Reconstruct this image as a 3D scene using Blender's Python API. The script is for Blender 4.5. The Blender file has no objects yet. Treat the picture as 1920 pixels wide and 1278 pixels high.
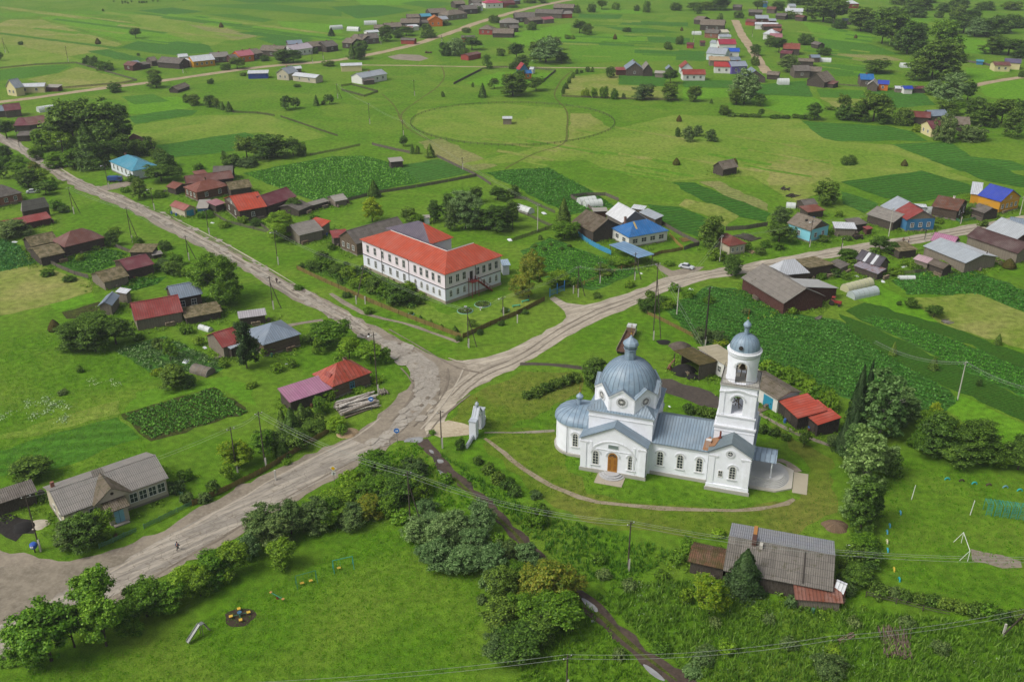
import bpy, bmesh, math, random
import numpy as np
from mathutils import Vector, Matrix
R=math.radians
random.seed(7); rng=np.random.default_rng(7)
S=bpy.context.scene; COL=S.collection

# ---------------- camera, sky, sun, exposure ----------------
FPX,PITCH,HC=1800.0,25.5,100.0        # focal length in photo pixels, pitch below the horizon, camera height in metres
cam=bpy.data.cameras.new('camera'); cam.sensor_width=36; cam.lens=36*FPX/1920; cam.clip_end=9000; cam.clip_start=1
co=bpy.data.objects.new('camera',cam); COL.objects.link(co); co.location=(0,0,HC); co.rotation_euler=(R(90-PITCH),0,0); S.camera=co
SUN_EL,SUN_AZ=50.0,205.0              # elevation; azimuth of the sun counter-clockwise from +X
w=bpy.data.worlds.new('World'); S.world=w; w.use_nodes=True
nt=w.node_tree; nt.nodes.clear()
sky=nt.nodes.new('ShaderNodeTexSky'); sky.sky_type='NISHITA'; sky.sun_disc=False
sky.sun_elevation=R(SUN_EL); sky.sun_rotation=R(90-SUN_AZ); sky.dust_density=5; sky.air_density=1.0
hsv=nt.nodes.new('ShaderNodeHueSaturation'); hsv.inputs['Saturation'].default_value=0.4
bg=nt.nodes.new('ShaderNodeBackground'); bg.inputs[1].default_value=0.108
out=nt.nodes.new('ShaderNodeOutputWorld')
nt.links.new(sky.outputs[0],hsv.inputs['Color']); nt.links.new(hsv.outputs[0],bg.inputs[0]); nt.links.new(bg.outputs[0],out.inputs[0])
sl=bpy.data.lights.new('sun','SUN'); sl.energy=1.75; sl.angle=R(27); sl.color=(1,0.96,0.9)
so=bpy.data.objects.new('sun',sl); COL.objects.link(so)
sd=Vector((math.cos(R(SUN_AZ))*math.cos(R(SUN_EL)),math.sin(R(SUN_AZ))*math.cos(R(SUN_EL)),math.sin(R(SUN_EL))))
so.rotation_euler=sd.to_track_quat('Z','Y').to_euler(); so.location=(0,0,300)
S.view_settings.view_transform='Standard'; S.view_settings.look='None'; S.view_settings.gamma=1
S.view_settings.exposure=0.35

# ---------------- reading the ground off the survey picture ----------------
TAG={0:(0,0,1),1:(0,0,3),2:(640,0,3),3:(1280,0,3),4:(0,300,3.994),5:(480,300,3.994),6:(960,300,3.994),7:(1440,300,3.994),
 8:(0,600,3.994),9:(480,600,3.994),10:(1000,560,3.195),11:(1440,600,3.994),12:(0,900,3),13:(640,900,3),14:(1280,900,3),
 15:(1250,640,5.818),16:(1060,360,7.988),17:(1380,420,7.988),18:(670,400,6.62)}
CT,ST=math.cos(R(PITCH)),math.sin(R(PITCH))
def px(tag,p): a,b,s=TAG[tag]; return (a+p[0]/s,b+p[1]/s)
def at(p,z=0.0,tag=0):
    x,y=px(tag,p); a=(x-960)/FPX; b=(639-y)/FPX
    d=Vector((a,CT+b*ST,-ST+b*CT)); t=(z-HC)/d.z
    return Vector((d.x*t,d.y*t,z))
def proj(v):
    Z=v[2]-HC; d=v[1]*CT-Z*ST; u=v[1]*ST+Z*CT
    return (960+FPX*v[0]/d,639-FPX*u/d)
def ppm(v): Z=v[2]-HC; return FPX/(v[1]*CT-Z*ST)     # survey pixels per metre at v

# ---------------- objects ----------------
THINGS=[]
def tag(o,label,cat,group=None,kind=None):
    o['label']=label
    if cat: o['category']=cat
    if group: o['group']=group
    if kind: o['kind']=kind
    THINGS.append(o); return o
def empty(name,loc,rz=0,label=None,cat=None,group=None):
    o=bpy.data.objects.new(name,None); COL.objects.link(o); o.location=loc; o.rotation_euler=(0,0,rz); o.empty_display_size=.3
    if label: tag(o,label,cat,group)
    return o
class MB:
    """collects faces, writes UVs in metres (u level along the face, v up it) and links ONE mesh object"""
    def __init__(s): s.v=[]; s.f=[]; s.m=[]
    def face(s,pts,m=0):
        b=len(s.v); s.v+= [tuple(p) for p in pts]; s.f.append(tuple(range(b,b+len(pts)))); s.m.append(m)
    def box(s,x0,x1,y0,y1,z0,z1,m=0):
        P=[(x0,y0,z0),(x1,y0,z0),(x1,y1,z0),(x0,y1,z0),(x0,y0,z1),(x1,y0,z1),(x1,y1,z1),(x0,y1,z1)]
        for q in ((0,3,2,1),(4,5,6,7),(0,1,5,4),(1,2,6,5),(2,3,7,6),(3,0,4,7)): s.face([P[i] for i in q],m)
    def prism(s,pts,d,m=0):
        """polygon pts extruded by vector d"""
        d=Vector(d); a=[Vector(p) for p in pts]; b=[p+d for p in a]; n=len(a)
        s.face(a,m); s.face(b[::-1],m)
        for i in range(n): j=(i+1)%n; s.face([a[i],b[i],b[j],a[j]],m)
    def tube(s,p0,p1,r0,r1=None,n=6,m=0,caps=True):
        p0=Vector(p0);p1=Vector(p1); r1=r0 if r1 is None else r1
        d=(p1-p0).normalized(); a=d.orthogonal().normalized(); b=d.cross(a)
        A=[p0+(a*math.cos(6.2832*i/n)+b*math.sin(6.2832*i/n))*r0 for i in range(n)]
        B=[p1+(a*math.cos(6.2832*i/n)+b*math.sin(6.2832*i/n))*r1 for i in range(n)]
        for i in range(n): j=(i+1)%n; s.face([A[i],A[j],B[j],B[i]],m)
        if caps: s.face(A[::-1],m); s.face(B,m)
    def lathe(s,prof,n=24,c=(0,0,0),m=0,a0=0,a1=360):
        c=Vector(c); full=(a1-a0)>=360
        for k in range(n):
            t0=R(a0+(a1-a0)*k/n); t1=R(a0+(a1-a0)*(k+1)/n)
            for (r0,z0),(r1,z1) in zip(prof,prof[1:]):
                q=[c+Vector((r0*math.cos(t0),r0*math.sin(t0),z0)),c+Vector((r0*math.cos(t1),r0*math.sin(t1),z0)),
                   c+Vector((r1*math.cos(t1),r1*math.sin(t1),z1)),c+Vector((r1*math.cos(t0),r1*math.sin(t0),z1))]
                if r0<1e-4: q=[q[0],q[2],q[3]]
                elif r1<1e-4: q=[q[0],q[1],q[2]]
                s.face(q,m)
    def mesh(s,name,mats,smooth=False,merge=False):
        me=bpy.data.meshes.new(name); me.from_pydata(s.v,[],s.f)
        for m in (mats if isinstance(mats,(list,tuple)) else [mats]): me.materials.append(m)
        me.polygons.foreach_set('material_index',s.m)
        uv=me.uv_layers.new(name='UVMap'); n=len(me.loops)
        vi=np.empty(n,int); me.loops.foreach_get('vertex_index',vi)
        vc=np.array(s.v,float).reshape(-1,3)[vi]
        fn=np.empty(len(me.polygons)*3); me.polygons.foreach_get('normal',fn); fn=fn.reshape(-1,3)
        lt=np.empty(len(me.polygons),int); me.polygons.foreach_get('loop_total',lt)
        N=np.repeat(fn,lt,axis=0)
        U=np.stack([-N[:,1],N[:,0],np.zeros(n)],1); L=np.linalg.norm(U,axis=1); flat=L<0.02
        U[flat]=(1,0,0); U/=np.linalg.norm(U,axis=1)[:,None]; V=np.cross(N,U); V[flat]=(0,1,0)
        u=np.stack([(vc*U).sum(1),(vc*V).sum(1)],1)
        uv.data.foreach_set('uv',u.ravel().astype(np.float32))
        if merge or smooth:
            bm=bmesh.new(); bm.from_mesh(me); bmesh.ops.remove_doubles(bm,verts=bm.verts,dist=.001); bmesh.ops.recalc_face_normals(bm,faces=bm.faces); bm.to_mesh(me); bm.free()
        if smooth:
            me.shade_smooth() if hasattr(me,'shade_smooth') else None
            try: me.set_sharp_from_angle(angle=R(smooth if smooth is not True else 40))
            except Exception: pass
        return me
    def build(s,name,mats,parent=None,smooth=False,loc=None,rz=0,merge=False):
        o=bpy.data.objects.new(name,s.mesh(name,mats,smooth,merge)); COL.objects.link(o)
        if parent: o.parent=parent
        if loc is not None: o.location=loc
        if rz: o.rotation_euler=(0,0,rz)
        return o
def link(name,me,parent=None,loc=(0,0,0),rz=0,sc=None):
    o=bpy.data.objects.new(name,me); COL.objects.link(o); o.parent=parent; o.location=loc; o.rotation_euler=(0,0,rz)
    if sc: o.scale=sc
    return o
def quadmesh(name,V,mat,nper=4):
    """V: (n,nper,3) array of separate faces"""
    n=len(V); me=bpy.data.meshes.new(name); me.vertices.add(n*nper); me.loops.add(n*nper); me.polygons.add(n)
    me.vertices.foreach_set('co',np.ascontiguousarray(V,dtype=np.float32).ravel())
    me.loops.foreach_set('vertex_index',np.arange(n*nper,dtype=np.int32))
    me.polygons.foreach_set('loop_start',np.arange(0,n*nper,nper,dtype=np.int32))
    me.update(calc_edges=True); me.validate()
    for m in (mat if isinstance(mat,list) else [mat]): me.materials.append(m)
    return me

# ---------------- materials ----------------
def srgb(h):
    if isinstance(h,(tuple,list)): return (*h,1) if len(h)==3 else h
    h=h.lstrip('#'); c=[int(h[i:i+2],16)/255 for i in (0,2,4)]
    return tuple((x/12.92 if x<=.04045 else ((x+.055)/1.055)**2.4) for x in c)+(1,)
class NT:
    def __init__(s,name):
        s.mat=bpy.data.materials.new(name); s.mat.use_nodes=True; s.t=s.mat.node_tree; s.t.nodes.clear()
        s.out=s.n('ShaderNodeOutputMaterial')
    def n(s,ty,**k):
        o=s.t.nodes.new(ty)
        for a,b in k.items(): setattr(o,a,b)
        return o
    def l(s,a,b): s.t.links.new(a,b)
    def coord(s,uv=False):
        c=s.n('ShaderNodeTexCoord'); return c.outputs['UV' if uv else 'Object']
    def noise(s,co,scale,det=3,rough=.55,sc=None,dist=0):
        if sc: mp=s.n('ShaderNodeMapping'); mp.inputs['Scale'].default_value=sc; s.l(co,mp.inputs[0]); co=mp.outputs[0]
        n=s.n('ShaderNodeTexNoise'); n.inputs['Scale'].default_value=scale; n.inputs['Detail'].default_value=det; n.inputs['Roughness'].default_value=rough; n.inputs['Distortion'].default_value=dist
        s.l(co,n.inputs['Vector']); return n.outputs['Fac']
    def ramp(s,fac,stops,const=False):
        r=s.n('ShaderNodeValToRGB'); e=r.color_ramp.elements
        if const: r.color_ramp.interpolation='CONSTANT'
        e[0].position=stops[0][0]; e[0].color=srgb(stops[0][1]); e[1].position=stops[-1][0]; e[1].color=srgb(stops[-1][1])
        for p,c in stops[1:-1]: q=e.new(p); q.color=srgb(c)
        s.l(fac,r.inputs[0]); return r.outputs[0]
    def mix(s,f,a,b,mode='MIX'):
        m=s.n('ShaderNodeMix',data_type='RGBA',blend_type=mode)
        for i,v in ((0,f),(6,a),(7,b)):
            if hasattr(v,'links'): s.l(v,m.inputs[i])
            elif i==0: m.inputs[0].default_value=v
            else: m.inputs[i].default_value=srgb(v)
        return m.outputs[2]
    def math(s,op,a,b=0.0,c=None,clamp=False):
        m=s.n('ShaderNodeMath',operation=op,use_clamp=clamp)
        for i,v in enumerate((a,b,c)):
            if v is None: continue
            if hasattr(v,'links'): s.l(v,m.inputs[i])
            else: m.inputs[i].default_value=v
        return m.outputs[0]
    def bump(s,h,st=.5,dist=.1):
        b=s.n('ShaderNodeBump'); b.inputs['Strength'].default_value=st; b.inputs['Distance'].default_value=dist; s.l(h,b.inputs['Height']); return b.outputs[0]
    def pbr(s,col,rough=.8,metal=0,nrm=None,spec=.3):
        p=s.n('ShaderNodeBsdfPrincipled')
        if hasattr(col,'links'): s.l(col,p.inputs['Base Color'])
        else: p.inputs['Base Color'].default_value=srgb(col)
        if hasattr(rough,'links'): s.l(rough,p.inputs['Roughness'])
        else: p.inputs['Roughness'].default_value=rough
        p.inputs['Metallic'].default_value=metal; p.inputs['Specular IOR Level'].default_value=spec
        if nrm is not None: s.l(nrm,p.inputs['Normal'])
        s.l(p.outputs[0],s.out.inputs[0]); return s.mat
MC={}
def cached(f):
    def g(*a,**k):
        key=(f.__name__,a,tuple(sorted(k.items())))
        if key not in MC: MC[key]=f(*a,**k)
        return MC[key]
    return g
@cached
def plain(c,rough=.7,metal=0):
    t=NT('plain'); co=t.coord(); n=t.noise(co,2.2,3)
    return t.pbr(t.mix(t.math('MULTIPLY',n,.35),c,t.mix(.6,c,'#6b6357')),rough,metal)
@cached
def metal(c,dirt=.35,step=.55,rust=0.0):
    """painted sheet-metal roofing: standing seams across the eave, each sheet a little different, dirt in streaks down the slope"""
    t=NT('sheet_metal'); uv=t.coord(True)
    sx=t.n('ShaderNodeSeparateXYZ'); t.l(uv,sx.inputs[0])
    u=t.math('DIVIDE',sx.outputs[0],step); fr=t.math('FRACT',u); cell=t.math('FLOOR',u); row=t.math('FLOOR',t.math('DIVIDE',sx.outputs[1],2.1))
    cb=t.n('ShaderNodeCombineXYZ'); t.l(cell,cb.inputs[0]); t.l(row,cb.inputs[1])
    wn=t.n('ShaderNodeTexWhiteNoise'); t.l(cb.outputs[0],wn.inputs[0])
    col=t.mix(t.math('MULTIPLY',wn.outputs[0],.34),c,t.mix(.55,c,'#2e2c2a'))
    st=t.noise(uv,1.0,4,.6,sc=(1.6,.22,1)); ob=t.noise(t.coord(),.35,3)
    col=t.mix(t.math('MULTIPLY',t.ramp(st,[(.42,(0,0,0)),(.72,(1,1,1))]),dirt),col,t.mix(.5,c,'#3a352e'))
    col=t.mix(t.math('MULTIPLY',t.ramp(ob,[(.4,(0,0,0)),(.7,(1,1,1))]),dirt*.5),col,t.mix(.5,c,'#d8d4cc'))
    if rust>0: col=t.mix(t.math('MULTIPLY',t.ramp(t.noise(t.coord(),.8,5,.7),[(.62-rust*.3,(0,0,0)),(.7-rust*.2,(1,1,1))]),.85),col,'#6e3a1f')
    col=t.mix(t.math('MULTIPLY',t.math('MULTIPLY_ADD',t.math('SINE',t.math('MULTIPLY',u,6.283)),.5,.5),.22),col,t.mix(.6,c,'#1c1a18'))  # sheet shading painted into the colour, light to dark across each seam step
    seam=t.ramp(fr,[(0,(1,1,1)),(.09,(1,1,1)),(.15,(0,0,0)),(.91,(0,0,0)),(.97,(1,1,1))])
    col=t.mix(t.math('MULTIPLY',seam,.55),col,t.mix(.75,c,'#1c1a18'))
    return t.pbr(col,.5,0.0,t.bump(seam,.8,.05),.35)
@cached
def slate(c,moss=.3,patch=.3):
    """old corrugated asbestos-cement sheets with moss and bleached patches"""
    t=NT('corrugated_sheet'); uv=t.coord(True); co=t.coord()
    sx=t.n('ShaderNodeSeparateXYZ'); t.l(uv,sx.inputs[0])
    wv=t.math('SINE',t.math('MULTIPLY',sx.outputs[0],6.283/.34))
    cb=t.n('ShaderNodeCombineXYZ'); t.l(t.math('FLOOR',t.math('DIVIDE',sx.outputs[0],1.1)),cb.inputs[0]); t.l(t.math('FLOOR',t.math('DIVIDE',sx.outputs[1],1.5)),cb.inputs[1])
    wn=t.n('ShaderNodeTexWhiteNoise'); t.l(cb.outputs[0],wn.inputs[0])
    lap=t.ramp(t.math('FRACT',t.math('DIVIDE',sx.outputs[1],1.5)),[(0,(1,1,1)),(.05,(1,1,1)),(.09,(0,0,0)),(1,(0,0,0))])
    col=t.mix(t.math('MULTIPLY',wn.outputs[0],.5*patch+.2),c,t.mix(.5,c,'#b5aea4'))
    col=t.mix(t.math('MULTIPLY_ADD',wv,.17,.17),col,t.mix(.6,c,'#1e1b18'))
    col=t.mix(t.math('MULTIPLY',lap,.4),col,'#24211d')
    col=t.mix(t.math('MULTIPLY',t.ramp(t.noise(co,.9,5,.7),[(.66-moss*.35,(0,0,0)),(.78-moss*.3,(1,1,1))]),.75),col,'#474527')
    col=t.mix(t.math('MULTIPLY',t.ramp(t.noise(uv,1.3,4,.7,sc=(1,.4,1)),[(.6,(0,0,0)),(.72,(1,1,1))]),patch),col,'#9a948a')
    col=t.mix(t.math('MULTIPLY',t.ramp(t.noise(uv,5,3,.7),[(.4,(0,0,0)),(.7,(1,1,1))]),.3),col,'#2b2824')
    return t.pbr(col,.9,0,t.bump(wv,.6,.06),.15)
@cached
def wood(c,horiz=False,step=.2,worn=.4):
    t=NT('boards'); uv=t.coord(True); sx=t.n('ShaderNodeSeparateXYZ'); t.l(uv,sx.inputs[0])
    a=t.math('DIVIDE',sx.outputs[1 if horiz else 0],step); fr=t.math('FRACT',a)
    wn=t.n('ShaderNodeTexWhiteNoise',noise_dimensions='1D'); t.l(t.math('FLOOR',a),wn.inputs['W'])
    col=t.mix(t.math('MULTIPLY',wn.outputs[0],worn),t.mix(.5,c,'#120e0a'),c)
    gr=t.noise(uv,3,4,.6,sc=(.4,3,1) if horiz else (3,.4,1))
    col=t.mix(t.math('MULTIPLY',t.ramp(gr,[(.35,(0,0,0)),(.7,(1,1,1))]),.45),col,t.mix(.5,c,'#9c948a'))
    gap=t.ramp(fr,[(0,(1,1,1)),(.1,(1,1,1)),(.22,(0,0,0)),(1,(0,0,0))])
    col=t.mix(t.math('MULTIPLY',gap,.7),col,'#0f0c09')
    return t.pbr(col,.9,0,t.bump(gap,-.7,.05),.1)
@cached
def plaster(c,dirt=.3,brick=False,crack=False):
    t=NT('plaster'); co=t.coord()
    n=t.noise(co,.6,5,.65); n2=t.noise(co,5,4,.6)
    col=t.mix(t.math('MULTIPLY',t.ramp(n,[(.4,(0,0,0)),(.7,(1,1,1))]),dirt),c,t.mix(.5,c,'#8f8a80'))
    col=t.mix(t.math('MULTIPLY',t.ramp(n2,[(.45,(0,0,0)),(.75,(1,1,1))]),dirt*.55),col,t.mix(.5,c,'#6f6a62'))
    g=t.n('ShaderNodeSeparateXYZ'); t.l(co,g.inputs[0])
    low=t.math('MULTIPLY',t.ramp(t.math('ADD',t.math('MULTIPLY',g.outputs[2],.35),t.math('MULTIPLY',n,1.2)),[(.55,(1,1,1)),(.85,(0,0,0))]),dirt*.9)
    col=t.mix(low,col,t.mix(.4,c,'#6d685c'))
    h=n2
    if brick:
        b=t.n('ShaderNodeTexBrick'); t.l(t.coord(True),b.inputs['Vector']); b.inputs['Scale'].default_value=1; b.inputs['Brick Width'].default_value=.5; b.inputs['Row Height'].default_value=.16; b.inputs['Mortar Size'].default_value=.012
        col=t.mix(t.math('MULTIPLY',b.outputs['Fac'],.22),col,t.mix(.5,c,'#5d5850'))
        flake=t.ramp(t.noise(co,1.6,6,.75),[(.69,(0,0,0)),(.73,(1,1,1))]); col=t.mix(t.math('MULTIPLY',flake,dirt*1.6,None,True),col,'#8c6a5a')
    return t.pbr(col,.85,0,t.bump(h,.25,.03),.2)
@cached
def brickm(c='#8a4a36'):
    t=NT('brickwork'); b=t.n('ShaderNodeTexBrick'); t.l(t.coord(True),b.inputs['Vector']); b.inputs['Scale'].default_value=1
    b.inputs['Brick Width'].default_value=.5; b.inputs['Row Height'].default_value=.2; b.inputs['Mortar Size'].default_value=.02
    b.inputs['Color1'].default_value=srgb(c); b.inputs['Color2'].default_value=t_mix(c,'#3c2018',.4); b.inputs['Mortar'].default_value=srgb('#8f8577')
    return t.pbr(b.outputs[0],.9)
def t_mix(a,b,f):
    a=srgb(a);b=srgb(b); return tuple(a[i]*(1-f)+b[i]*f for i in range(3))+(1,)
@cached
def glass(c='#1a2026'):
    t=NT('window_glass'); n=t.noise(t.coord(),.7,2)
    return t.pbr(t.mix(t.math('MULTIPLY',n,.6),c,'#4a535a'),.08,0,None,.6)
@cached
def leafm(a,b,c,sc=.25):
    """foliage: every leaf tuft its own tone, slow drift of tone from branch to branch"""
    t=NT('foliage'); g=t.n('ShaderNodeNewGeometry'); oi=t.n('ShaderNodeObjectInfo')
    f=t.math('ADD',t.math('MULTIPLY',g.outputs['Random Per Island'],.55),t.math('MULTIPLY',t.noise(g.outputs['Position'],sc,2),.45))
    col=t.ramp(f,[(.2,a),(.5,b),(.8,c)])
    h=t.n('ShaderNodeHueSaturation'); h.inputs['Saturation'].default_value=1.05; t.l(col,h.inputs['Color']); t.l(t.math('MULTIPLY_ADD',oi.outputs['Random'],.5,.84),h.inputs['Value']); t.l(t.math('MULTIPLY_ADD',oi.outputs['Random'],-.03,.5),h.inputs['Hue'])
    d=t.n('ShaderNodeBsdfDiffuse'); t.l(h.outputs[0],d.inputs[0]); tr=t.n('ShaderNodeBsdfTranslucent'); t.l(h.outputs[0],tr.inputs[0])
    gl=t.n('ShaderNodeBsdfGlossy'); gl.inputs['Roughness'].default_value=.55; gl.inputs[0].default_value=(.5,.65,.35,1)
    m=t.n('ShaderNodeMixShader'); m.inputs[0].default_value=.3; t.l(d.outputs[0],m.inputs[1]); t.l(tr.outputs[0],m.inputs[2])
    m2=t.n('ShaderNodeMixShader'); m2.inputs[0].default_value=.05; t.l(m.outputs[0],m2.inputs[1]); t.l(gl.outputs[0],m2.inputs[2])
    t.l(m2.outputs[0],t.out.inputs[0]); return t.mat
@cached
def grassm(a,b,c,d='#7f8a3a',fine=1.0,dry=.35,rows=0.0,ang=0.0,rowstep=1.2,bumpd=.25):
    """turf or crop: clumps at three sizes, drier patches, optional drill rows"""
    t=NT('turf'); g=t.n('ShaderNodeNewGeometry'); co=g.outputs['Position']
    n1=t.noise(co,1.5*fine,6,.82); n2=t.noise(co,.3,5,.65,dist=.6); n3=t.noise(co,.035,4,.6,dist=.8)
    col=t.mix(t.ramp(n1,[(.4,(0,0,0)),(.6,(1,1,1))]),t.mix(.35,a,'#8aa83a'),t.mix(.2,b,'#0c1a06'))
    col=t.mix(t.ramp(n2,[(.38,(0,0,0)),(.66,(1,1,1))]),col,t.mix(.6,col,c))
    col=t.mix(t.math('MULTIPLY',t.ramp(n3,[(.42,(0,0,0)),(.66,(1,1,1))]),dry),col,d)
    col=t.mix(t.math('MULTIPLY',t.ramp(t.noise(co,.11,5,.7),[(.5,(0,0,0)),(.7,(1,1,1))]),dry*.6),col,t.mix(.5,a,d))
    h=n1
    if rows>0:
        mp=t.n('ShaderNodeMapping'); mp.inputs['Rotation'].default_value=(0,0,-R(ang)); t.l(co,mp.inputs[0])
        sx=t.n('ShaderNodeSeparateXYZ'); t.l(mp.outputs[0],sx.inputs[0])
        wv=t.math('SINE',t.math('MULTIPLY',t.math('ADD',sx.outputs[1],t.math('MULTIPLY',n2,.8)),6.283/rowstep))
        wb=t.noise(mp.outputs[0],.5,3,.6,sc=(.05,1,1))
        col=t.mix(t.math('MULTIPLY',t.math('MULTIPLY_ADD',wv,.5,.5),rows),col,t.mix(.75,a,'#10180a'))
        col=t.mix(t.math('MULTIPLY',t.ramp(wb,[(.4,(0,0,0)),(.65,(1,1,1))]),rows*.7),col,c)
        h=t.math('ADD',n1,t.math('MULTIPLY',wv,-.3))
    n5=t.noise(co,.75*fine,5,.75); n6=t.noise(co,4.5,3,.7)
    hs=t.n('ShaderNodeHueSaturation'); t.l(col,hs.inputs['Color']); hs.inputs['Hue'].default_value=.499; hs.inputs['Saturation'].default_value=1.03
    t.l(t.math('ADD',t.math('MULTIPLY',t.ramp(n5,[(.4,(0,0,0)),(.6,(1,1,1))]),.36),t.math('MULTIPLY_ADD',t.ramp(n6,[(.38,(0,0,0)),(.62,(1,1,1))]),.34,.39)),hs.inputs['Value']); col=hs.outputs[0]
    return t.pbr(col,.95,0,t.bump(h,1.0,bumpd),.08)
@cached
def roadm(a,b,c,crack=0.0,puddle=0.0,sc=1.0,ang=None):
    t=NT('road_surface'); g=t.n('ShaderNodeNewGeometry'); co=g.outputs['Position']
    n1=t.noise(co,.16*sc,5,.65,dist=.5); n2=t.noise(co,1.4,5,.7); n3=t.noise(co,7,3,.7)
    col=t.mix(t.ramp(n1,[(.36,(0,0,0)),(.62,(1,1,1))]),a,b)
    col=t.mix(t.math('MULTIPLY',t.ramp(n2,[(.42,(0,0,0)),(.68,(1,1,1))]),.6),col,c)
    col=t.mix(t.math('MULTIPLY',n3,.35),col,t.mix(.5,a,'#2a251e'))
    if ang is not None:
        mp=t.n('ShaderNodeMapping',vector_type='TEXTURE'); mp.inputs['Rotation'].default_value=(0,0,R(ang)); mp.inputs['Scale'].default_value=(9,1,1); t.l(co,mp.inputs[0])
        w1=t.noise(mp.outputs[0],.8,4,.6); w2=t.noise(mp.outputs[0],2.2,3,.6)
        col=t.mix(t.math('MULTIPLY',t.ramp(w1,[(.42,(0,0,0)),(.62,(1,1,1))]),.42),col,t.mix(.65,c,'#d8cdb8'))
        col=t.mix(t.math('MULTIPLY',t.ramp(w2,[(.5,(0,0,0)),(.62,(1,1,1))]),.42),col,t.mix(.5,b,'#332c22'))
    h=t.math('ADD',n2,t.math('MULTIPLY',n3,.3))
    if crack>0:
        wp=t.n('ShaderNodeVectorMath',operation='ADD'); nn=t.n('ShaderNodeTexNoise'); nn.inputs['Scale'].default_value=.5; t.l(co,nn.inputs['Vector']); sc2=t.n('ShaderNodeVectorMath',operation='SCALE'); sc2.inputs[3].default_value=3.0; t.l(nn.outputs['Color'],sc2.inputs[0]); t.l(co,wp.inputs[0]); t.l(sc2.outputs[0],wp.inputs[1])
        v=t.n('ShaderNodeTexVoronoi',feature='DISTANCE_TO_EDGE'); v.inputs['Scale'].default_value=.4; t.l(wp.outputs[0],v.inputs['Vector'])
        gate=t.ramp(t.noise(co,.09,4,.6),[(.5-crack*.2,(0,0,0)),(.56-crack*.1,(1,1,1))])
        cr=t.math('MULTIPLY',t.ramp(v.outputs['Distance'],[(0,(1,1,1)),(.008,(1,1,1)),(.03,(0,0,0))]),gate)
        col=t.mix(t.math('MULTIPLY',cr,.5),col,'#564b3a')
        pot=t.ramp(t.noise(co,.55,4,.65),[(.61,(0,0,0)),(.635,(1,1,1))]); pg=t.ramp(t.noise(co,.06,2),[(.45,(0,0,0)),(.6,(1,1,1))])
        col=t.mix(t.math('MULTIPLY',t.math('MULTIPLY',pot,pg),.6*crack),col,'#75664f')
    rough=.9
    if puddle>0:
        pm=t.ramp(t.noise(co,.22,3,.5),[(.66-puddle*.2,(0,0,0)),(.68-puddle*.2,(1,1,1))]); col=t.mix(t.math('MULTIPLY',pm,.6),col,'#3b352c'); rough=t.math('MULTIPLY_ADD',pm,-.75,.9)
    return t.pbr(col,rough,0,t.bump(h,.5,.06),.3)

def haze(d):
    m=MB(); m.box(-1500,1500,-60,1900,-1.0,108); t=NT('haze'); v=t.n('ShaderNodeVolumePrincipled'); v.inputs['Density'].default_value=d; v.inputs['Color'].default_value=(.82,.88,.95,1); v.inputs['Anisotropy'].default_value=.2
    t.l(v.outputs[0],t.out.inputs['Volume']); o=m.build('haze',t.mat); tag(o,'thin pale summer haze over the village and fields',None,None,'stuff')
# ---------------- ground, fields, roads ----------------
def poly_world(tg,pts,z=0): return [at(p,z,tg) for p in pts]
def rough_edge(P,step=2.5,amp=.35,seed=0):
    r=random.Random(seed); out=[]
    for i in range(len(P)):
        a,b=P[i],P[(i+1)%len(P)]; d=b-a; L=d.length
        if L<1e-3: continue
        st=max(step,a.y*.012); n=max(1,int(L/st)); pr=Vector((-d.y,d.x,0))/L
        for k in range(n):
            q=a+d*(k/n)
            if k: q=q+pr*r.gauss(0,amp)
            out.append(q)
    return out
def smooth_poly(P,it=1):
    for _ in range(it):
        Q=[]
        for i in range(len(P)):
            a,b=P[i],P[(i+1)%len(P)]; Q+= [a*.75+b*.25,a*.25+b*.75]
        P=Q
    return P
LV=np.zeros((800,600),int)      # how many sheets already lie on each 2 m cell, so that each new one lies just above
def level(P):
    A=np.array([(p.x,p.y) for p in P]); A[:,0]=(A[:,0]+800)/2; A[:,1]/=2
    x0,y0=np.maximum(np.floor(A.min(0)).astype(int)-1,0); x1,y1=np.minimum(np.ceil(A.max(0)).astype(int)+2,(800,600))
    if x1<=x0 or y1<=y0: return .012
    gx,gy=np.meshgrid(np.arange(x0,x1)+.5,np.arange(y0,y1)+.5,indexing='ij'); ins=np.zeros(gx.shape,bool); j=len(A)-1
    for i in range(len(A)):
        (xi,yi),(xj,yj)=A[i],A[j]; ins^=((yi>gy)!=(yj>gy))&(gx<(xj-xi)*(gy-yi)/(yj-yi+1e-9)+xi); j=i
        n=int(max(abs(xi-xj),abs(yi-yj)))*2+2; t=np.linspace(0,1,n); X=np.clip((xi+(xj-xi)*t).astype(int)-x0,0,x1-x0-1); Y=np.clip((yi+(yj-yi)*t).astype(int)-y0,0,y1-y0-1); ins[X,Y]=True
    d=ins.copy(); d[1:]|=ins[:-1]; d[:-1]|=ins[1:]; d[:,1:]|=ins[:,:-1]; d[:,:-1]|=ins[:,1:]
    sub=LV[x0:x1,y0:y1]; v=(sub[d].max() if d.any() else 0)+1; sub[d]=v; return .008+.008*v
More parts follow.
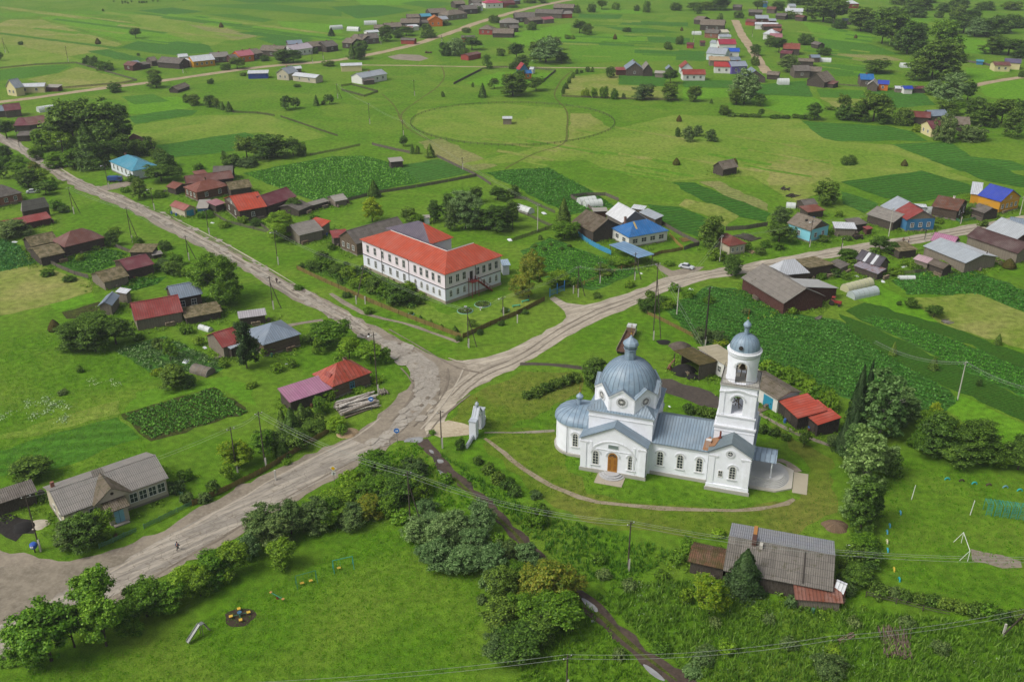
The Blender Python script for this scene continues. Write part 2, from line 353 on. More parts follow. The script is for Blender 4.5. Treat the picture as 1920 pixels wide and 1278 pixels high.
def sheet(name,label,tg,pts,mat,kind='stuff',cat=None,amp=.35,z=None,smooth=0,step=2.5,seed=None,thick=0,group=None):
    P=poly_world(tg,pts)
    if z is None: z=level(P)
    if smooth: P=smooth_poly(P,smooth)
    seed=len(THINGS) if seed is None else seed
    P=rough_edge(P,step,amp,seed)
    c=sum(P,Vector())/len(P); m=MB(); Q=[Vector((p.x-c.x,p.y-c.y,thick)) for p in P]; m.face(Q)
    if thick:
        for i in range(len(Q)):
            a,b=Q[i],Q[(i+1)%len(Q)]; m.face([a,b,Vector((b.x,b.y,-.1)),Vector((a.x,a.y,-.1))])
    o=m.build(name,mat,loc=(c.x,c.y,z))
    if o.data.polygons[0].normal.z<0:
        o.data.flip_normals()
    tag(o,label,cat,group,kind); o['cxy']=proj((c.x,c.y,0)); return o
def ribbon(name,label,tg,pts,width,mat,kind='structure',amp=.2,z=None,wend=None):
    """a road or path of real width along a centre line"""
    C=poly_world(tg,pts); C2=[C[0]]
    for i in range(1,len(C)):          # Catmull-Rom
        p0=C[max(i-2,0)];p1=C[i-1];p2=C[i];p3=C[min(i+1,len(C)-1)]
        n=max(2,int((p2-p1).length/6))
        for k in range(1,n+1):
            t=k/n; C2.append(.5*((2*p1)+(p2-p0)*t+(2*p0-5*p1+4*p2-p3)*t*t+(3*p1-p0-3*p2+p3)*t**3))
    if z is None:
        W2=[];h2=width/2
        for p in C2: W2.append(p+Vector((0,h2,0)))
        for p in C2[::-1]: W2.append(p-Vector((0,h2,0)))
        z=level(W2)
    r=random.Random(len(C2)); Lh=[];Rh=[]
    for i,p in enumerate(C2):
        d=(C2[min(i+1,len(C2)-1)]-C2[max(i-1,0)]); d.z=0; d.normalize(); n=Vector((-d.y,d.x,0)); ww=width if wend is None else width+(wend-width)*i/len(C2)
        Lh.append(p+n*(ww/2+r.gauss(0,amp))); Rh.append(p-n*(ww/2+r.gauss(0,amp)))
    c=C2[len(C2)//2]; m=MB()
    for i in range(len(C2)-1): m.face([(q.x-c.x,q.y-c.y,0) for q in (Rh[i],Rh[i+1],Lh[i+1],Lh[i])])
    o=m.build(name,mat,loc=(c.x,c.y,z)); tag(o,label,None,None,kind); return o

G_MEADOW=grassm('#588820','#42701a','#6c9a28','#8a9c42',dry=.42)
gm=MB(); gm.face([(-4000,-200,0),(4000,-200,0),(4000,7000,0),(-4000,7000,0)])
tag(gm.build('ground',G_MEADOW),'green summer meadow ground reaching across the whole village',None,None,'structure')
K={'M':grassm('#739834','#5f8629','#85a240','#9aa252',dry=.55),'d':grassm('#437f2c','#356c24','#54923a','#5c8e3c',dry=.3,rows=.35,ang=20,rowstep=3.0,bumpd=.5),
   'Y':grassm('#82983e','#6c8630','#949e50','#a29e62',dry=.8,fine=.8),
   'H':grassm('#8a9455','#73853e','#a3a56b','#a59c6a',dry=.7,rows=.3,ang=-25,rowstep=2.2),
   'G':grassm('#5a9224','#487c1c','#6ea22e','#7ea23a',dry=.3),
   'B':grassm('#639c26','#508a1e','#76ac30','#82a83a',dry=.25),
   'D':grassm('#3a7426','#2c601e','#4a8832','#4c8230',dry=.25,rows=.45,ang=20,rowstep=2.4,bumpd=.5),
   'E':grassm('#447a2c','#356424','#569240','#5f8c40',dry=.35,rows=.5,ang=-30,rowstep=2.0,bumpd=.5),
   'C':grassm('#4a8228','#3a6e20','#5a9432','#64943a',dry=.3,rows=.35,ang=8,rowstep=3.5),
   'T':grassm('#3a6e24','#30601e','#467c2a','#4e7e2e',dry=.2,fine=2,rows=.25,ang=-28,rowstep=.8,bumpd=.4),
   'S':grassm('#3a3226','#2c261c','#4a4030','#3f5a22',dry=.3)}
KL={'M':('mown_grass','mown yellow-green hay meadow'),'Y':('mown_grass','dry olive mown meadow'),'H':('cut_hay','pale straw stripes of cut hay'),
    'G':('grass_field','smooth mid-green grass field'),'B':('grass_field','bright light-green field strip'),'D':('potato_field','dark green potato field in rows'),
    'E':('potato_field','deep green potato crop'),'C':('crop_strip','mid-green crop strip'),'T':('grain_field','tall dark green grain strip'),'S':('garden_soil','bare dark garden soil')}
FIELDS=[
(1,'Y',[(60,110),(230,112),(690,250),(560,290),(300,330),(0,300),(-60,150)]),(1,'B',[(230,100),(450,78),(800,150),(1120,215),(930,245),(690,232)]),
(1,'G',[(-60,75),(500,60),(1150,85),(1500,180),(1100,130),(450,75),(60,105)]),
(1,'H',[(850,95),(1060,108),(1450,205),(1330,228),(900,130)]),(1,'M',[(700,80),(900,90),(1300,220),(1180,262),(800,150)]),
(1,'D',[(490,288),(600,278),(700,300),(820,335),(770,348),(640,332)]),(1,'D',[(665,270),(800,222),(1180,265),(1200,295),(980,312),(860,300)]),
(1,'E',[(900,243),(1060,228),(1190,262),(1100,275)]),(1,'D',[(1030,98),(1130,93),(1370,138),(1330,152)]),(1,'D',[(770,60),(970,43),(1150,68),(950,86)]),
(1,'D',[(1330,185),(1480,176),(1900,214),(1850,224),(1600,222)]),(1,'C',[(1150,83),(1330,78),(1540,113),(1480,127)]),(1,'D',[(1280,0),(1700,-20),(1920,10),(1400,18)]),
(1,'C',[(1100,30),(1500,20),(1920,60),(1920,95),(1500,60)]),(1,'B',[(1560,120),(1920,140),(1920,190),(1600,160)]),
(1,'D',[(1440,215),(1640,205),(1760,228),(1700,245),(1560,258)]),
(1,'C',[(-40,400),(200,365),(400,372),(330,410),(150,440),(-40,455)]),(1,'Y',[(150,448),(330,412),(430,378),(760,458),(600,495),(340,500)]),
(1,'M',[(-40,245),(100,255),(470,340),(430,358),(0,388)]),
(2,'D',[(-60,40),(200,25),(420,60),(300,80),(100,110)]),(2,'B',[(60,-10),(340,-20),(520,10),(330,32),(120,30)]),(2,'C',[(330,20),(440,5),(640,20),(500,50)]),(2,'G',[(-60,110),(120,105),(250,100),(100,150),(-60,160)]),
(1,'B',[(720,560),(1000,545),(1080,605),(900,640),(720,640)]),(1,'D',[(720,655),(1000,615),(1115,622),(1080,648),(760,698)]),
(1,'M',[(730,710),(1090,652),(1500,645),(1850,768),(1690,797),(1480,742),(1100,800),(880,812),(750,780)]),
(1,'D',[(880,818),(1380,745),(1430,762),(1340,848),(960,888)]),(1,'C',[(680,545),(860,530),(960,570),(760,590)]),
(2,'D',[(-40,895),(110,888),(240,945),(60,1010),(-300,1010),(-330,990)]),
(0,'D',[(455,325),(560,305),(625,293),(680,292),(745,308),(790,341),(712,358),(655,372),(600,380),(575,372),(500,345)]),
(0,'E',[(727,314),(823,298),(880,324),(791,343)]),
(2,'H',[(430,800),(560,778),(880,932),(740,965),(520,870)]),(2,'M',[(395,700),(430,620),(640,592),(930,585),(1270,612),(1270,800),(1000,820),(700,800),(480,745)]),
(2,'Y',[(1290,640),(1400,640),(1530,735),(1400,790),(1275,800)]),
(2,'M',[(1400,830),(1920,720),(1920,960),(1500,960),(1380,900)]),
(2,'Y',[(1290,430),(1560,410),(1560,478),(1830,490),(1880,562),(1240,545)]),(2,'D',[(1560,418),(1830,420),(1820,487),(1557,475)]),
(2,'B',[(880,200),(1290,130),(1290,190),(1720,205),(1700,240),(1240,240),(1000,260)]),(2,'B',[(690,470),(880,405),(1180,410),(1140,460),(860,490)]),
(2,'G',[(1280,250),(1900,278),(1900,340),(1300,350)]),
(2,'D',[(1240,235),(1650,252),(1640,272),(1250,252)]),(2,'D',[(1650,280),(1960,292),(1960,312),(1648,300)]),(2,'D',[(1470,152),(1740,162),(1920,185),(1640,187)]),(2,'D',[(1720,208),(1960,215),(1960,250),(1728,238)]),
(2,'D',[(1340,78),(1585,84),(1560,108),(1330,105)]),(2,'D',[(1600,118),(1950,128),(1950,150),(1560,140)]),(2,'B',[(1400,45),(1700,60),(1690,80),(1380,70)]),
(3,'D',[(0,445),(280,455),(300,497),(10,492)]),(3,'D',[(380,480),(690,455),(730,547),(410,530)]),(3,'B',[(0,492),(265,502),(290,545),(0,565)]),(3,'B',[(450,538),(745,550),(800,600),(620,660),(455,605)]),
(3,'C',[(755,500),(1010,510),(1080,557),(775,547)]),(3,'D',[(1025,503),(1340,515),(1425,592),(1150,612)]),(3,'Y',[(770,550),(1090,562),(1150,600),(860,605)]),
(3,'M',[(-40,650),(640,680),(750,790),(1180,815),(1540,955),(1200,975),(0,970)]),
(3,'D',[(640,680),(1150,708),(1290,740),(1380,795),(755,792)]),(3,'D',[(1180,813),(1500,798),(1620,880),(1850,905),(1990,960),(1560,965)]),
(3,'B',[(670,120),(1060,200),(1070,240),(900,245),(740,200)]),(3,'C',[(760,215),(1060,250),(1240,312),(780,292)]),(3,'H',[(780,300),(1130,312),(1250,342),(1000,345)]),
(3,'G',[(1080,90),(1420,90),(1380,140),(1180,160)]),(3,'B',[(1540,210),(1760,235),(1700,310),(1560,290)]),(3,'C',[(780,360),(1010,365),(1200,420),(860,430)]),
(3,'D',[(-40,280),(130,290),(120,345),(-40,340)]),(3,'B',[(1580,380),(1900,395),(1640,470)]),(3,'B',[(1660,480),(1960,440),(1960,600),(1700,540)]),
(0,'M',[(860,310),(1270,215),(1500,225),(1545,260),(1700,290),(1830,340),(1740,335),(1545,345),(1500,390),(1410,330),(1260,340),(1180,330),(1100,300)]),
(0,'H',[(1310,341),(1350,340),(1440,383),(1440,396),(1372,372)]),(0,'Y',[(1440,300),(1560,300),(1560,350),(1500,380),(1440,350)]),
(7,'D',[(540,165),(1150,80),(1500,180),(1560,235),(1260,290),(1080,318),(870,285)]),(7,'D',[(1200,0),(1620,20),(1960,130),(1960,215),(1640,160),(1400,60)]),
(7,'E',[(540,235),(760,300),(830,330),(720,400),(560,330)]),
(6,'D',[(-210,95),(60,65),(280,58),(620,245),(780,350),(440,410),(260,330),(0,190)]),(6,'D',[(1190,170),(1370,170),(1650,290),(1940,400),(1900,465),(1650,412),(1400,290)]),
(6,'D',[(1010,330),(1250,350),(1460,440),(1400,580),(1130,480)]),(6,'Y',[(1300,290),(1500,330),(1700,420),(1600,500),(1480,430),(1250,340)]),
(4,'D',[(380,745),(560,700),(720,650),(950,700),(900,760),(700,855),(500,820)]),(4,'D',[(-60,560),(150,640),(290,770),(0,842),(-60,850)]),
(4,'Y',[(-60,850),(280,782),(700,920),(690,985),(380,1080),(100,1150),(-60,1170)]),(4,'B',[(370,1080),(690,1000),(730,1065),(450,1135)]),(4,'S',[(460,1140),(740,1060),(800,1090),(700,1180),(500,1190)]),
(4,'D',[(760,930),(960,880),(1250,870),(1180,930),(900,1000)]),
(8,'C',[(-40,980),(880,725),(1050,885),(420,1110),(-40,1170)]),(8,'M',[(-40,870),(600,680),(900,600),(900,700),(300,860),(-40,900)]),
(8,'G',[(1020,540),(1700,420),(1900,480),(1920,640),(1600,500),(900,700)]),(8,'S',[(905,705),(1600,500),(1860,690),(1130,908)]),
(8,'E',[(860,225),(1230,120),(1700,330),(1620,400),(1150,402)]),
(0,'E',[(1245,580),(1330,535),(1400,545),(1470,585),(1575,600),(1640,650),(1760,720),(1805,752),(1770,772),(1690,765),(1580,745),(1460,695),(1420,690),(1320,655),(1290,620)]),
(0,'E',[(1612,600),(1640,590),(1700,603),(1800,640),(1930,692),(1930,750),(1800,692),(1700,640)]),
(0,'T',[(1572,588),(1620,605),(1700,640),(1800,690),(1930,750),(1930,795),(1800,737),(1740,710),(1640,652),(1590,620)]),
(0,'T',[(1585,583),(1620,567),(1720,586),(1930,668),(1930,694),(1800,641),(1700,605),(1640,590),(1612,600)]),
(0,'E',[(1670,525),(1740,505),(1800,497),(1930,545),(1930,590),(1840,552),(1700,553)]),(0,'Y',[(1700,560),(1830,550),(1930,590),(1930,660),(1760,605)]),
(0,'B',[(1650,535),(1700,560),(1760,605),(1700,590),(1620,565),(1590,560)]),(0,'B',[(1775,770),(1800,740),(1930,800),(1930,850),(1860,820)]),
(0,'E',[(975,470),(1030,445),(1110,475),(1185,500),(1200,510),(1110,545),(1020,520),(985,500)]),
(0,'M',[(690,520),(840,590),(970,545),(1010,565),(865,628),(700,550)]),
]
_r=random.Random(11)
for i in range(26):      # narrow hand-mown strips on the far left fields
    x=_r.uniform(0,1500); y=20+x*.06+_r.uniform(0,190)*(1-x/2600); dx=_r.uniform(250,700); t=_r.uniform(4,10); FIELDS.append((1,_r.choice('CBMGYM'),[(x,y),(x+dx,y+dx*.125),(x+dx-30,y+dx*.125+t),(x-25,y+t)]))
for i in range(22):      # strips of the plots beyond the paddock
    x=_r.uniform(1230,1700); y=_r.uniform(75,335); dx=_r.uniform(120,300); t=_r.uniform(5,11); FIELDS.append((2,_r.choice('CBMGC'),[(x,y),(x+dx,y+dx*.04),(x+dx,y+dx*.04+t),(x-8,y+t)]))
for i in range(16):      # strips on the plots at the far right
    x=_r.uniform(640,1050); y=_r.uniform(140,400); dx=_r.uniform(100,240); t=_r.uniform(5,12); FIELDS.append((3,_r.choice('CBMGC'),[(x,y),(x+dx,y+dx*.12),(x+dx-6,y+dx*.12+t),(x-8,y+t)]))
for i in range(26):      # mowing swaths across the big hay meadow
    x=_r.uniform(900,1420); y=_r.uniform(235,320); dx=_r.uniform(60,170); t=_r.uniform(2,4); FIELDS.append((0,_r.choice('YGMY'),[(x,y),(x+dx,y+dx*.17),(x+dx-3,y+dx*.17+t),(x-4,y+t)]))
NB=('near the white church','near the red-roofed two-storey school','by the bright blue-roofed house')
for i,(tg,k,pts) in enumerate(FIELDS):
    nm,lb=KL[k]; k='d' if k in 'DE' and tg in(1,2,3) else k; sheet(nm,lb,tg,pts,K[k],amp=.45,step=2.2)

sheet('lawn','mown olive lawn round the white church',0,[(905,835),(935,800),(1040,812),(1060,870),(1100,925),(1220,945),(1380,955),(1500,935),(1520,880),(1440,790),(1560,860),(1570,960),(1500,1000),(1300,1010),(1120,985),(1020,935),(950,880)],grassm('#648426','#4f6e1c','#7c9034','#8c8448',dry=.65),amp=.5)
sheet('lawn','mown lawn behind the white church',0,[(840,790),(870,750),(980,695),(1090,700),(1090,735),(960,800),(930,808)],grassm('#648426','#4f6e1c','#7c9034','#8c8448',dry=.65),amp=.5)
R_GRAVEL=roadm('#a39a89','#857c6d','#b5ac9c',sc=1.2,ang=31); R_ASPH=roadm('#8c867b','#7d766b','#99928a',crack=.5,ang=41)
R_MIX=roadm('#8e877b','#6e685e','#a69f94',crack=1.0,ang=-50); R_BEND=roadm('#9a9489','#7f786d','#b0aaa0',crack=1.2); R_MUD=roadm('#4c4036','#352c25','#62534a',puddle=.3,sc=2); R_DIRT=roadm('#a8967a','#8b7a5f','#b9a98d')
R_COAL=roadm('#4b443d','#37312c','#5d544b'); R_SHOULD=roadm('#8c8272','#70675a','#a09786')
# wide dirt body of the village street, curve and both arms, then the paved surface on it
sheet('road_shoulder','brown dirt shoulder along the paved village road',0,[(-20,1262),(-20,1020),(60,1040),(130,1052),(210,1030),(290,1002),(360,958),(470,905),(560,862),(640,826),(690,795),(722,768),(770,720),(778,706),(762,685),(748,672),(705,645),(665,625),(612,592),(540,556),(440,497),(350,450),(250,398),(150,358),(105,332),(70,308),(30,282),(-10,262),(-10,245),(40,268),(105,314),(160,342),(250,376),(350,426),(430,468),(520,517),(600,557),(680,598),(740,630),(800,661),(840,676),(880,676),(930,668),(960,672),(1010,668),(960,690),(900,722),(860,752),(838,780),(828,812),(790,822),(745,826),(700,856),(560,938),(440,1010),(300,1082),(190,1140),(60,1218)],R_SHOULD,'structure',amp=.45,step=1.5)
sheet('gravel_road','pale gravel road from the crossroads past the blue-roofed house',0,[(800,770),(835,735),(880,700),(868,676),(930,664),(985,641),(1040,612),(1062,594),(1048,574),(1030,560),(1040,556),(1062,568),(1095,572),(1125,566),(1180,549),(1250,519),(1350,502),(1450,486),(1550,467),(1700,444),(1800,424),(1930,402),(1930,417),(1830,437),(1760,450),(1650,468),(1560,484),(1440,505),(1350,520),(1262,542),(1210,563),(1120,602),(1050,640),(1000,672),(930,706),(870,742),(840,775),(832,800),(800,815)],R_GRAVEL,'structure',amp=.35,step=1.5)
sheet('village_street','worn pot-holed street running up to the far left',0,[(706,640),(668,621),(612,589),(540,552),(440,492),(350,446),(250,394),(150,354),(108,331),(72,306),(30,280),(-10,259),(-10,248),(40,270),(105,317),(160,345),(250,379),(350,430),(430,472),(520,521),(600,561),(675,603),(730,640)],R_MIX,'structure',amp=.3,step=1.5)
sheet('paved_road','cracked grey asphalt road at the crossroads bend',0,[(668,858),(705,824),(740,788),(772,745),(778,716),(765,690),(748,668),(715,645),(700,632),(745,640),(790,662),(815,680),(826,712),(822,730),(800,760),(765,795),(745,815),(702,846)],R_BEND,'structure',amp=.25,step=1.5)
sheet('paved_road','grey concrete-slab road coming in from the bottom left',0,[(-20,1255),(-20,1182),(60,1140),(150,1092),(245,1043),(350,985),(440,938),(520,892),(600,850),(655,822),(700,838),(672,860),(560,926),(480,970),(420,1006),(290,1076),(150,1150),(40,1215)],R_ASPH,'structure',amp=.1,step=3)
sheet('dirt_lay_by','brown dirt lay-by beside the long grey-roofed house',0,[(-20,1172),(-20,1060),(60,1062),(140,1058),(200,1040),(245,1042),(150,1092),(60,1138)],roadm('#857c6c','#6b6355','#989080',sc=2),'structure',amp=.4,step=1.5)
sheet('sand_patch','pale gravel patch before the white church gate',9,[(1310,850),(1320,790),(1440,750),(1560,775),(1625,800),(1620,855),(1500,870),(1380,880)],roadm('#b5a98f','#9a8d74','#c9bfa8'),'structure',amp=.3,step=1)
sheet('muddy_track','dark muddy track going down from the crossroads to the bottom edge',0,[(775,825),(802,822),(822,845),(850,880),(905,925),(955,975),(1010,1030),(1045,1062),(1072,1095),(1112,1120),(1150,1158),(1200,1205),(1250,1240),(1310,1282),(1262,1290),(1215,1255),(1160,1205),(1110,1160),(1080,1120),(1040,1082),(985,1035),(930,978),(880,925),(830,885),(800,850)],R_MUD,'structure',amp=.3,step=1)
tr=grassm('#4c5a26','#3e4a20','#5c6830','#5a4c38',dry=.5)
ribbon('grass_verge','thin grass strip between the wheel ruts of the muddy track',0,[(850,895),(905,945),(960,1000),(1010,1048),(1075,1112),(1130,1160),(1200,1222),(1270,1275)],.7,tr,'stuff',amp=.15)
WATER=None
def puddle(tg,pts,lb):
    global WATER
    if WATER is None:
        t=NT('puddle_water'); WATER=t.pbr(t.mix(t.noise(t.coord(),.8,4),'#a4a6a8','#6a6862'),.05,0,None,1.0)  # pale base colour carries the sky's reflection as well as silt
    o=sheet('puddle',lb,tg,pts,WATER,'structure',amp=.2,smooth=1,step=.6); return o
sheet('coal_spill','black coal dust spread below the coal lean-to at left',12,[(-10,200),(60,190),(120,215),(190,225),(215,265),(190,300),(130,300),(90,345),(30,320),(-10,290)],roadm('#211e1c','#141211','#3a352f',sc=3),'structure',amp=.35,step=1)
puddle(9,[(1098,915),(1130,885),(1180,878),(1248,873),(1252,905),(1215,922),(1150,912)],'large bright puddle at the head of the muddy track')
puddle(9,[(1292,970),(1325,975),(1335,1003),(1305,995)],'small puddle on the muddy track below the bright one')
puddle(9,[(1355,1042),(1400,1045),(1408,1068),(1370,1075),(1358,1060)],'puddle halfway down the upper muddy track')
puddle(9,[(1357,1118),(1385,1128),(1440,1175),(1415,1180),(1375,1150)],'long puddle in the left rut of the muddy track')
puddle(13,[(1345,660),(1375,668),(1440,715),(1445,745),(1410,735),(1370,700)],'grey puddle below the autumn-tinted tree')
puddle(13,[(1690,1030),(1730,1045),(1790,1090),(1830,1134),(1780,1120),(1720,1075)],'long puddle near the bottom end of the muddy track')
puddle(13,[(1405,785),(1425,790),(1420,803),(1405,800)],'tiny puddle on the left rut of the lower track')
for lb,pts,wd,m in (
 ('curved bare footpath round the front of the church',[(908,822),(935,838),(960,862),(1010,897),(1060,921),(1120,940),(1240,953),(1380,957),(1450,951),(1490,936)],1.5,roadm('#8f8470','#75694f','#a69c86')),
 ('straight narrow path from the church gate to the apse',[(908,811),(960,812),(1040,808)],1.2,roadm('#8b8473','#757061','#9a9484')),
 ('dark cinder path crossing the lawn behind the church',[(975,682),(1030,683),(1090,690),(1140,696)],2.2,R_COAL),
 ('worn path behind the church garages',[(1415,770),(1450,790),(1500,815),(1560,835)],1.6,R_SHOULD)): ribbon('footpath',lb,0,pts,wd*.68,m,amp=.16)
ribbon('footpath','path curving round the church steps on the right',0,[(1455,862),(1475,868),(1495,885)],1.6,R_SHOULD)
sheet('coal_yard','black cinder yard behind the church',10,[(730,480),(830,480),(990,530),(1110,590),(1120,660),(1000,640),(880,590),(780,560)],R_COAL,'structure')
ribbon('country_road','pale country road across the far left fields and village',0,[(-20,194),(60,184),(190,166),(280,155),(450,131),(530,122),(640,112),(760,88),(850,60),(905,40),(1000,14),(1100,-6)],6.5,R_DIRT,amp=.3,wend=7.5)
ribbon('farm_track','thin pale track along the edge of the far meadows',0,[(645,122),(760,123),(930,126),(1160,128)],2.5,R_DIRT)
ribbon('village_lane','pale lane running between the far right houses',0,[(1378,38),(1392,68),(1408,90),(1425,118),(1440,138)],6,R_DIRT,amp=.3)
ribbon('village_lane','lane crossing the fields at the far right edge',0,[(1825,161),(1870,152),(1930,143)],5,R_DIRT)
sheet('driveway','short dirt drive to the blue-roofed white building',4,[(700,215),(790,190),(960,160),(1010,170),(960,200),(780,235),(730,240)],R_SHOULD,'structure')
sheet('driveway','dirt parking patch by the white car',6,[(1050,760),(1120,790),(1200,830),(1340,800),(1440,800),(1400,830),(1180,875),(1110,830)],R_SHOULD,'structure')
ribbon('footpath','path from the street to the metal-roofed log house',9,[(-20,130),(60,110),(180,60),(330,25),(500,0)],1.6,R_SHOULD)
ribbon('footpath','worn path along the ochre school fence',9,[(-60,-60),(300,-420),(560,-200),(800,-50),(1100,20),(1300,90),(1520,165)][2:],1.2,R_SHOULD)
for lb,tg,pts in (('faint track crossing the meadow left of the round paddock',2,[(345,700),(340,640),(440,560),(540,490),(580,430),(565,375)]),
  ('faint track leading into the round paddock',2,[(920,950),(1100,860),(1250,810),(1270,720),(1265,620),(1200,540),(1240,450),(1300,400)]),
  ('faint trail across the meadow near the transformer',2,[(230,530),(300,600),(345,690),(400,740),(520,800)])):
    ribbon('footpath',lb,tg,pts,.9,grassm('#5d6a30','#4c5a26','#6b7038','#7a7048',dry=.5),amp=.1)
sheet('bare_soil','bare worn earth in the football goal mouth',14,[(1620,385),(1700,405),(1800,420),(1900,455),(1910,490),(1800,495),(1700,465),(1630,455)],R_SHOULD,'structure')
sheet('bare_soil','churned brown soil left of the cottage row on the far street',2,[(260,320),(330,305),(440,310),(490,330),(440,345),(300,335)],R_SHOULD,'structure')

# wheel ruts, worn-through concrete and pot-holes
RUTD=roadm('#7c7264','#675e52','#8c8375',sc=2); RUTL=roadm('#aca393','#9a9080','#bab2a4',sc=2)
def offs(pts,d):
    P=[at(p) for p in pts]; out=[]
    for i,p in enumerate(P):
        v=P[min(i+1,len(P)-1)]-P[max(i-1,0)]; v.normalize(); q=p+Vector((-v.y,v.x,0))*d; out.append(proj(q))
    return out
GR=[(852,744),(900,704),(955,680),(1000,655),(1055,618),(1120,585),(1190,559),(1250,534),(1350,511),(1450,497),(1560,477),(1650,460),(1760,442),(1900,418)]
STR=[(690,628),(640,595),(560,548),(480,500),(400,455),(300,405),(200,366),(130,335),(80,302)]
ASP=[(740,790),(690,828),(600,874),(520,918),(440,968),(340,1022),(240,1082),(120,1150),(20,1205)]
for pts,ds,nm in ((GR,(-1.7,-1.0,.1,.9,2.0),'gravel road'),(STR,(-2.2,-1.2,.4,1.5),'village street'),(ASP,(-3.4,3.3),'concrete road')):
    for i,d in enumerate(ds): ribbon('wheel_rut','%s wheel rut running along the %s, rut %s from its upper edge'%('dark' if i%2 else 'pale',nm,['first','second','third','fourth','fifth'][i]),0,offs(pts,d+.0),.42,RUTD if i%2 else RUTL,amp=.12)
for i,(pts,m) in enumerate((([(840,690),(838,720),(825,750),(800,775),(775,800)],RUTD),([(870,690),(850,730),(815,775),(790,805)],RUTL),([(905,700),(860,690),(820,670),(770,640),(730,618)],RUTD),([(1010,655),(940,680),(880,682),(840,672)],RUTL),([(752,690),(775,720),(768,750),(735,790)],RUTD),([(800,820),(820,790),(850,765),(880,740)],RUTD))):
    ribbon('wheel_rut',['dark rut bending left at the crossroads','pale rut crossing the middle of the crossroads','dark rut turning into the village street','pale rut curving off the gravel road','dark rut on the left shoulder of the bend','dark rut leading to the muddy track'][i],0,pts,.4,m,amp=.12)
def blots(name,label,pts,n,half,r0,r1,mat,seed,dz):
    r=random.Random(seed); P=[at(p) for p in pts]; m=MB(); c=P[len(P)//2]; used=[]
    for k in range(n):
        i=r.randrange(len(P)-1); t=r.random(); v=(P[i+1]-P[i]).normalized(); q=P[i].lerp(P[i+1],t)+Vector((-v.y,v.x,0))*r.uniform(-half,half); rad=r.uniform(r0,r1)
        if any((q-u).length<rad+w for u,w in used): continue
        used.append((q,rad*1.7)); st=1.6; m.face([((q.x-c.x)+v.x*rad*st*math.cos(a)*f-v.y*rad*math.sin(a)*f,(q.y-c.y)+v.y*rad*st*math.cos(a)*f+v.x*rad*math.sin(a)*f,0) for a,f in [(6.283*j/11,r.uniform(.65,1.15)) for j in range(11)]])
    o=m.build(name,mat,loc=(c.x,c.y,dz)); tag(o,label,None,None,'stuff')
BEND=[(690,625),(745,655),(785,690),(800,725),(785,765),(745,800),(700,830)]
PC=roadm('#a09a8e','#8f887b','#b0a99e',crack=.8); PH=roadm('#7a7062','#675e52','#887e70',sc=2)
blots('worn_concrete','pale patches of worn concrete showing through the bend of the road',BEND,60,3.0,.5,1.5,PC,3,.15); blots('potholes','brown pot-holes across the bend at the crossroads',BEND,16,3.4,.2,.5,PH,4,.16)
blots('worn_concrete','pale patches of worn concrete along the village street',STR,110,2.4,.4,1.3,PC,5,.15); blots('potholes','pot-holes along the village street',STR,40,2.8,.2,.5,PH,6,.16)
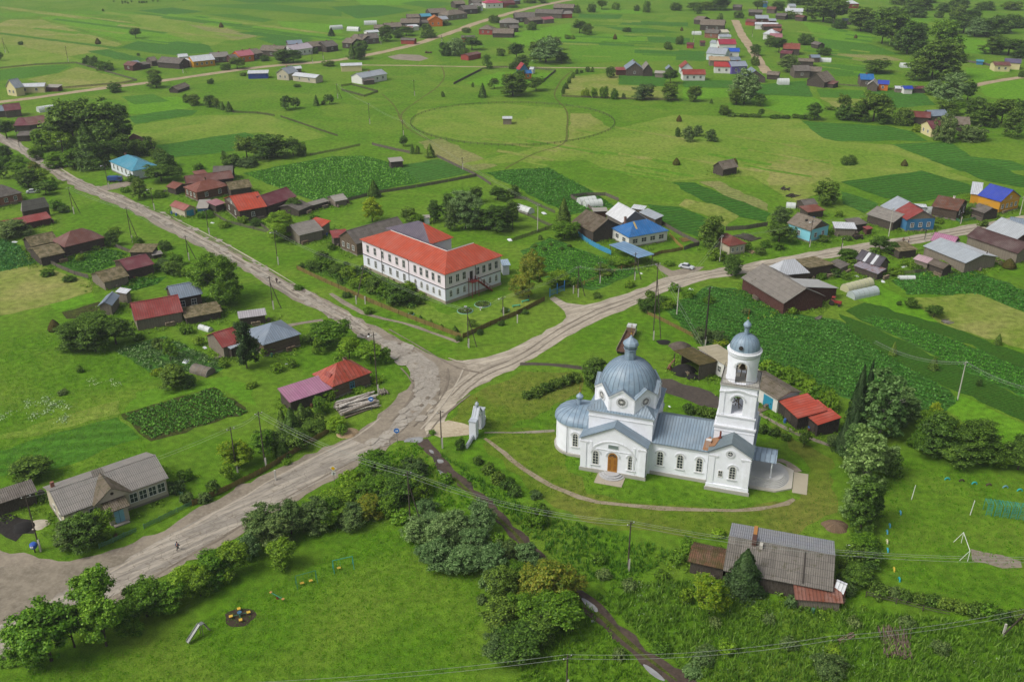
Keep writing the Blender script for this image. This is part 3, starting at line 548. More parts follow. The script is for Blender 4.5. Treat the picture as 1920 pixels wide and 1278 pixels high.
# ---------------- trees ----------------
def rnd_unit(n):
    v=rng.normal(size=(n,3)); return v/np.linalg.norm(v,axis=1)[:,None]
def leaves(P,N,size,jit=.5,asp=.62):
    """one bent rhombic leaf tuft per point P facing roughly N"""
    n=len(P); N=N+rng.normal(size=(n,3))*jit; N/=np.linalg.norm(N,axis=1)[:,None]
    a=np.cross(N,rnd_unit(n)); a/=np.linalg.norm(a,axis=1)[:,None]+1e-9; b=np.cross(N,a)
    s=(size*(.6+.8*rng.random(n)))[:,None]
    return np.stack([P-a*s,P-b*s*asp+N*s*.12,P+a*s,P+b*s*asp+N*s*.12],1)
def crown_pts(kind,Rr,H,n):
    """points and outward normals for a crown of radius Rr reaching height H"""
    if kind=='cone':
        t=rng.random(n)**.75; z=H*(.04+.95*t); tier=.5+.5*np.abs(np.sin(z*2.6)); r=Rr*(1-t)**.85*(.62+.38*tier)*(.45+.6*rng.random(n)**.5)
        th=rng.random(n)*6.283; r*=1+.18*np.sin(th*5+z*1.7); P=np.stack([r*np.cos(th),r*np.sin(th),z-.12*r],1); N=np.stack([np.cos(th),np.sin(th),.75+0*th],1); return P,N
    nc={'round':230,'bush':170,'poplar':210,'birch':220,'willow':230,'open':80}[kind]
    z0={'round':.03,'bush':.0,'poplar':.04,'birch':.08,'willow':.0,'open':.2}[kind]
    lob=[]                                   # a handful of big boughs that bulge out of the crown
    for i in range({'round':9,'bush':8,'poplar':10,'birch':9,'willow':12,'open':7}[kind]):
        a=i*2.4+random.random(); f=(i+.5)/9
        if kind=='poplar': lob.append((Rr*.38*math.cos(a),Rr*.38*math.sin(a),H*(.12+.78*((i+.5)/10)),Rr*(.72-.38*(i/10)),H*.13))
        elif kind=='bush': q=Rr*(.28+.3*random.random()); lob.append((q*math.cos(a),q*math.sin(a),H*(.25+.22*random.random()),Rr*(.42+.16*random.random()),H*(.38+.14*random.random())))
        else:
            hz=.22+.56*random.random() if i>1 else .7; q=Rr*(.25+.35*random.random())*(1.1-.5*abs(hz-.4)) if i>1 else Rr*.12; lob.append((q*math.cos(a),q*math.sin(a),H*hz,Rr*(.36+.18*random.random()),H*(.17+.09*random.random())))
    C=[];Q=[]
    while len(C)<nc:
        u=rnd_unit(1)[0]; k=.55+.45*random.random()**.5; L_=lob[random.randrange(len(lob))]
        x,y,z=L_[0]+u[0]*L_[3]*k,L_[1]+u[1]*L_[3]*k,L_[2]+u[2]*L_[4]*k
        if z<H*z0 or z>H: continue
        C.append((x,y,z)); Q.append(Rr*(.07+.11*random.random())*(1 if kind!='open' else .9))
    C=np.array(C);Q=np.array(Q); idx=rng.choice(nc,n,p=(Q**2)/(Q**2).sum()); u=rnd_unit(n); u[:,2]=np.where(u[:,2]<-.3,-u[:,2]*.6,u[:,2])
    rad=np.clip(np.abs(rng.normal(.85,.38,n)),.1,2.1)[:,None]
    off=u*Q[idx][:,None]*rad*np.array([1,1,.85])
    if kind=='birch': off[:,2]-=np.abs(rng.normal(size=n))*.5*Q[idx]
    P=C[idx]+off; P[:,2]=np.clip(P[:,2],.03*H*rng.random(n),H)
    ctr=np.array([0,0,H*.35]); o=(P-ctr); o/=np.linalg.norm(o,axis=1)[:,None]
    N=u*.8+o*.5+np.array([0,0,.35]); return P,N
LEAF={'dark':leafm('#213a12','#426422','#70943c'),'mid':leafm('#2c4c12','#4f7a20','#7da538'),'light':leafm('#355c16','#568622','#82ac3c'),
 'yellow':leafm('#4c721a','#719424','#98a834'),'willow':leafm('#33502a','#577a44','#8cab70'),'grey':leafm('#2c4420','#496634','#789054'),
 'spruce':leafm('#172a18','#23401f','#36552c'),'autumn':leafm('#3c5a1c','#647c28','#8f8c34'),'poplar':leafm('#375828','#557a3c','#82a466')}
BARK=wood('#4a4036',False,.15); BIRCHB=wood('#b8b4aa',True,.5)
def limb_tree(Rr,H,kind,seed):
    r=random.Random(seed); m=MB(); th=H*(.9 if kind=='cone' else .62); r0=max(.07,H*.02)
    lean=Vector((r.uniform(-.04,.04)*H,r.uniform(-.04,.04)*H,0)); N=4
    pts=[Vector((0,0,-.2))+lean*((i/N)**2)+Vector((0,0,(th+.2)*i/N)) for i in range(N+1)]
    for i in range(N): m.tube(pts[i],pts[i+1],r0*(1-i/N*.75),r0*(1-(i+1)/N*.75),7,caps=(i in (0,N-1)))
    if kind!='cone':
        for k in range(9):
            f=.3+.6*r.random(); a=r.random()*6.283; b=Vector((0,0,0))+pts[0].lerp(pts[-1],f); L=Rr*(.5+.4*r.random())
            e=b+Vector((math.cos(a)*L,math.sin(a)*L,L*(.5+.5*r.random()))); e.z=min(e.z,H*.93)
            mid=b.lerp(e,.5)+Vector((0,0,-.05*L)); m.tube(b,mid,r0*.4,r0*.25,5,caps=False); m.tube(mid,e,r0*.25,r0*.1,5)
    return m
PROTO={}
def proto(kind,leaf,size,var):
    key=(kind,leaf,size,var)
    if key in PROTO: return PROTO[key]
    Rr,H,n,ls={'S':(1.6,3.6,2600,.135),'M':(3.2,8,12500,.15),'L':(5.5,13.5,42000,.16)}[size]
    if kind=='cone': Rr*=.62; n=int(n*1.1); ls*=.85
    if kind=='poplar': Rr*=.72
    if kind=='bush': H*=.62
    if kind=='open': n=int(n*.55)
    P,N=crown_pts(kind,Rr,H,n); P[:,:2]*=1+.0*P[:,:2]
    cm=quadmesh('crown',leaves(P,N,np.full(n,ls),.55 if kind!='cone' else .35),LEAF[leaf])
    tm=limb_tree(Rr,H,kind,hash(kind)%97+var).mesh('trunk',BIRCHB if kind in('birch',) or leaf=='poplar' else BARK)
    w=float(np.percentile(np.abs(P[:,0]),99.5)); h=float(P[:,2].max()); PROTO[key]=(cm,tm,w*2,h); return PROTO[key]
KINDS={ # code: (form, leaf, name, look)
 'r':('round','dark','leafy_tree','dark green leafy tree'),'m':('round','mid','leafy_tree','mid-green leafy tree'),'l':('round','light','leafy_tree','light green leafy tree'),
 'y':('round','yellow','leafy_tree','yellow-green leafy tree'),'a':('round','autumn','leafy_tree','green tree turning amber'),
 'b':('bush','dark','bush','dark green bush'),'B':('bush','mid','bush','mid-green bush'),'L':('bush','light','bush','light green bush'),'W':('bush','willow','willow_bush','grey-green willow bush'),'Y':('bush','yellow','bush','yellow-green bush'),'G':('bush','grey','bush','dull grey-green bush'),
 'w':('willow','willow','willow_tree','grey-green willow'),'g':('willow','grey','leafy_tree','dull grey-green tree'),
 'P':('round','spruce','pine_tree','dark bushy pine'),'s':('cone','spruce','spruce_tree','dark pointed spruce'),'c':('cone','dark','conifer_tree','green pointed conifer'),
 'i':('birch','mid','birch_tree','spreading birch'),'o':('open','light','birch_tree','thin sparse birch'),'p':('poplar','poplar','poplar_tree','tall pale poplar'),'d':('poplar','dark','poplar_tree','tall dark poplar')}
def hgt(g,ytop):
    lo,hi=0,60
    for _ in range(30):
        m=(lo+hi)/2
        if proj((g.x,g.y,m))[1]>ytop: lo=m
        else: hi=m
    return lo
TREES=[]
def tree(tg,x,y,wpx,hpx,k,label=None):
    s=TAG[tg][2]; g=at((x,y),0,tg); q=ppm((g.x,g.y,2)); w=wpx/s/q*(.86 if tg==12 and wpx>150 else .93 if tg==13 and wpx>150 else 1); sn=HC/math.hypot(HC,g.y)
    g=at((x,y-wpx*sn*.36),0,tg)           # base of the trunk stands behind the crown's lowest front edge
    x0,y0=px(tg,(x,y)); h=max(1.0,hgt(g,y0-hpx/s))*(.86 if tg==12 and wpx>150 else 1.4 if tg in(2,3) and wpx>=85 and hpx<wpx*.9 else .97)
    form,leaf,name,look=KINDS[k]; vol=max(w,h*.6); size='S' if vol<3.8 else 'M' if vol<9 else 'L'
    if g.y>330 and size=='L': size='M'
    if g.y>330 and vol<6: size='S'
    cm,tm,pw,ph=proto(form,leaf,size,(len(TREES)%3))
    adj='tall' if h>11 else 'big' if w>9 else 'small' if vol<3.5 else ''
    o=empty(name,(g.x,g.y,0),random.random()*6.283); o.scale=(w/pw,w/pw,h/ph); link('crown',cm,o); link('trunk',tm,o)
    tag(o,label or '',('tree' if 'tree' in name else 'bush'),None); o['auto']=(adj+' '+look).strip(); TREES.append(o); return o
TL={
1:"""765 220 60 70 r;118 255 30 25 b;5 345 35 55 r;490 362 50 50 b;530 378 65 65 b;590 402 95 65 B;860 418 80 27 b;880 500 90 95 r;645 525 90 70 b;1185 475 40 35 b;778 316 20 20 b;580 66 14 18 b;
 1050 582 50 58 b;1095 597 78 72 r;1180 607 72 78 r;1220 617 45 70 r;1255 622 28 52 c;1290 632 50 62 c;1610 622 62 88 r;1665 615 52 70 r;1780 598 36 65 c;1820 592 30 32 b;1855 590 50 62 r;
 1590 362 100 90 r;1650 357 95 82 r;1775 305 40 40 b;1845 377 80 42 b;1335 392 85 72 r;1270 397 60 42 b;1490 347 62 42 b;1865 207 45 52 s;1370 430 40 25 b;1670 492 50 20 b;
 690 22 14 20 b;705 18 12 16 b;720 22 12 14 b;740 14 10 14 b;785 18 12 14 b;800 20 12 18 b;812 18 12 14 b;825 16 10 12 b;860 10 10 12 b;888 12 10 14 b;1033 8 10 10 b;640 12 10 12 b;
 430 880 250 350 r;360 900 150 170 m;420 960 150 130 m;620 930 150 150 r;700 900 130 150 r;560 940 120 130 m;600 885 260 330 r;690 830 150 260 d;350 822 170 230 r;515 962 190 285 c;455 890 70 160 c;240 860 150 140 m;800 880 150 110 b;310 950 120 95 l;205 905 90 80 m;40 790 110 125 r;95 930 90 60 L;30 920 90 110 r;
 1390 905 130 145 r;1480 905 160 155 r;1560 895 150 145 r;1650 885 90 115 r;1700 882 60 85 b;1300 942 120 85 b;1390 945 120 60 G;930 952 120 100 b;900 905 90 70 b;1260 885 30 40 b""",
2:"""62 335 50 90 c;105 340 70 80 r;110 287 80 62 b;255 237 80 100 r;320 217 80 62 b;365 205 80 60 r;490 217 90 42 b;705 187 60 37 b;595 317 90 82 b;650 317 100 80 W;690 322 80 62 b;735 287 90 62 r;895 317 50 52 b;955 305 40 42 Y;985 342 90 77 r;
 1150 362 180 165 w;1100 335 110 110 r;1205 285 70 82 g;1240 362 80 72 r;820 392 60 92 m;960 392 40 47 b;1015 392 90 62 r;1005 452 60 60 r;860 502 50 66 r;795 552 50 86 c;965 552 165 107 r;1095 517 90 87 r;740 492 18 30 b;570 547 25 36 b;
 1340 192 80 82 r;1385 200 60 72 r;1270 222 40 30 B;1302 222 30 26 B;1605 182 50 30 b;1410 72 60 62 b;1465 57 60 62 r;1545 57 50 46 B;1660 64 40 42 b;1715 72 50 70 B;1880 62 70 52 b;1835 282 50 52 b;1900 252 50 52 b;1325 77 40 52 b;770 72 40 42 b;1070 172 60 50 b;860 132 70 50 b;
 1250 532 25 60 b;1265 502 26 42 b;1282 472 26 42 b;1303 442 28 40 b;1325 418 26 32 b;1350 412 24 20 b;1385 407 30 36 b;1412 407 22 32 b;1515 440 60 70 r;1375 547 46 52 Y;1420 552 46 66 L;1480 557 52 76 B;1535 562 46 66 B;1588 557 22 36 b;1695 567 110 100 g;1850 572 100 112 r;1850 475 80 92 r;
 350 827 50 66 r;400 867 30 62 c;430 868 36 50 b;500 890 62 82 c;1890 772 34 62 b;1060 20 80 30 b;960 45 80 20 b;1130 20 60 40 r;480 175 60 45 b;590 145 50 30 b""",
3:"""60 577 86 102 r;345 597 175 155 w;300 597 90 102 r;435 602 60 77 r;395 542 80 92 g;160 584 20 30 c;230 652 72 66 r;280 660 70 26 b;340 662 70 26 b;400 662 60 24 b;440 664 36 56 r;520 670 70 24 b;580 670 60 24 b;635 667 50 30 b;740 682 92 77 r;680 674 52 32 b;900 622 76 97 r;910 682 112 72 b;990 692 132 92 r;1070 697 182 132 r;1130 702 82 72 r;830 622 62 26 b;
 30 802 70 97 g;80 772 60 70 g;160 802 62 76 g;930 927 92 40 b;1410 542 100 102 w;1500 602 180 142 w;1600 572 90 122 r;1640 702 120 162 r;1700 722 150 152 r;1790 712 150 172 r;1850 782 120 182 r;1470 805 150 130 G;1620 802 150 82 G;1240 712 112 82 b;1320 745 60 50 Y;1480 662 100 70 r;1540 652 80 82 m;1900 642 60 82 r;1560 520 80 60 r;
 1400 455 230 242 r;1500 445 160 222 r;1450 340 150 242 m;1330 462 130 102 r;1330 330 110 110 r;1170 272 200 170 r;1260 312 160 142 r;1210 290 110 90 r;1120 252 112 92 r;1320 250 110 90 r;
 790 132 170 142 r;850 142 150 152 r;880 164 82 62 b;1000 182 160 152 r;1060 192 90 82 r;1150 92 72 52 b;1200 97 90 52 b;1310 102 120 52 b;1290 52 90 60 b;1350 62 120 62 r;1470 72 82 62 b;1440 102 52 42 b;1540 112 100 72 b;1580 192 150 82 r;1640 212 130 82 w;1700 212 150 82 r;1780 192 150 82 b;1860 162 120 62 b;1740 312 120 82 r;1830 322 180 82 r;1900 332 100 62 r;
 490 267 72 72 r;540 302 82 97 r;405 317 62 72 r;405 372 52 62 b;590 412 112 112 g;690 257 92 52 b;790 315 90 42 b;1090 417 150 62 r;1300 522 52 42 b;1905 437 40 42 b;60 60 70 50 r;130 62 80 55 r;210 62 120 60 r;315 105 60 45 b;450 42 70 45 r;540 62 80 60 r;700 72 150 82 r;630 32 90 40 r;600 110 90 40 b;1560 45 110 40 b;1700 60 110 40 b;1620 120 110 50 r;1850 60 110 40 b;80 80 50 60 r;210 130 40 60 b;420 60 60 60 r;1230 30 120 40 b;1380 20 120 40 b;760 60 110 60 r;880 60 90 50 r;640 110 60 40 b""",
4:"""120 135 150 130 l;215 222 170 160 r;330 202 160 142 m;262 92 90 80 a;345 272 120 112 r;430 382 120 90 L;480 400 90 60 b;845 652 112 132 r;110 592 210 142 g;20 560 110 100 g;1045 302 132 172 r;940 247 90 52 L;1210 182 220 152 r;1290 872 170 112 r;1230 830 110 90 g;1650 1125 420 425 i;10 150 90 150 r;60 80 110 120 m;1540 440 120 60 L;380 230 90 90 L;1210 1140 90 60 L""",
5:"""190 612 220 232 l;280 402 130 122 r;285 590 110 100 r;872 482 172 212 y;885 287 102 142 c;1150 482 122 132 r;1210 492 110 90 m;1330 472 100 182 r;1440 422 122 182 r;1570 542 240 332 w;1460 540 90 220 g;1640 332 110 142 r;1660 502 110 120 r;1800 552 230 222 r;1720 540 150 180 r;1810 312 122 112 r;1900 292 60 82 r;1910 470 120 150 r;
 485 752 92 72 r;430 842 132 92 r;345 812 62 42 b;530 835 130 95 B;600 870 130 90 b;630 932 60 72 c;700 905 150 115 B;790 900 140 110 b;830 945 130 100 B;900 985 150 120 b;980 1040 160 120 B;1070 1110 220 192 r;1140 1000 130 90 B;1180 1092 120 90 b;1240 1060 70 80 L;670 800 70 36 b;560 800 90 70 B;760 960 120 80 B;860 1010 90 70 b;
 1232 1200 34 40 c;1310 1232 34 44 c;1390 1268 44 44 c;1490 1300 60 62 c;1620 1255 62 66 r;1860 1150 70 40 b;1250 1085 40 30 b;1170 940 100 60 B""",
0:"""118 742 20 12 G;150 700 18 14 B;232 560 26 22 B;208 530 24 20 b;190 610 30 20 B;262 640 22 16 B;300 655 30 22 b;352 628 26 20 B;372 650 24 20 m;420 690 22 16 B;500 668 26 22 B;520 700 28 20 L;548 690 22 18 B;470 730 24 14 B;600 665 34 34 m;640 690 30 26 B;310 470 24 20 b;330 500 30 24 m;350 520 24 20 B;150 490 20 14 B;60 470 24 16 B;90 520 30 16 B;130 530 26 14 b;215 440 24 16 B;258 458 22 16 B;180 470 20 14 b;420 428 24 14 B;455 420 26 16 B;480 425 26 16 b;350 400 22 14 B;300 372 24 16 B;250 342 24 16 b;330 330 26 20 b;372 320 22 16 B;300 300 26 22 r;560 400 24 14 b;590 420 22 18 B;620 470 20 16 B;1180 540 24 14 B;1120 560 20 12 b;1150 500 20 14 B;1075 450 22 20 m;1255 500 22 12 B;1400 470 22 16 B;1425 480 26 18 b;1460 470 24 16 B;1560 440 20 12 B;1590 452 18 10 b;1700 420 22 14 B;1740 400 20 14 b;1760 420 18 12 B;1850 395 18 14 B;1640 480 24 16 B;1600 500 30 20 B;1565 520 26 18 b;1680 520 30 18 B;1720 510 24 14 b;1770 500 24 12 L;1480 590 26 18 B;1400 590 20 12 G;1330 570 24 16 B;1290 560 22 18 L;1250 580 30 22 B;1220 560 22 16 b;690 590 22 14 B;650 560 20 14 b;560 545 20 12 B;860 640 14 12 b;900 628 14 12 b;940 612 14 12 b;985 590 14 12 b;430 905 30 34 m;400 930 30 34 b;385 945 26 22 G;350 950 30 26 G;330 930 34 30 G;350 905 30 26 B;640 820 26 26 m;600 800 30 26 b;560 850 36 40 r;530 860 30 34 c;500 850 40 44 r;700 945 34 30 B;735 960 40 34 m;660 985 44 44 g;610 1000 44 44 m;1240 1090 30 20 B;1180 1110 34 22 G;1120 1060 30 24 B;1130 1090 34 20 G;1270 1060 34 26 B;1290 1030 26 24 L;1340 1180 30 20 G;1420 1160 34 20 B;1480 1220 36 24 G;1560 1230 34 20 B;1600 1180 30 22 G;1700 1180 34 20 G;1760 1230 40 26 G;1240 1230 40 24 B;1320 1250 40 24 G;1160 1240 30 24 G;1640 1110 30 24 b;1600 1060 40 36 r""",
6:"""125 1064 270 392 a;385 510 132 232 c;390 612 192 152 m;1480 692 182 292 r;1530 762 152 102 B;1640 882 152 182 r;20 292 82 112 r;5 530 100 252 r;1000 1152 122 112 r;1110 1102 92 92 r;350 962 182 122 m;470 960 90 90 B;680 872 132 92 r;820 812 120 82 m;900 790 100 70 L;1215 992 92 72 L;212 600 46 40 b;175 655 40 30 b;240 680 44 32 b;290 645 36 30 b;370 680 40 32 b;430 660 36 36 b;1900 660 90 60 B;1560 560 60 60 b""",
7:"""440 348 192 202 r;80 635 200 162 r;100 485 122 132 g;415 622 72 62 r;830 702 132 142 r;935 722 112 112 r;590 782 162 122 r;1680 352 50 112 s;1530 425 100 92 r;1070 1115 112 82 r;1240 1195 122 112 r;980 1092 42 40 b;600 42 100 40 b;1610 505 82 52 b;1650 660 90 60 B;1080 820 70 60 B;1690 690 80 40 B;200 590 60 90 g;400 900 80 60 B;580 900 80 70 B;1010 800 70 50 L;130 870 60 40 B;530 430 70 50 B""",
8:"""600 255 290 260 r;720 270 250 280 r;870 215 240 230 r;1300 535 220 200 r;1400 520 150 140 b;1280 330 130 200 o;1180 420 100 60 Y;235 1245 300 215 r;120 1220 60 60 L;1790 1155 250 262 y;1850 395 210 402 P;700 60 200 120 r""",
9:"""560 225 262 212 m;700 312 162 182 l;860 355 202 192 l;970 332 92 132 m;420 190 120 100 r;540 600 170 122 l;590 835 152 112 l;480 720 140 150 m;350 800 130 180 c;270 850 130 200 c;200 830 110 170 c;430 860 150 110 r;110 960 140 140 r;60 1080 160 250 l;310 930 150 110 r;200 960 130 120 r;400 770 110 120 c;760 555 122 62 L;840 575 120 52 B;300 600 80 90 c;570 610 90 80 m;900 480 80 60 L;
 900 1235 330 250 m;1180 1200 200 172 G;720 1280 200 140 L;1530 980 80 110 b;1660 1090 90 80 b;1740 1160 110 90 b;1810 1230 120 100 b;1420 1240 120 90 L;1320 860 50 40 L;1100 1290 220 120 m;230 1090 70 50 L""",
10:"""370 575 150 232 r;20 592 90 72 b;80 565 90 72 b;140 545 90 72 b;200 525 90 76 b;255 505 80 70 b;-40 605 70 60 b;
 930 695 90 70 b;1000 712 100 72 b;1060 728 90 70 b;1370 812 80 62 b;1440 832 80 62 b;1512 855 62 52 b;1620 902 76 112 r;1010 270 120 100 G;1100 275 110 92 G;1120 290 90 50 Y;
 1400 440 90 80 L;1450 465 100 86 L;1500 490 105 95 L;1560 520 110 105 L;1610 555 112 112 L;1660 590 112 118 L;1710 630 115 120 L;1760 660 110 120 L;1790 690 90 110 L;680 90 110 90 r;760 45 80 50 b""",
11:"""650 810 150 490 s;722 710 90 430 s;560 1010 150 290 s;640 900 120 240 s;830 930 330 560 p;1000 800 260 280 p;700 1290 330 480 p;640 1100 200 330 p;880 1180 180 260 p;940 1200 112 202 d;1200 880 170 200 m;1240 1055 320 362 r;1130 1010 180 200 m;1500 1125 380 362 r;1380 1090 220 240 r;1660 1110 180 172 r;1870 1165 232 252 r;1760 1130 130 120 m;1245 740 122 132 y;935 270 60 110 c;1235 380 80 110 c;1580 500 50 60 b;1720 190 60 90 c;1900 980 130 120 r;490 960 100 100 g""",
12:"""290 1115 400 470 l;160 1110 220 330 l;600 1005 300 400 l;560 870 300 430 l;420 1000 250 330 m;740 900 220 260 m;830 825 260 262 m;950 770 220 220 l;1050 700 220 230 l;1130 690 180 200 m;1200 625 222 232 l;1310 585 232 262 m;1400 470 180 180 W;1480 385 240 242 g;1560 400 200 220 g;1640 350 230 262 g;1760 320 200 220 g;1860 260 160 180 m;1585 530 170 215 m;490 425 252 272 r;400 400 140 180 g;580 350 130 180 m;80 1060 200 80 L;250 130 80 50 b""",
13:"""60 302 152 132 g;0 200 200 150 m;100 180 160 140 B;250 220 140 120 B;330 250 120 90 L;430 120 160 150 B;480 230 150 120 W;150 250 160 142 a;30 260 130 120 m;330 135 252 172 r;200 130 200 150 m;250 80 160 120 g;430 382 180 170 w;520 300 160 120 w;560 420 200 190 w;640 350 200 190 w;700 565 250 202 w;560 545 220 202 w;480 480 160 120 W;770 325 200 212 w;760 450 200 160 w;850 565 200 202 w;930 480 160 150 G;1050 505 152 142 w;880 395 90 100 L;900 705 202 212 r;830 620 120 110 W;1180 760 300 300 a;1060 680 180 200 a;1290 720 180 200 a;1200 905 292 252 m;1050 880 230 220 m;900 905 250 232 r;1000 1045 300 212 r;900 1010 200 150 g;1120 965 200 202 r;1300 880 120 160 m;1090 275 132 142 L;980 100 90 70 b;940 60 90 70 b;1130 200 90 60 b;1090 110 80 50 G;790 700 70 50 G;980 580 140 120 m;1150 590 160 130 a""",
14:"""340 672 222 292 s;150 795 202 252 y;1000 315 200 342 d;960 250 160 260 p;1060 250 120 240 d;1020 432 202 122 m;1060 500 120 110 r;980 622 182 132 r;900 500 60 60 b;1100 672 132 92 b;1190 670 90 60 G;1250 690 100 70 b;1330 705 100 72 b;1400 720 100 76 b;1470 740 110 80 b;1550 760 110 80 b;1640 780 120 86 b;1720 790 120 96 L;1800 820 130 90 b;1890 820 120 86 b;605 725 72 80 W;540 640 90 60 B;480 820 80 60 G;250 990 120 90 L;130 1010 130 70 G;820 1130 200 130 G;1050 400 90 70 r;200 330 90 50 L;30 420 80 90 L;20 700 90 100 B;930 660 90 70 G;60 1110 120 50 W"""}
for tg,s in TL.items():
    for e in s.replace('\n','').split(';'):
        a=e.split()
        if len(a)==5: tree(tg,float(a[0]),float(a[1]),float(a[2]),float(a[3]),a[4])
# far-off woodland that reads as one mass
def scatter_pts(tg,pts,n=None,dens=None,rows=None,ang=0,step=1.0,jit=.2):
    P=np.array([(p.x,p.y) for p in poly_world(tg,pts)]); lo,hi=P.min(0),P.max(0)
    if rows:
        c,s_=math.cos(R(ang)),math.sin(R(ang)); ext=np.linalg.norm(hi-lo); k=np.arange(-ext/2,ext/2,step); r=np.arange(-ext/2,ext/2,rows)
        A,Bv=np.meshgrid(k,r); A=A.ravel()+rng.normal(size=A.size)*jit; Bv=Bv.ravel()+rng.normal(size=Bv.size)*jit*.4
        X=np.stack([A*c-Bv*s_,A*s_+Bv*c],1)+(lo+hi)/2
    else:
        n=n or int(np.prod(hi-lo)*dens); X=lo+rng.random((n,2))*(hi-lo)
    ins=np.zeros(len(X),bool); j=len(P)-1
    for i in range(len(P)):
        xi,yi=P[i];xj,yj=P[j]; c_=((yi>X[:,1])!=(yj>X[:,1]))&(X[:,0]<(xj-xi)*(X[:,1]-yi)/(yj-yi+1e-12)+xi); ins^=c_; j=i
    return X[ins]
def plants(name,label,tg,pts,leaf,size,hgt_,per=6,cat=None,spread=.35,upright=.5,**k):
    X=scatter_pts(tg,pts,**k); n=len(X)*per
    Pc=np.repeat(X,per,0); off=rng.normal(size=(n,2))*spread; z=rng.random(n)*hgt_*(1-.3*np.minimum(1,np.abs(off).sum(1)/spread/2))+.03
    P=np.column_stack([Pc+off,z]); N=np.column_stack([off*upright/spread,np.full(n,1-upright*.5)])
    c=P.mean(0); c[2]=0; me=quadmesh(name,leaves(P-c,N,np.full(n,size),.45),leaf)
    o=link(name,me,None,tuple(c)); tag(o,label,cat,None,'stuff'); return o
def blades(name,label,tg,pts,leaf,h,w,per=4,**k):
    X=scatter_pts(tg,pts,**k); n=len(X)*per; Pc=np.repeat(X,per,0)+rng.normal(size=(n,2))*.18
    a=rng.random(n)*6.283; d=np.stack([np.cos(a),np.sin(a)],1); hh=h*(.5+rng.random(n))[:,None]; ln=rng.normal(size=(n,2))*.35*h
    z0=np.zeros((n,1)); V=np.stack([np.hstack([Pc-d*w,z0]),np.hstack([Pc+d*w,z0]),np.hstack([Pc+d*w*.4+ln,hh]),np.hstack([Pc-d*w*.4+ln,hh*.92])],1)
    c=V.reshape(-1,3).mean(0); c[2]=0; o=link(name,quadmesh(name,V-c,leaf),None,tuple(c)); tag(o,label,None,None,'stuff'); return o
LG=leafm('#33681a','#4a8520','#68a02e',.12); LG2=leafm('#2f5a1c','#42761f','#5f9430',.12); LP=leafm('#2c5c1e','#42802e','#649f46',.25); LPn=leafm('#224e18','#3c7426','#64a03e',.4)
LPale=leafm('#84a070','#a2ba90','#bccca8',.3)
plants('potato_plants','dark leafy potato plants in rows on bare soil left of the mauve roof',8,[(915,712),(1600,512),(1850,690),(1135,895)],LPn,.2,.55,per=34,rows=1.15,ang=-36,step=.95,jit=.14,spread=.26)
plants('garden_plants','tall leafy garden crop beside the thin birch',8,[(870,228),(1230,128),(1690,332),(1610,395),(1150,392)],LEAF['willow'],.22,.8,per=16,dens=.9,spread=.35)
plants('potato_plants','broad potato field behind the church garages',0,[(1250,580),(1332,538),(1400,548),(1470,588),(1575,603),(1640,652),(1755,720),(1795,752),(1765,768),(1690,760),(1580,740),(1460,690),(1420,685),(1322,650)],LP,.24,.45,per=7,rows=1.5,ang=-30,step=.7,spread=.26)
plants('potato_plants','potato field between the two dark grain strips',0,[(1618,601),(1640,593),(1700,605),(1800,643),(1925,695),(1925,745),(1800,690),(1702,638)],leafm('#2c641c','#468a2a','#6aac3e',.15),.22,.4,per=6,rows=1.1,ang=-38,step=.7,spread=.26)
plants('vegetable_beds','rows of vegetable beds beside the blue fence',0,[(985,475),(1030,448),(1105,475),(1180,500),(1195,510),(1110,540),(1030,515)],leafm('#2c601c','#488a28','#6cae3a',.3),.22,.45,per=8,rows=1.6,ang=-34,step=.6,spread=.25)
plants('potato_plants','potato field behind the red-roofed timber houses',0,[(458,326),(560,307),(625,295),(680,293),(743,309),(788,340),(712,356),(655,370),(600,378),(575,370),(505,345)],leafm('#387424','#448430','#54943c',.1),.4,.4,per=3,rows=1.4,ang=12,step=1.1)
plants('potato_plants','potato field beyond the dark poplars of the school',0,[(912,325),(975,317),(1030,316),(1110,358),(1150,385),(1072,400),(1020,380),(965,350)],leafm('#346a24','#407c2e','#509038',.1),.36,.4,per=3,rows=1.4,ang=-38,step=1.0)
plants('potato_plants','potato field right of the white metal roofs',0,[(1675,525),(1740,507),(1800,500),(1925,548),(1925,588),(1840,552),(1702,552)],leafm('#2f641e','#44862c','#64a23e',.15),.3,.4,per=4,rows=1.2,ang=-35,step=.8)
plants('potato_plants','weedy potato plot between the brown-roofed cottages',4,[(380,745),(560,700),(720,650),(945,700),(895,760),(700,850)],leafm('#23501a','#3a7426','#5a9436',.3),.3,.5,per=6,rows=1.2,ang=-30,step=.8)
plants('garden_plants','overgrown garden behind the red and blue-grey roofs',4,[(765,930),(960,882),(1245,872),(1180,930),(900,1000)],leafm('#23501a','#3a7426','#5a9436',.3),.3,.6,per=6,dens=1.2)
plants('garden_plants','cabbage and potato plot at the far left edge',4,[(-20,570),(150,645),(275,770),(0,838)],leafm('#2a5a30','#3f7a3c','#5f9a54',.3),.3,.45,per=5,rows=1.2,ang=0,step=.8)
blades('tall_grass','long rough grass and weeds by the grey barn',0,[(1110,1120),(1180,1090),(1290,1090),(1400,1130),(1580,1140),(1930,1180),(1930,1290),(1320,1290)],leafm('#37621d','#4c7a28','#6f9444',.12),.75,.09,per=4,dens=3.2)
blades('tall_grass','long rough grass beside the lower muddy track',0,[(1000,1200),(1100,1130),(1230,1290),(960,1290)],LG2,.55,.08,per=4,dens=3.0)
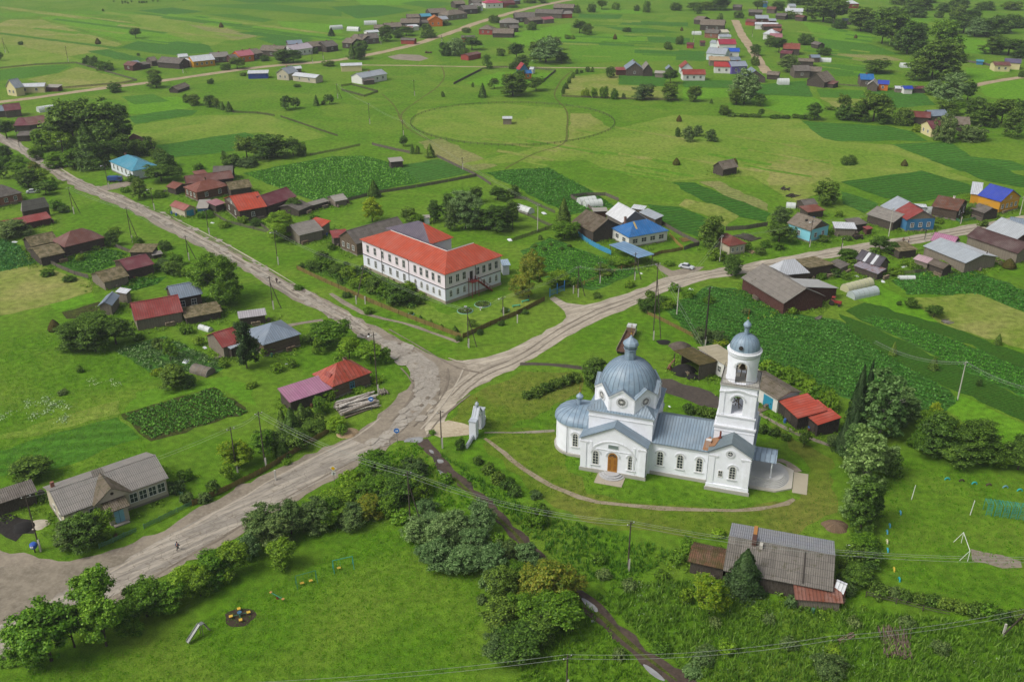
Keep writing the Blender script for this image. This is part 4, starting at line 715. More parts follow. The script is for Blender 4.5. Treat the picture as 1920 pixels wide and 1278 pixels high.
blades('tall_grass','weedy verge between the muddy track and the church lawn',0,[(815,845),(860,870),(1000,960),(1180,1010),(1290,1040),(1180,1090),(1090,1090),(1030,1040),(930,950)],leafm('#35601c','#4a7d26','#6f9c3c',.12),.6,.09,per=4,dens=2.6)
blades('grass','clumped turf of the foreground playing meadow',0,[(0,1278),(300,1200),(600,1050),(760,960),(900,1080),(900,1278)],leafm('#407a18','#4c881c','#5a9a22',.1),.16,.05,per=4,dens=4.0)
blades('grass','rough grass strip between the concrete road and the shrubs',0,[(560,950),(700,860),(780,825),(830,890),(900,950),(760,960),(620,1000)],LG,.4,.09,per=4,dens=2.5)
blades('grass','turf of the meadow with grey weeds at the left',0,[(0,640),(170,600),(330,700),(230,780),(330,900),(0,900)],leafm('#417a1c','#4f8a22','#5f982a',.1),.18,.05,per=3,dens=2.5)
blades('grass','lawn around the white church',0,[(860,760),(1000,690),(1100,700),(1090,830),(1200,900),(1500,960),(1560,850),(1600,1000),(1300,1010),(1000,930)],leafm('#3f6e1c','#527f24','#6f9434',.1),.14,.08,per=3,dens=1.6)
blades('grass','turf of the sports ground',0,[(1660,860),(1930,900),(1930,1150),(1650,1080)],leafm('#2f6a14','#41801a','#5a9826',.1),.16,.08,per=3,dens=1.8)
plants('shrubbery','dense leafy shrubbery between the school and its ochre fence',5,[(330,800),(480,740),(620,800),(800,850),(1100,950),(1260,1060),(1200,1120),(1060,1120),(800,985),(560,900)],leafm('#264a18','#3c6a24','#5e8e36',.4),.2,1.7,per=26,dens=.5,spread=.6)
plants('weeds','pale grey wormwood clumps in the left meadow',8,[(-20,650),(120,620),(560,560),(600,640),(480,760),(200,750),(0,760)],LPale,.2,.6,per=22,dens=.14,spread=.7)
plants('weeds','pale grey wormwood tufts above the potato patch',8,[(640,460),(860,430),(1000,400),(960,480),(700,560),(600,600)],LPale,.18,.5,per=18,dens=.1,spread=.55)
plants('weeds','white-flowering weeds below the grey barn and moss shed',14,[(-280,560),(0,480),(240,560),(700,680),(950,680),(900,760),(300,800),(-300,760)],leafm('#5a7d48','#8aa077','#b8c4a8',.4),.12,.8,per=5,dens=.25,spread=.4)
plants('weeds','flowering weeds at the bottom right edge',14,[(0,900),(600,880),(1300,900),(1900,900),(1900,1130),(0,1130)],leafm('#34561f','#5b7d48','#93a67e',.4),.13,.7,per=6,dens=.3,spread=.5)
# ---------------- houses, barns and sheds ----------------
WHITE='#c9c9c4'
FRAME=plain('#d8d8d2',.5); FRAMEB=plain('#3f8fb0',.5); PANE=glass()
WM={}
def window_mesh(w,h,arch=False,near=True,fm=None,bars=(1,2)):
    key=(w,h,arch,near,fm,bars)
    if key in WM: return WM[key]
    fm=fm or FRAME; f=.09; m=MB(); g=MB()
    if arch:
        n=10; sp=h-w/2
        def outl(r,b): return [(-r,b)]+[(-r,sp)]+[(-r*math.cos(math.pi*i/n),sp+r*math.sin(math.pi*i/n)) for i in range(1,n)]+[(r,sp),(r,b)]
        o1=outl(w/2+f*.4,0); o2=outl(w/2-f,f)
        for i in range(len(o1)):
            j=(i+1)%len(o1); a,b_,c,d=o1[i],o1[j],o2[j],o2[i]
            m.prism([(a[0],-.09,a[1]),(b_[0],-.09,b_[1]),(c[0],-.09,c[1]),(d[0],-.09,d[1])],(0,.08,0))
        g.face([(x,-.03,z) for x,z in o2])
        ww,hh=w/2-f,sp
    else:
        m.box(-w/2-f,w/2+f,-.1,-.01,h,h+f); m.box(-w/2-f*1.5,w/2+f*1.5,-.15,-.01,-f,0); m.box(-w/2-f,-w/2,-.1,-.01,0,h); m.box(w/2,w/2+f,-.1,-.01,0,h)
        g.face([(-w/2,-.03,0),(w/2,-.03,0),(w/2,-.03,h),(-w/2,-.03,h)]); ww,hh=w/2,h
    for i in range(bars[0]): x=-ww+2*ww*(i+1)/(bars[0]+1); m.box(x-.03,x+.03,-.08,-.031,.02,(h if arch else hh)-.03)
    for i in range(bars[1]): z=hh*(i+1)/(bars[1]+(0 if arch else 1)); m.box(-ww,ww,-.075,-.031,z-.025,z+.025)
    if near: WM[key]=(m.mesh('window',fm),g.mesh('pane',PANE))
    else:
        b=len(m.f); m.v; 
        for fc in g.f: m.face([g.v[i] for i in fc],1)
        WM[key]=(m.mesh('window',[fm,PANE]),None)
    return WM[key]
def add_window(root,x,y,z,rz,w=1.0,h=1.3,**k):
    a,b=window_mesh(w,h,**k); o=link('window',a,root,(x,y,z),rz)
    if b: link('pane',b,o)
    return o
def side_pos(side,t,L,W,oh):
    return {'f':(oh+(L-2*oh)*t,oh,0),'r':(L-oh,oh+(W-2*oh)*t,R(90)),'b':(oh+(L-2*oh)*(1-t),W-oh,R(180)),'l':(oh,oh+(W-2*oh)*(1-t),R(-90))}[side]
BLD=[]
def bld(tg,A,B,C,z,roof,rise,rmat,wmat,label,name='house',cat=None,win='',oh=.4,rmat2=None,chim=None,door=None,gmat=None,wsize=None,fm=None,gate=None,zA=None):
    zA=z if zA is None else zA; a=at(A,zA,tg); b=at(B,zA,tg); a.z=b.z=z; L=(b-a).length; ang=math.atan2(b.y-a.y,b.x-a.x); pr=Vector((-math.sin(ang),math.cos(ang),0))
    if isinstance(C,tuple):
        W=(at(C,z,tg)-a).dot(pr)
        if W<0: a,b=b,a; ang+=math.pi; W=-W
    else: W=C
    W=max(W,1.6); L=max(L,1.2)
    cat=cat or name.replace('_',' ').split()[-1]
    o=empty(name,(a.x,a.y,0),ang,label or 'x',cat); near=ppm(a)>4.6; oh=min(oh,L*.15,W*.15)
    o['cxy']=proj(a+(b-a)*.5+pr*W*.5)
    if not label: o['auto']=''
    BLD.append((o,L,W,z,rise))
    rm=MB(); th=.12
    def pl(pts,m=0): rm.prism(pts,(0,0,-th),m)
    m2=1 if rmat2 else 0
    if roof=='gx':
        pl([(0,0,z),(L,0,z),(L,W/2,z+rise),(0,W/2,z+rise)]); pl([(L,W,z),(0,W,z),(0,W/2+.004,z+rise),(L,W/2+.004,z+rise)],m2); rm.box(-.03,L+.03,W/2-.18,W/2+.18,z+rise-.06,z+rise+.04)
    elif roof=='gy':
        pl([(0,W,z),(0,0,z),(L/2,0,z+rise),(L/2,W,z+rise)]); pl([(L,0,z),(L,W,z),(L/2+.004,W,z+rise),(L/2+.004,0,z+rise)],m2); rm.box(L/2-.18,L/2+.18,-.03,W+.03,z+rise-.06,z+rise+.04)
    elif roof=='hip':
        if L>=W: k=min(W/2,L/2-.01); r0,r1=(k,W/2),(L-k,W/2)
        else: k=min(L/2,W/2-.01); r0,r1=(L/2,k),(L/2,W-k)
        R0=(r0[0],r0[1],z+rise);R1=(r1[0],r1[1],z+rise)
        if L>=W:
            pl([(0,0,z),(L,0,z),R1,R0]); pl([(L,W,z),(0,W,z),R0,R1],m2); pl([(0,W,z),(0,0,z),R0],m2); pl([(L,0,z),(L,W,z),R1],m2)
        else:
            pl([(0,0,z),(L,0,z),R0]); pl([(L,W,z),(0,W,z),R1],m2); pl([(0,W,z),(0,0,z),R0,R1]); pl([(L,0,z),(L,W,z),R1,R0],m2)
    elif roof=='sf': pl([(0,0,z),(L,0,z),(L,W,z+rise),(0,W,z+rise)])
    elif roof=='sb': pl([(0,0,z+rise),(L,0,z+rise),(L,W,z),(0,W,z)])
    elif roof=='sl': pl([(0,0,z),(L,0,z+rise),(L,W,z+rise),(0,W,z)])
    elif roof=='sr': pl([(0,0,z+rise),(L,0,z),(L,W,z),(0,W,z+rise)])
    rm.build('roof',[rmat,rmat2] if rmat2 else rmat,o)
    wm=MB(); q=oh; dz=-.14
    if gate!='open':
        if roof=='gx': e=z+rise*q/(W/2)+dz; wm.prism([(q,q,-.1),(q,W-q,-.1),(q,W-q,e),(q,W/2,z+rise+dz),(q,q,e)],(L-2*q,0,0))
        elif roof=='gy': e=z+rise*q/(L/2)+dz; wm.prism([(q,q,-.1),(L-q,q,-.1),(L-q,q,e),(L/2,q,z+rise+dz),(q,q,e)],(0,W-2*q,0))
        elif roof=='hip': wm.box(q,L-q,q,W-q,-.1,z+dz+.1)
        elif roof in('sf','sb'):
            e0,e1=(z+rise*q/W,z+rise*(W-q)/W) if roof=='sf' else (z+rise*(W-q)/W,z+rise*q/W)
            wm.prism([(q,q,-.1),(q,W-q,-.1),(q,W-q,e1+dz),(q,q,e0+dz)],(L-2*q,0,0))
        else:
            e0,e1=(z+rise*q/L,z+rise*(L-q)/L) if roof=='sl' else (z+rise*(L-q)/L,z+rise*q/L)
            wm.prism([(q,q,-.1),(L-q,q,-.1),(L-q,q,e1+dz),(q,q,e0+dz)],(0,W-2*q,0))
        wm.build('wall',wmat,o)
        if near and name in('house','cottage') and roof in('gx','gy','hip'):
            f=MB(); f.box(q-.06,L-q+.06,q-.06,W-q+.06,-.1,.45); f.build('plinth',plain('#7d776c',.9),o)
    else:
        for (x,y) in ((q,q),(L-q,q),(L-q,W-q),(q,W-q)):
            p=MB(); p.box(x-.08,x+.08,y-.08,y+.08,0,z-.05); p.build('post',wmat,o)
    if gmat and roof in('gx','gy'):
        g=MB()
        if roof=='gx':
            for x,d in ((q-.03,.02),(L-q+.01,.02)): g.prism([(x,q+.3,z+.1),(x,W-q-.3,z+.1),(x,W/2,z+rise+dz-.15)],(d,0,0))
        else:
            g.prism([(q+.3,q-.03,z+.1),(L-q-.3,q-.03,z+.1),(L/2,q-.03,z+rise+dz-.15)],(0,.02,0))
        g.build('gable_boards',gmat,o)
    ws=wsize or ((1.0,1.35) if near else (1.1,1.3)); sill=max(.7,z*.36)
    for tk in win.split():
        sd,n=tk[0],tk[1:]
        if sd=='g':                                   # small attic window in the gable on side n
            x,y,rz=side_pos(n,.5,L,W,oh); add_window(o,x,y,z+.35,rz,.7,.7,near=near,fm=fm,bars=(1,0)); continue
        n=int(n)
        for i in range(n):
            t=(i+.7)/(n+.4) if n>1 else .5; x,y,rz=side_pos(sd,t,L,W,oh); add_window(o,x,y,sill,rz,ws[0],ws[1],near=near,fm=fm,bars=(1,1))
    if door:
        sd,t,w_,h_,dm=door; x,y,rz=side_pos(sd,t,L,W,oh); d=MB(); d.box(-w_/2,w_/2,-.05,0,.05,h_)
        do=d.build('door',dm,o,loc=(x,y,0),rz=rz); hb=MB(); hb.box(w_*.3,w_*.36,-.12,-.05,h_*.45,h_*.53); hb.build('handle',plain('#2b2b2b'),do)
    for c in (chim or []):
        fx,fy=c[0],c[1]; ht=c[2] if len(c)>2 else .9; m=MB(); zt=z+rise+ht; x,y=fx*L,fy*W; m.box(x-.3,x+.3,y-.3,y+.3,z*.8,zt); m.box(x-.36,x+.36,y-.36,y+.36,zt-.18,zt)
        m.build('chimney',c[3] if len(c)>3 else brickm('#8f6350'),o)
    return o,L,W
# surface kit
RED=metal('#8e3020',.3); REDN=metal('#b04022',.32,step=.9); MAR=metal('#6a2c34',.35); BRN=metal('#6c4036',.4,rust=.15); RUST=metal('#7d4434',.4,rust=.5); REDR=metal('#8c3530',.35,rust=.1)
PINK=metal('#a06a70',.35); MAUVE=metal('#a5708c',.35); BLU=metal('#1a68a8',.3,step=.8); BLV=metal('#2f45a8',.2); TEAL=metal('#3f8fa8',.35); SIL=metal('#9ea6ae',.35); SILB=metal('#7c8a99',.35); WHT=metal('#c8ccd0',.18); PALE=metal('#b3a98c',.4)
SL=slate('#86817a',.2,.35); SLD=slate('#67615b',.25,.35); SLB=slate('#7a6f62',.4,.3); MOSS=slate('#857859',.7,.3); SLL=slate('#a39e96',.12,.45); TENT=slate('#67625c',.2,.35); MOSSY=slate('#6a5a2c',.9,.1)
LOG=wood('#72604e',True,.36); LOGD=wood('#4f4034',True,.36); LOGB=wood('#74482e',True,.36); PLK=wood('#6e645a',False,.2); PLKD=wood('#4c443c',False,.2); PLKP=wood('#968c7c',False,.25); PLKR=wood('#5a2a24',False,.2)
PW=plaster('#cfcfcb',.3); PWB=plaster('#c9d0d4',.25); PCY=plaster('#7ec4d4',.3); PYE=plaster('#c08a1f',.2); PCR=plaster('#c9be8f',.25); PRD=plaster('#8f3a30',.3); PBL=plaster('#2f6f9a',.3); PUR=plaster('#5e4f9a',.2); PGR=plaster('#6f6a63',.4); BRK=brickm('#8a4a36'); BRKW=plaster('#b3aa96',.45,brick=True); ORG=plaster('#c46a1c',.2)
TB=plain('#1f86a6',.5); BLP=plain('#2b6f9f',.5); DKW=wood('#2a2420',False,.22)
# --- left side of the village, near to the street
bld(4,(815,8),(988,84),(1152,28),3.8,'hip',2.6,TEAL,PWB,'teal-roofed white office building beside the big dark trees','house',win='f5 r1',chim=[(.2,.5,.4)],wsize=(.9,1.7),door=('f',.92,1.2,2.2,TB))
bld(4,(1468,244),(1722,188),(1368,202),3.4,'hip',2.2,RUST,LOGB,'rusty hipped-roof log house with white windows, left of the red roof','house',win='f2 l3',chim=[(.5,.55)])
bld(4,(1400,178),(1752,134),8,3.6,'gx',1.8,BRN,LOGD,'long brown metal roof directly behind the rusty hipped-roof house','barn')
bld(4,(1720,225),(1892,200),8,3.1,'gx',1.8,MOSS,PLKD,'mossy brown shed roof right of the rusty hipped-roof house','shed')
bld(4,(1590,105),(1742,100),7,3.0,'gx',2,TENT,PLKD,'dark tent-shaped shed behind the brown metal roof','shed')
bld(4,(1470,118),(1562,104),5,2.2,'sf',.5,RUST,PLKD,'low rusty lean-to left of the dark tent-shaped shed','shed')
bld(4,(1240,198),(1312,218),(1368,172),2.3,'gx',1.2,RUST,PLKD,'tiny rusty-roofed hut left of the rusty hipped-roof house','shed')
bld(4,(1268,340),(1378,380),(1462,352),2.5,'gx',1.2,metal('#96564c',.3),BRKW,'small garage with pinkish roof and blue double door','garage',cat='garage',door=('r',.5,2.6,2.1,TB))
bld(4,(1466,364),(1555,360),(1392,312),2.2,'sf',.5,SLL,BLP,'flat pale-roofed blue shed attached to the pinkish garage','shed')
bld(0,(447,396),(501,387),(422,371),4.0,'gx',2.9,REDN,LOGD,'timber house with bright red gabled roof and blue-white windows','house',win='f1 l2 gl',gmat=PGR,door=None)
bld(0,(501,387),(557,368),9.5,3.6,'gx',2.5,MAR,LOGD,'maroon gabled barn joined to the bright red roof','barn')
bld(0,(404,386),(424,380),5,2.6,'sf',.6,PINK,PLKD,'small pink porch roof left of the bright red gable','shed')
bld(5,(320,380),(420,338),(312,290),2.2,'gx',1.2,SLD,PLKD,'dark open woodshed at the right end of the maroon barn','shed')
bld(5,(425,340),(550,305),3,2.0,'sf',.4,SL,PLKD,'low grey lean-to row beside the woodshed','shed')
bld(5,(590,312),(688,292),(556,272),2.1,'gx',1.2,SLL,PLKP,'small grey gabled bathhouse at the potato field fence','shed')
bld(5,(1255,434),(1307,430),2.2,2.4,'sf',.3,SLL,PWB,'white outdoor toilet under the poplars behind the school','outhouse',cat='outhouse')
bld(5,(320,566),(508,522),(270,478),3.0,'gx',1.9,SL,PLKP,'old plank barn with patched grey roof by the light green tree','barn')
bld(5,(380,470),(495,500),4,3.2,'sf',.9,REDN,PLKP,'narrow red strip roof behind the old plank barn','shed')
bld(5,(750,630),(1135,520),(650,562),3.9,'gx',3.0,SLD,LOG,'long dark-roofed log house left of the school with three white windows','house',win='l3',chim=None)
bld(5,(575,585),(700,570),5,3.0,'sf',.8,REDR,PLK,'red lean-to roof left of the long dark-roofed log house','shed')
bld(4,(-90,300),(170,244),9,3.3,'hip',3,SLD,BRK,'slate hipped house with brick wall at the far left edge','house',win='f3')
bld(4,(165,386),(372,346),(25,402),3.3,'hip',3.2,SL,LOGD,'house with grey pyramid slate roof at the left edge','house')
bld(4,(205,470),(386,433),4.2,2.2,'sf',1.1,REDR,PLKR,'red lean-to in front of the grey pyramid roof','shed')
bld(4,(-40,520),(205,472),4.2,2.2,'sf',1.1,REDR,PLKR,'left red lean-to half hidden by a tree at the edge','shed')
bld(4,(298,735),(488,692),(235,655),2.7,'gx',1.4,MOSS,PLKD,'lower mossy roof of the double barn, nearest the camera','barn')
bld(4,(232,650),(440,603),8,3.1,'gx',1.9,MOSS,PLKD,'upper mossy roof of the double barn with white ridge','barn')
bld(4,(480,654),(788,578),9,3.3,'hip',3.0,BRN,LOGD,'brown hipped-roof log house with one arched white window','house',win='')
bld(4,(960,690),(1142,690),(1040,640),2.2,'sf',.6,MOSS,PLKD,'moss-roofed shed with pale sheets between street and maroon roof','shed')
bld(4,(1140,715),(1220,700),2.5,1.4,'sf',.3,SL,PLKD,'dark low box shed beside the moss-roofed shed','shed')
bld(4,(952,828),(1158,777),(900,742),2.9,'gx',1.6,MAR,LOGD,'small maroon-roofed log bathhouse','shed')
bld(4,(775,918),(970,865),(672,852),2.5,'gx',1.7,MOSS,PLKP,'weathered mossy-roofed shed joined to the maroon-roofed bathhouse','shed')
bld(4,(1010,1202),(1372,1135),9,3.0,'gx',3.0,REDR,PLKP,'big faded red barn roof in the left middle','barn')
bld(4,(1290,1046),(1520,1000),8,4.0,'gx',2.3,SILB,LOGD,'blue-grey metal-roofed log house behind the birch','house',win='f2',wsize=(1.2,1.5))
bld(4,(838,1090),(900,1012),(772,1042),2.8,'gx',1.1,SILB,PLKP,'small shiny metal-roofed shed left of the faded red barn','shed')
bld(4,(862,985),(945,1000),2,3.0,'sf',.5,WHT,PLKP,'strip of white roofing behind the faded red barn','shed')
bld(4,(1385,1185),(1665,1132),6,2.0,'sf',.6,MOSS,PLKD,'long low turf-covered shed under the birch','shed')
bld(8,(1665,208),(1850,150),(1545,112),3.0,'gx',2.2,REDR,PLKP,'dark red gabled barn left of the pine','barn')
bld(8,(1725,216),(1855,165),3.6,2.7,'sf',.7,SIL,PLKD,'shiny tin lean-to on the dark red gabled barn','shed')
bld(0,(447,597),(500,590),3.4,2.4,'sf',.5,metal('#a8a4a8',.3),PLKD,'low white tin roof behind the dark red barn','shed')
bld(9,(50,188),(340,102),10.5,3.3,'hip',2.4,SILB,LOG,'log house with blue-grey tin hipped roof behind the pine','house',win='')
o,L,W=bld(9,(572,500),(870,388),(375,418),3.3,'hip',2.9,metal('#a4402a',.5,rust=.22,step=.9),LOG,'log cottage with orange-red hipped roof and blue windows','cottage',cat='house',win='f1 l1',chim=[(.62,.55,.25)],fm=FRAMEB)
m=MB(); m.prism([(L*.16-.7,W*.32,3.9),(L*.16+.7,W*.32,3.9),(L*.16,W*.32,4.9)],(0,2.2,0)); m.build('dormer',metal('#8c2c22',.4),o)
bld(9,(250,616),(572,510),(135,550),2.6,'sf',1.0,MAUVE,PLKD,'mauve metal shed roof joined to the orange-red cottage','shed',rmat2=None)
# --- long grey-roofed house bottom left, with its cross gable and porch
GSL=slate('#8a8681',.12,.5)
o,L,W=bld(12,(345,202),(948,-14),(202,50),3.9,'gx',2.1,GSL,BRKW,'long cream brick house with grey corrugated roof and blue door','house',win='')
for t in (.11,.27,.66,.755,.85,.94): add_window(o,.4+(L-.8)*t,.4,1.35,0,1.25,1.75,near=True,bars=(1,1))
for t in (.3,.6): add_window(o,.4,W*t,1.3,R(-90),.9,1.1,near=True,bars=(1,0))
gx0,gx1,gm_=L*.3,L*.62,(L*.3+L*.62)/2
m=MB(); m.prism([(gx0,-.35,3.85),(gx1,-.35,3.85),(gm_,-.35,3.9+2.2)],(0,.3,0)); m.build('pediment',BRKW,o)
m=MB(); m.prism([(gx0-.4,-.6,3.92),(gm_,-.6,6.25),(gm_,W*.5,6.25),(gx0-.4,.8,3.95)],(0,0,-.12)); m.prism([(gm_+.004,-.6,6.25),(gx1+.4,-.6,3.92),(gx1+.4,.8,3.95),(gm_+.004,W*.5,6.25)],(0,0,-.12)); m.build('cross_gable_roof',slate('#6b6152',.5,.2),o)
m=MB(); m.lathe([(0,0),(.3,0)],14); q=m.build('attic_vent',plain('#2a1d17'),o,loc=(gm_,-.37,5.0)); q.rotation_euler=(R(90),0,0)
px_=L*.46; m=MB(); m.box(px_-1.6,px_+1.6,-2.4,.4,0,3.0); m.build('porch',BRKW,o); m=MB(); m.prism([(px_-2.0,-2.9,3.0),(px_+2.0,-2.9,3.0),(px_+2.0,.4,3.7),(px_-2.0,.4,3.7)],(0,0,.12)); m.build('porch_roof',slate('#6b6152',.5,.2),o)
m=MB(); m.box(px_-.8,px_+.8,-2.47,-2.4,.25,2.6); d=m.build('door',plain('#7fb4c8',.6),o); m=MB(); m.box(px_-.03,px_+.03,-2.5,-2.47,.25,2.6); m.build('door_seam',plain('#33606f'),d)
m=MB(); m.box(px_-1.3,px_+1.3,-3.3,-2.45,0,.2); m.build('step',plain('#8f8a80'),o)
m=MB(); m.prism([(L*.45-1,W*.45,5.7),(L*.45+1,W*.45,5.7),(L*.45+1,W*.55,6.6),(L*.45-1,W*.55,6.6)],(0,.3,.1)); m.build('ridge_vent',slate('#7d786f',.2,.4),o)
m=MB(); m.box(L*.06-.3,L*.06+.3,W*.7,W*.7+.5,4,6.1); m.build('chimney',BRK,o)
bld(12,(-60,150),(210,62),4,2.6,'sf',.5,SLD,PLKD,'dark flat-roofed coal lean-to left of the long cream house','shed')
# --- behind the church
o,L,W=bld(15,(70,124),(358,284),(325,78),3.4,'sb',.6,MOSSY,PLKD,'open-fronted coal shed with mossy brown roof behind the church','shed',gate='open',oh=.3)
m=MB(); m.box(.3,L-.3,W-.45,W-.3,0,3.6); m.box(L-.45,L-.3,.3,W-.45,0,3.5); m.box(.3,.45,W*.4,W-.45,0,3.5); m.build('wall',PLK,o)
bld(15,(330,82),(820,395),(575,40),3.5,'sb',.5,PALE,PW,'white outbuilding with pale yellowish roof behind the bell tower','barn',cat='outbuilding',win='f1')
bld(15,(820,395),(1215,635),(1480,552),3.4,'gx',1.1,slate('#6b6254',.45,.3),PW,'white outbuilding with brown roof and teal gates right of the bell tower','barn',cat='outbuilding',door=('f',.74,2.8,2.6,TB))
bld(15,(1217,643),(1430,836),(1480,556),2.9,'sf',.8,metal('#ac442e',.32,step=.9),DKW,'left half of the bright red-roofed garages beside the bell tower','garage',cat='garage',door=('f',.5,2.2,2.2,PLKD),oh=.2)
bld(15,(1522,802),(1650,909),(1862,830),2.8,'sf',.8,metal('#ac442e',.32,step=.9),DKW,'right half of the bright red-roofed garages, set slightly forward','garage',cat='garage',door=('f',.5,1.8,2.1,PLKD),oh=.2)
bld(15,(1405,700),(1522,802),(1740,745),2.85,'sf',.75,metal('#ac442e',.32,step=.9),DKW,'narrow middle bay between the two bright red-roofed garages','garage',cat='garage',oh=.2)
# --- barn in the lower right
o,L,W=bld(14,(228,505),(846,624),(884,346),3.0,'gx',1.8,slate('#6e6a63',.3,.45),PLKD,'large grey corrugated-roofed barn with round spruce in front','barn',rmat2=slate('#8d9096',.08,.3))
m=MB(); m.box(L*.245-.35,L*.245+.35,W*.42,W*.58,4.2,5.4); m.build('chimney',plain('#4a2c24'),o); m=MB(); m.box(L*.23,L*.26,W*.52,W-.1,3.1,3.12)
m=MB(); m.prism([(L*.225,W*.53,4.88),(L*.262,W*.53,4.88),(L*.262,W-.1,3.24),(L*.225,W-.1,3.24)],(0,0,.05)); m.build('rust_strip',plain('#b07a3c'),o)
m=MB(); m.box(L*.3,L*.33,W*.4,W*.46,3.2,5.2); m.build('vent_pipe',plain('#b8b4aa'),o)
m=MB(); m.prism([(L*.72,.3,3.2),(L*.735,.3,3.2),(L*.735,W*.48,4.75),(L*.72,W*.48,4.75)],(0,0,.06)); m.build('roof_batten',plain('#2e2a26'),o)
bld(14,(28,454),(242,502),(62,344),2.5,'gx',1.0,slate('#6b4a34',.75,.1),PLKD,'moss and rust tiled shed at the left end of the grey barn','shed')
bld(14,(632,668),(905,690),3.2,2.0,'sf',.9,metal('#7d4c3c',.45,rust=.45),PLKP,'rusty red lean-to under the right eave of the grey barn','shed')
bld(14,(848,615),(905,640),(918,600),2.4,'gx',1.3,WHT,PRD,'tiny white-gabled hutch at the right corner of the grey barn','shed')
# --- bright blue house and yard
o,L,W=bld(16,(950,682),(1558,576),(632,545),3.6,'hip',3.0,BLU,PW,'white bungalow with bright blue hipped roof','house',win='f4 l2',chim=[(.3,.9,.2)],wsize=(1.7,1.3))
m=MB(); m.prism([(L*.26,.9,3.95),(L*.30,.9,3.95),(L*.33,W*.46,6.45),(L*.29,W*.46,6.45)],(0,0,.08)); m.build('roof_ladder',plain('#b39a5a'),o)
bld(16,(600,324),(852,462),(1216,396),4.2,'gx',3.2,metal('#d0d2d4',.08),PGR,'steep white-roofed grey gable behind the bright blue roof','barn',win='')
bld(16,(1100,300),(1345,412),3.5,3.0,'sf',.8,SIL,PLK,'silver tin strip roof right of the steep white gable','shed')
bld(16,(980,240),(1175,268),3,2.8,'sf',.5,WHT,PLK,'small white sheet roof behind the steep white gable','shed')
bld(16,(415,292),(640,285),3,2.6,'sf',.4,SLL,PLKR,'pale strip roof left of the steep white gable','shed')
bld(16,(85,448),(415,604),(757,466),3.6,'gx',3.2,slate('#584c3c',.4,.4),PLKD,'big brown weathered barn left of the bright blue roof','barn')
bld(16,(650,787),(1095,1000),(1320,936),3.0,'sl',.3,metal('#6f93b4',.35,step=1.2),PLK,'light blue tin carport roof in front of the blue-roofed bungalow','carport',cat='carport',gate='open')
o,L,W=bld(6,(1630,646),(1762,623),(1566,562),3.2,'hip',1.8,metal('#713024',.4,rust=.2),BRKW,'tiny brown-red-roofed hut with three white windows right of the spruces','cottage',cat='house',win='f3',wsize=(.7,1.1))
LGM=None
# --- right-hand street
bld(7,(140,470),(322,532),(486,497),4.0,'gx',2.6,SLB,PCY,'cyan-walled house with grey-brown gabled roof','house',win='r2 f1',gmat=PLK,fm=None,chim=[(.55,.3,-.6,plain('#2b2b2b'))])
bld(7,(300,392),(430,374),5,2.6,'sf',.6,RUST,PLKD,'rust-red lean-to behind the cyan-walled house','shed')
bld(7,(275,342),(378,330),(262,300),2.4,'gx',1.2,SLD,PLKD,'small dark shed behind the cyan-walled house','shed')
bld(7,(500,510),(668,516),5,2.6,'sf',.5,WHT,PLKP,'white-roofed open woodshed right of the cyan-walled house','shed')
bld(7,(640,488),(752,474),5,2.7,'sf',.5,SLD,PLKD,'dark plank shed joined to the white-roofed woodshed','shed')
bld(7,(742,520),(790,510),2,2.0,'sf',.3,REDR,PLKR,'little red booth right of the dark plank shed','shed')
bld(7,(735,404),(940,468),(1010,402),2.9,'gx',1.8,SL,PLKD,'grey patched barn left of the silver-red gabled house','barn')
bld(7,(840,342),(935,388),(1030,300),4.0,'gx',2.8,SIL,LOGD,'silver half of the silver and red gabled roof','barn')
bld(7,(935,385),(1040,450),(1192,396),4.0,'gx',2.9,REDR,PBL,'red-roofed half of the gabled house with blue front','house',win='r3',gmat=PLKP)
bld(7,(1105,350),(1195,355),3,2.6,'sf',.2,WHT,PWB,'white box shed behind the red-roofed gable','shed')
bld(7,(1222,345),(1425,382),(1505,316),3.5,'gx',2.3,metal('#5f4334',.45,rust=.5),LOGD,'rusty brown gabled house with white chimney','house',win='r2',chim=[(.6,.5,.7,plain('#c8c4bc'))])
bld(7,(1515,362),(1620,398),(1655,350),2.7,'gx',1.3,SLD,PLKD,'grey hut between rusty brown house and yellow house','shed')
bld(7,(1568,262),(1745,313),(1902,276),4.3,'gx',3.2,BLV,PYE,'yellow house with violet-blue gabled roof','house',win='r4 gr',gmat=PYE)
bld(7,(1514,252),(1600,262),(1610,195),3.4,'sf',1.2,WHT,PYE,'white-roofed annex left of the yellow house','shed')
bld(17,(620,772),(1112,728),(374,652),3.6,'hip',3.1,metal('#b9bdc2',.12),LOGD,'house with white tin pyramid roof','house')
bld(17,(75,802),(716,1190),13.0,3.3,'gx',3.2,slate('#7c7770',.25,.4),PLKR,'large barn with long dark slate slope and maroon end wall','barn',win='')
bld(17,(722,800),(1042,935),(1618,988),3.0,'sb',3.2,slate('#b5b6b4',.08,.4),PLKR,'lower wing of the maroon-ended barn with pale grey roof','barn',zA=6.3)
bld(17,(1095,697),(1482,634),(795,542),2.9,'sb',.8,MOSS,LOGD,'moss-covered flat roof behind the white pyramid roof','shed')
bld(7,(545,812),(617,778),(480,767),2.3,'sf',.5,SLD,PLKP,'little grey shed between moss roof and striped roof','shed')
o,L,W=bld(7,(652,738),(835,800),(932,776),3.0,'gx',2.2,metal('#3f3b44',.3,step=1.1),PLK,'shed with black and white striped steep roof','barn')
for t in (.3,.62):
    m=MB(); m.prism([(L*t,-.02,3.02),(L*t+.9,-.02,3.02),(L*t+.9,W/2,5.24),(L*t,W/2,5.24)],(0,0,.03)); m.build('pale_roof_sheet',plain('#b8bcc0',.5),o)
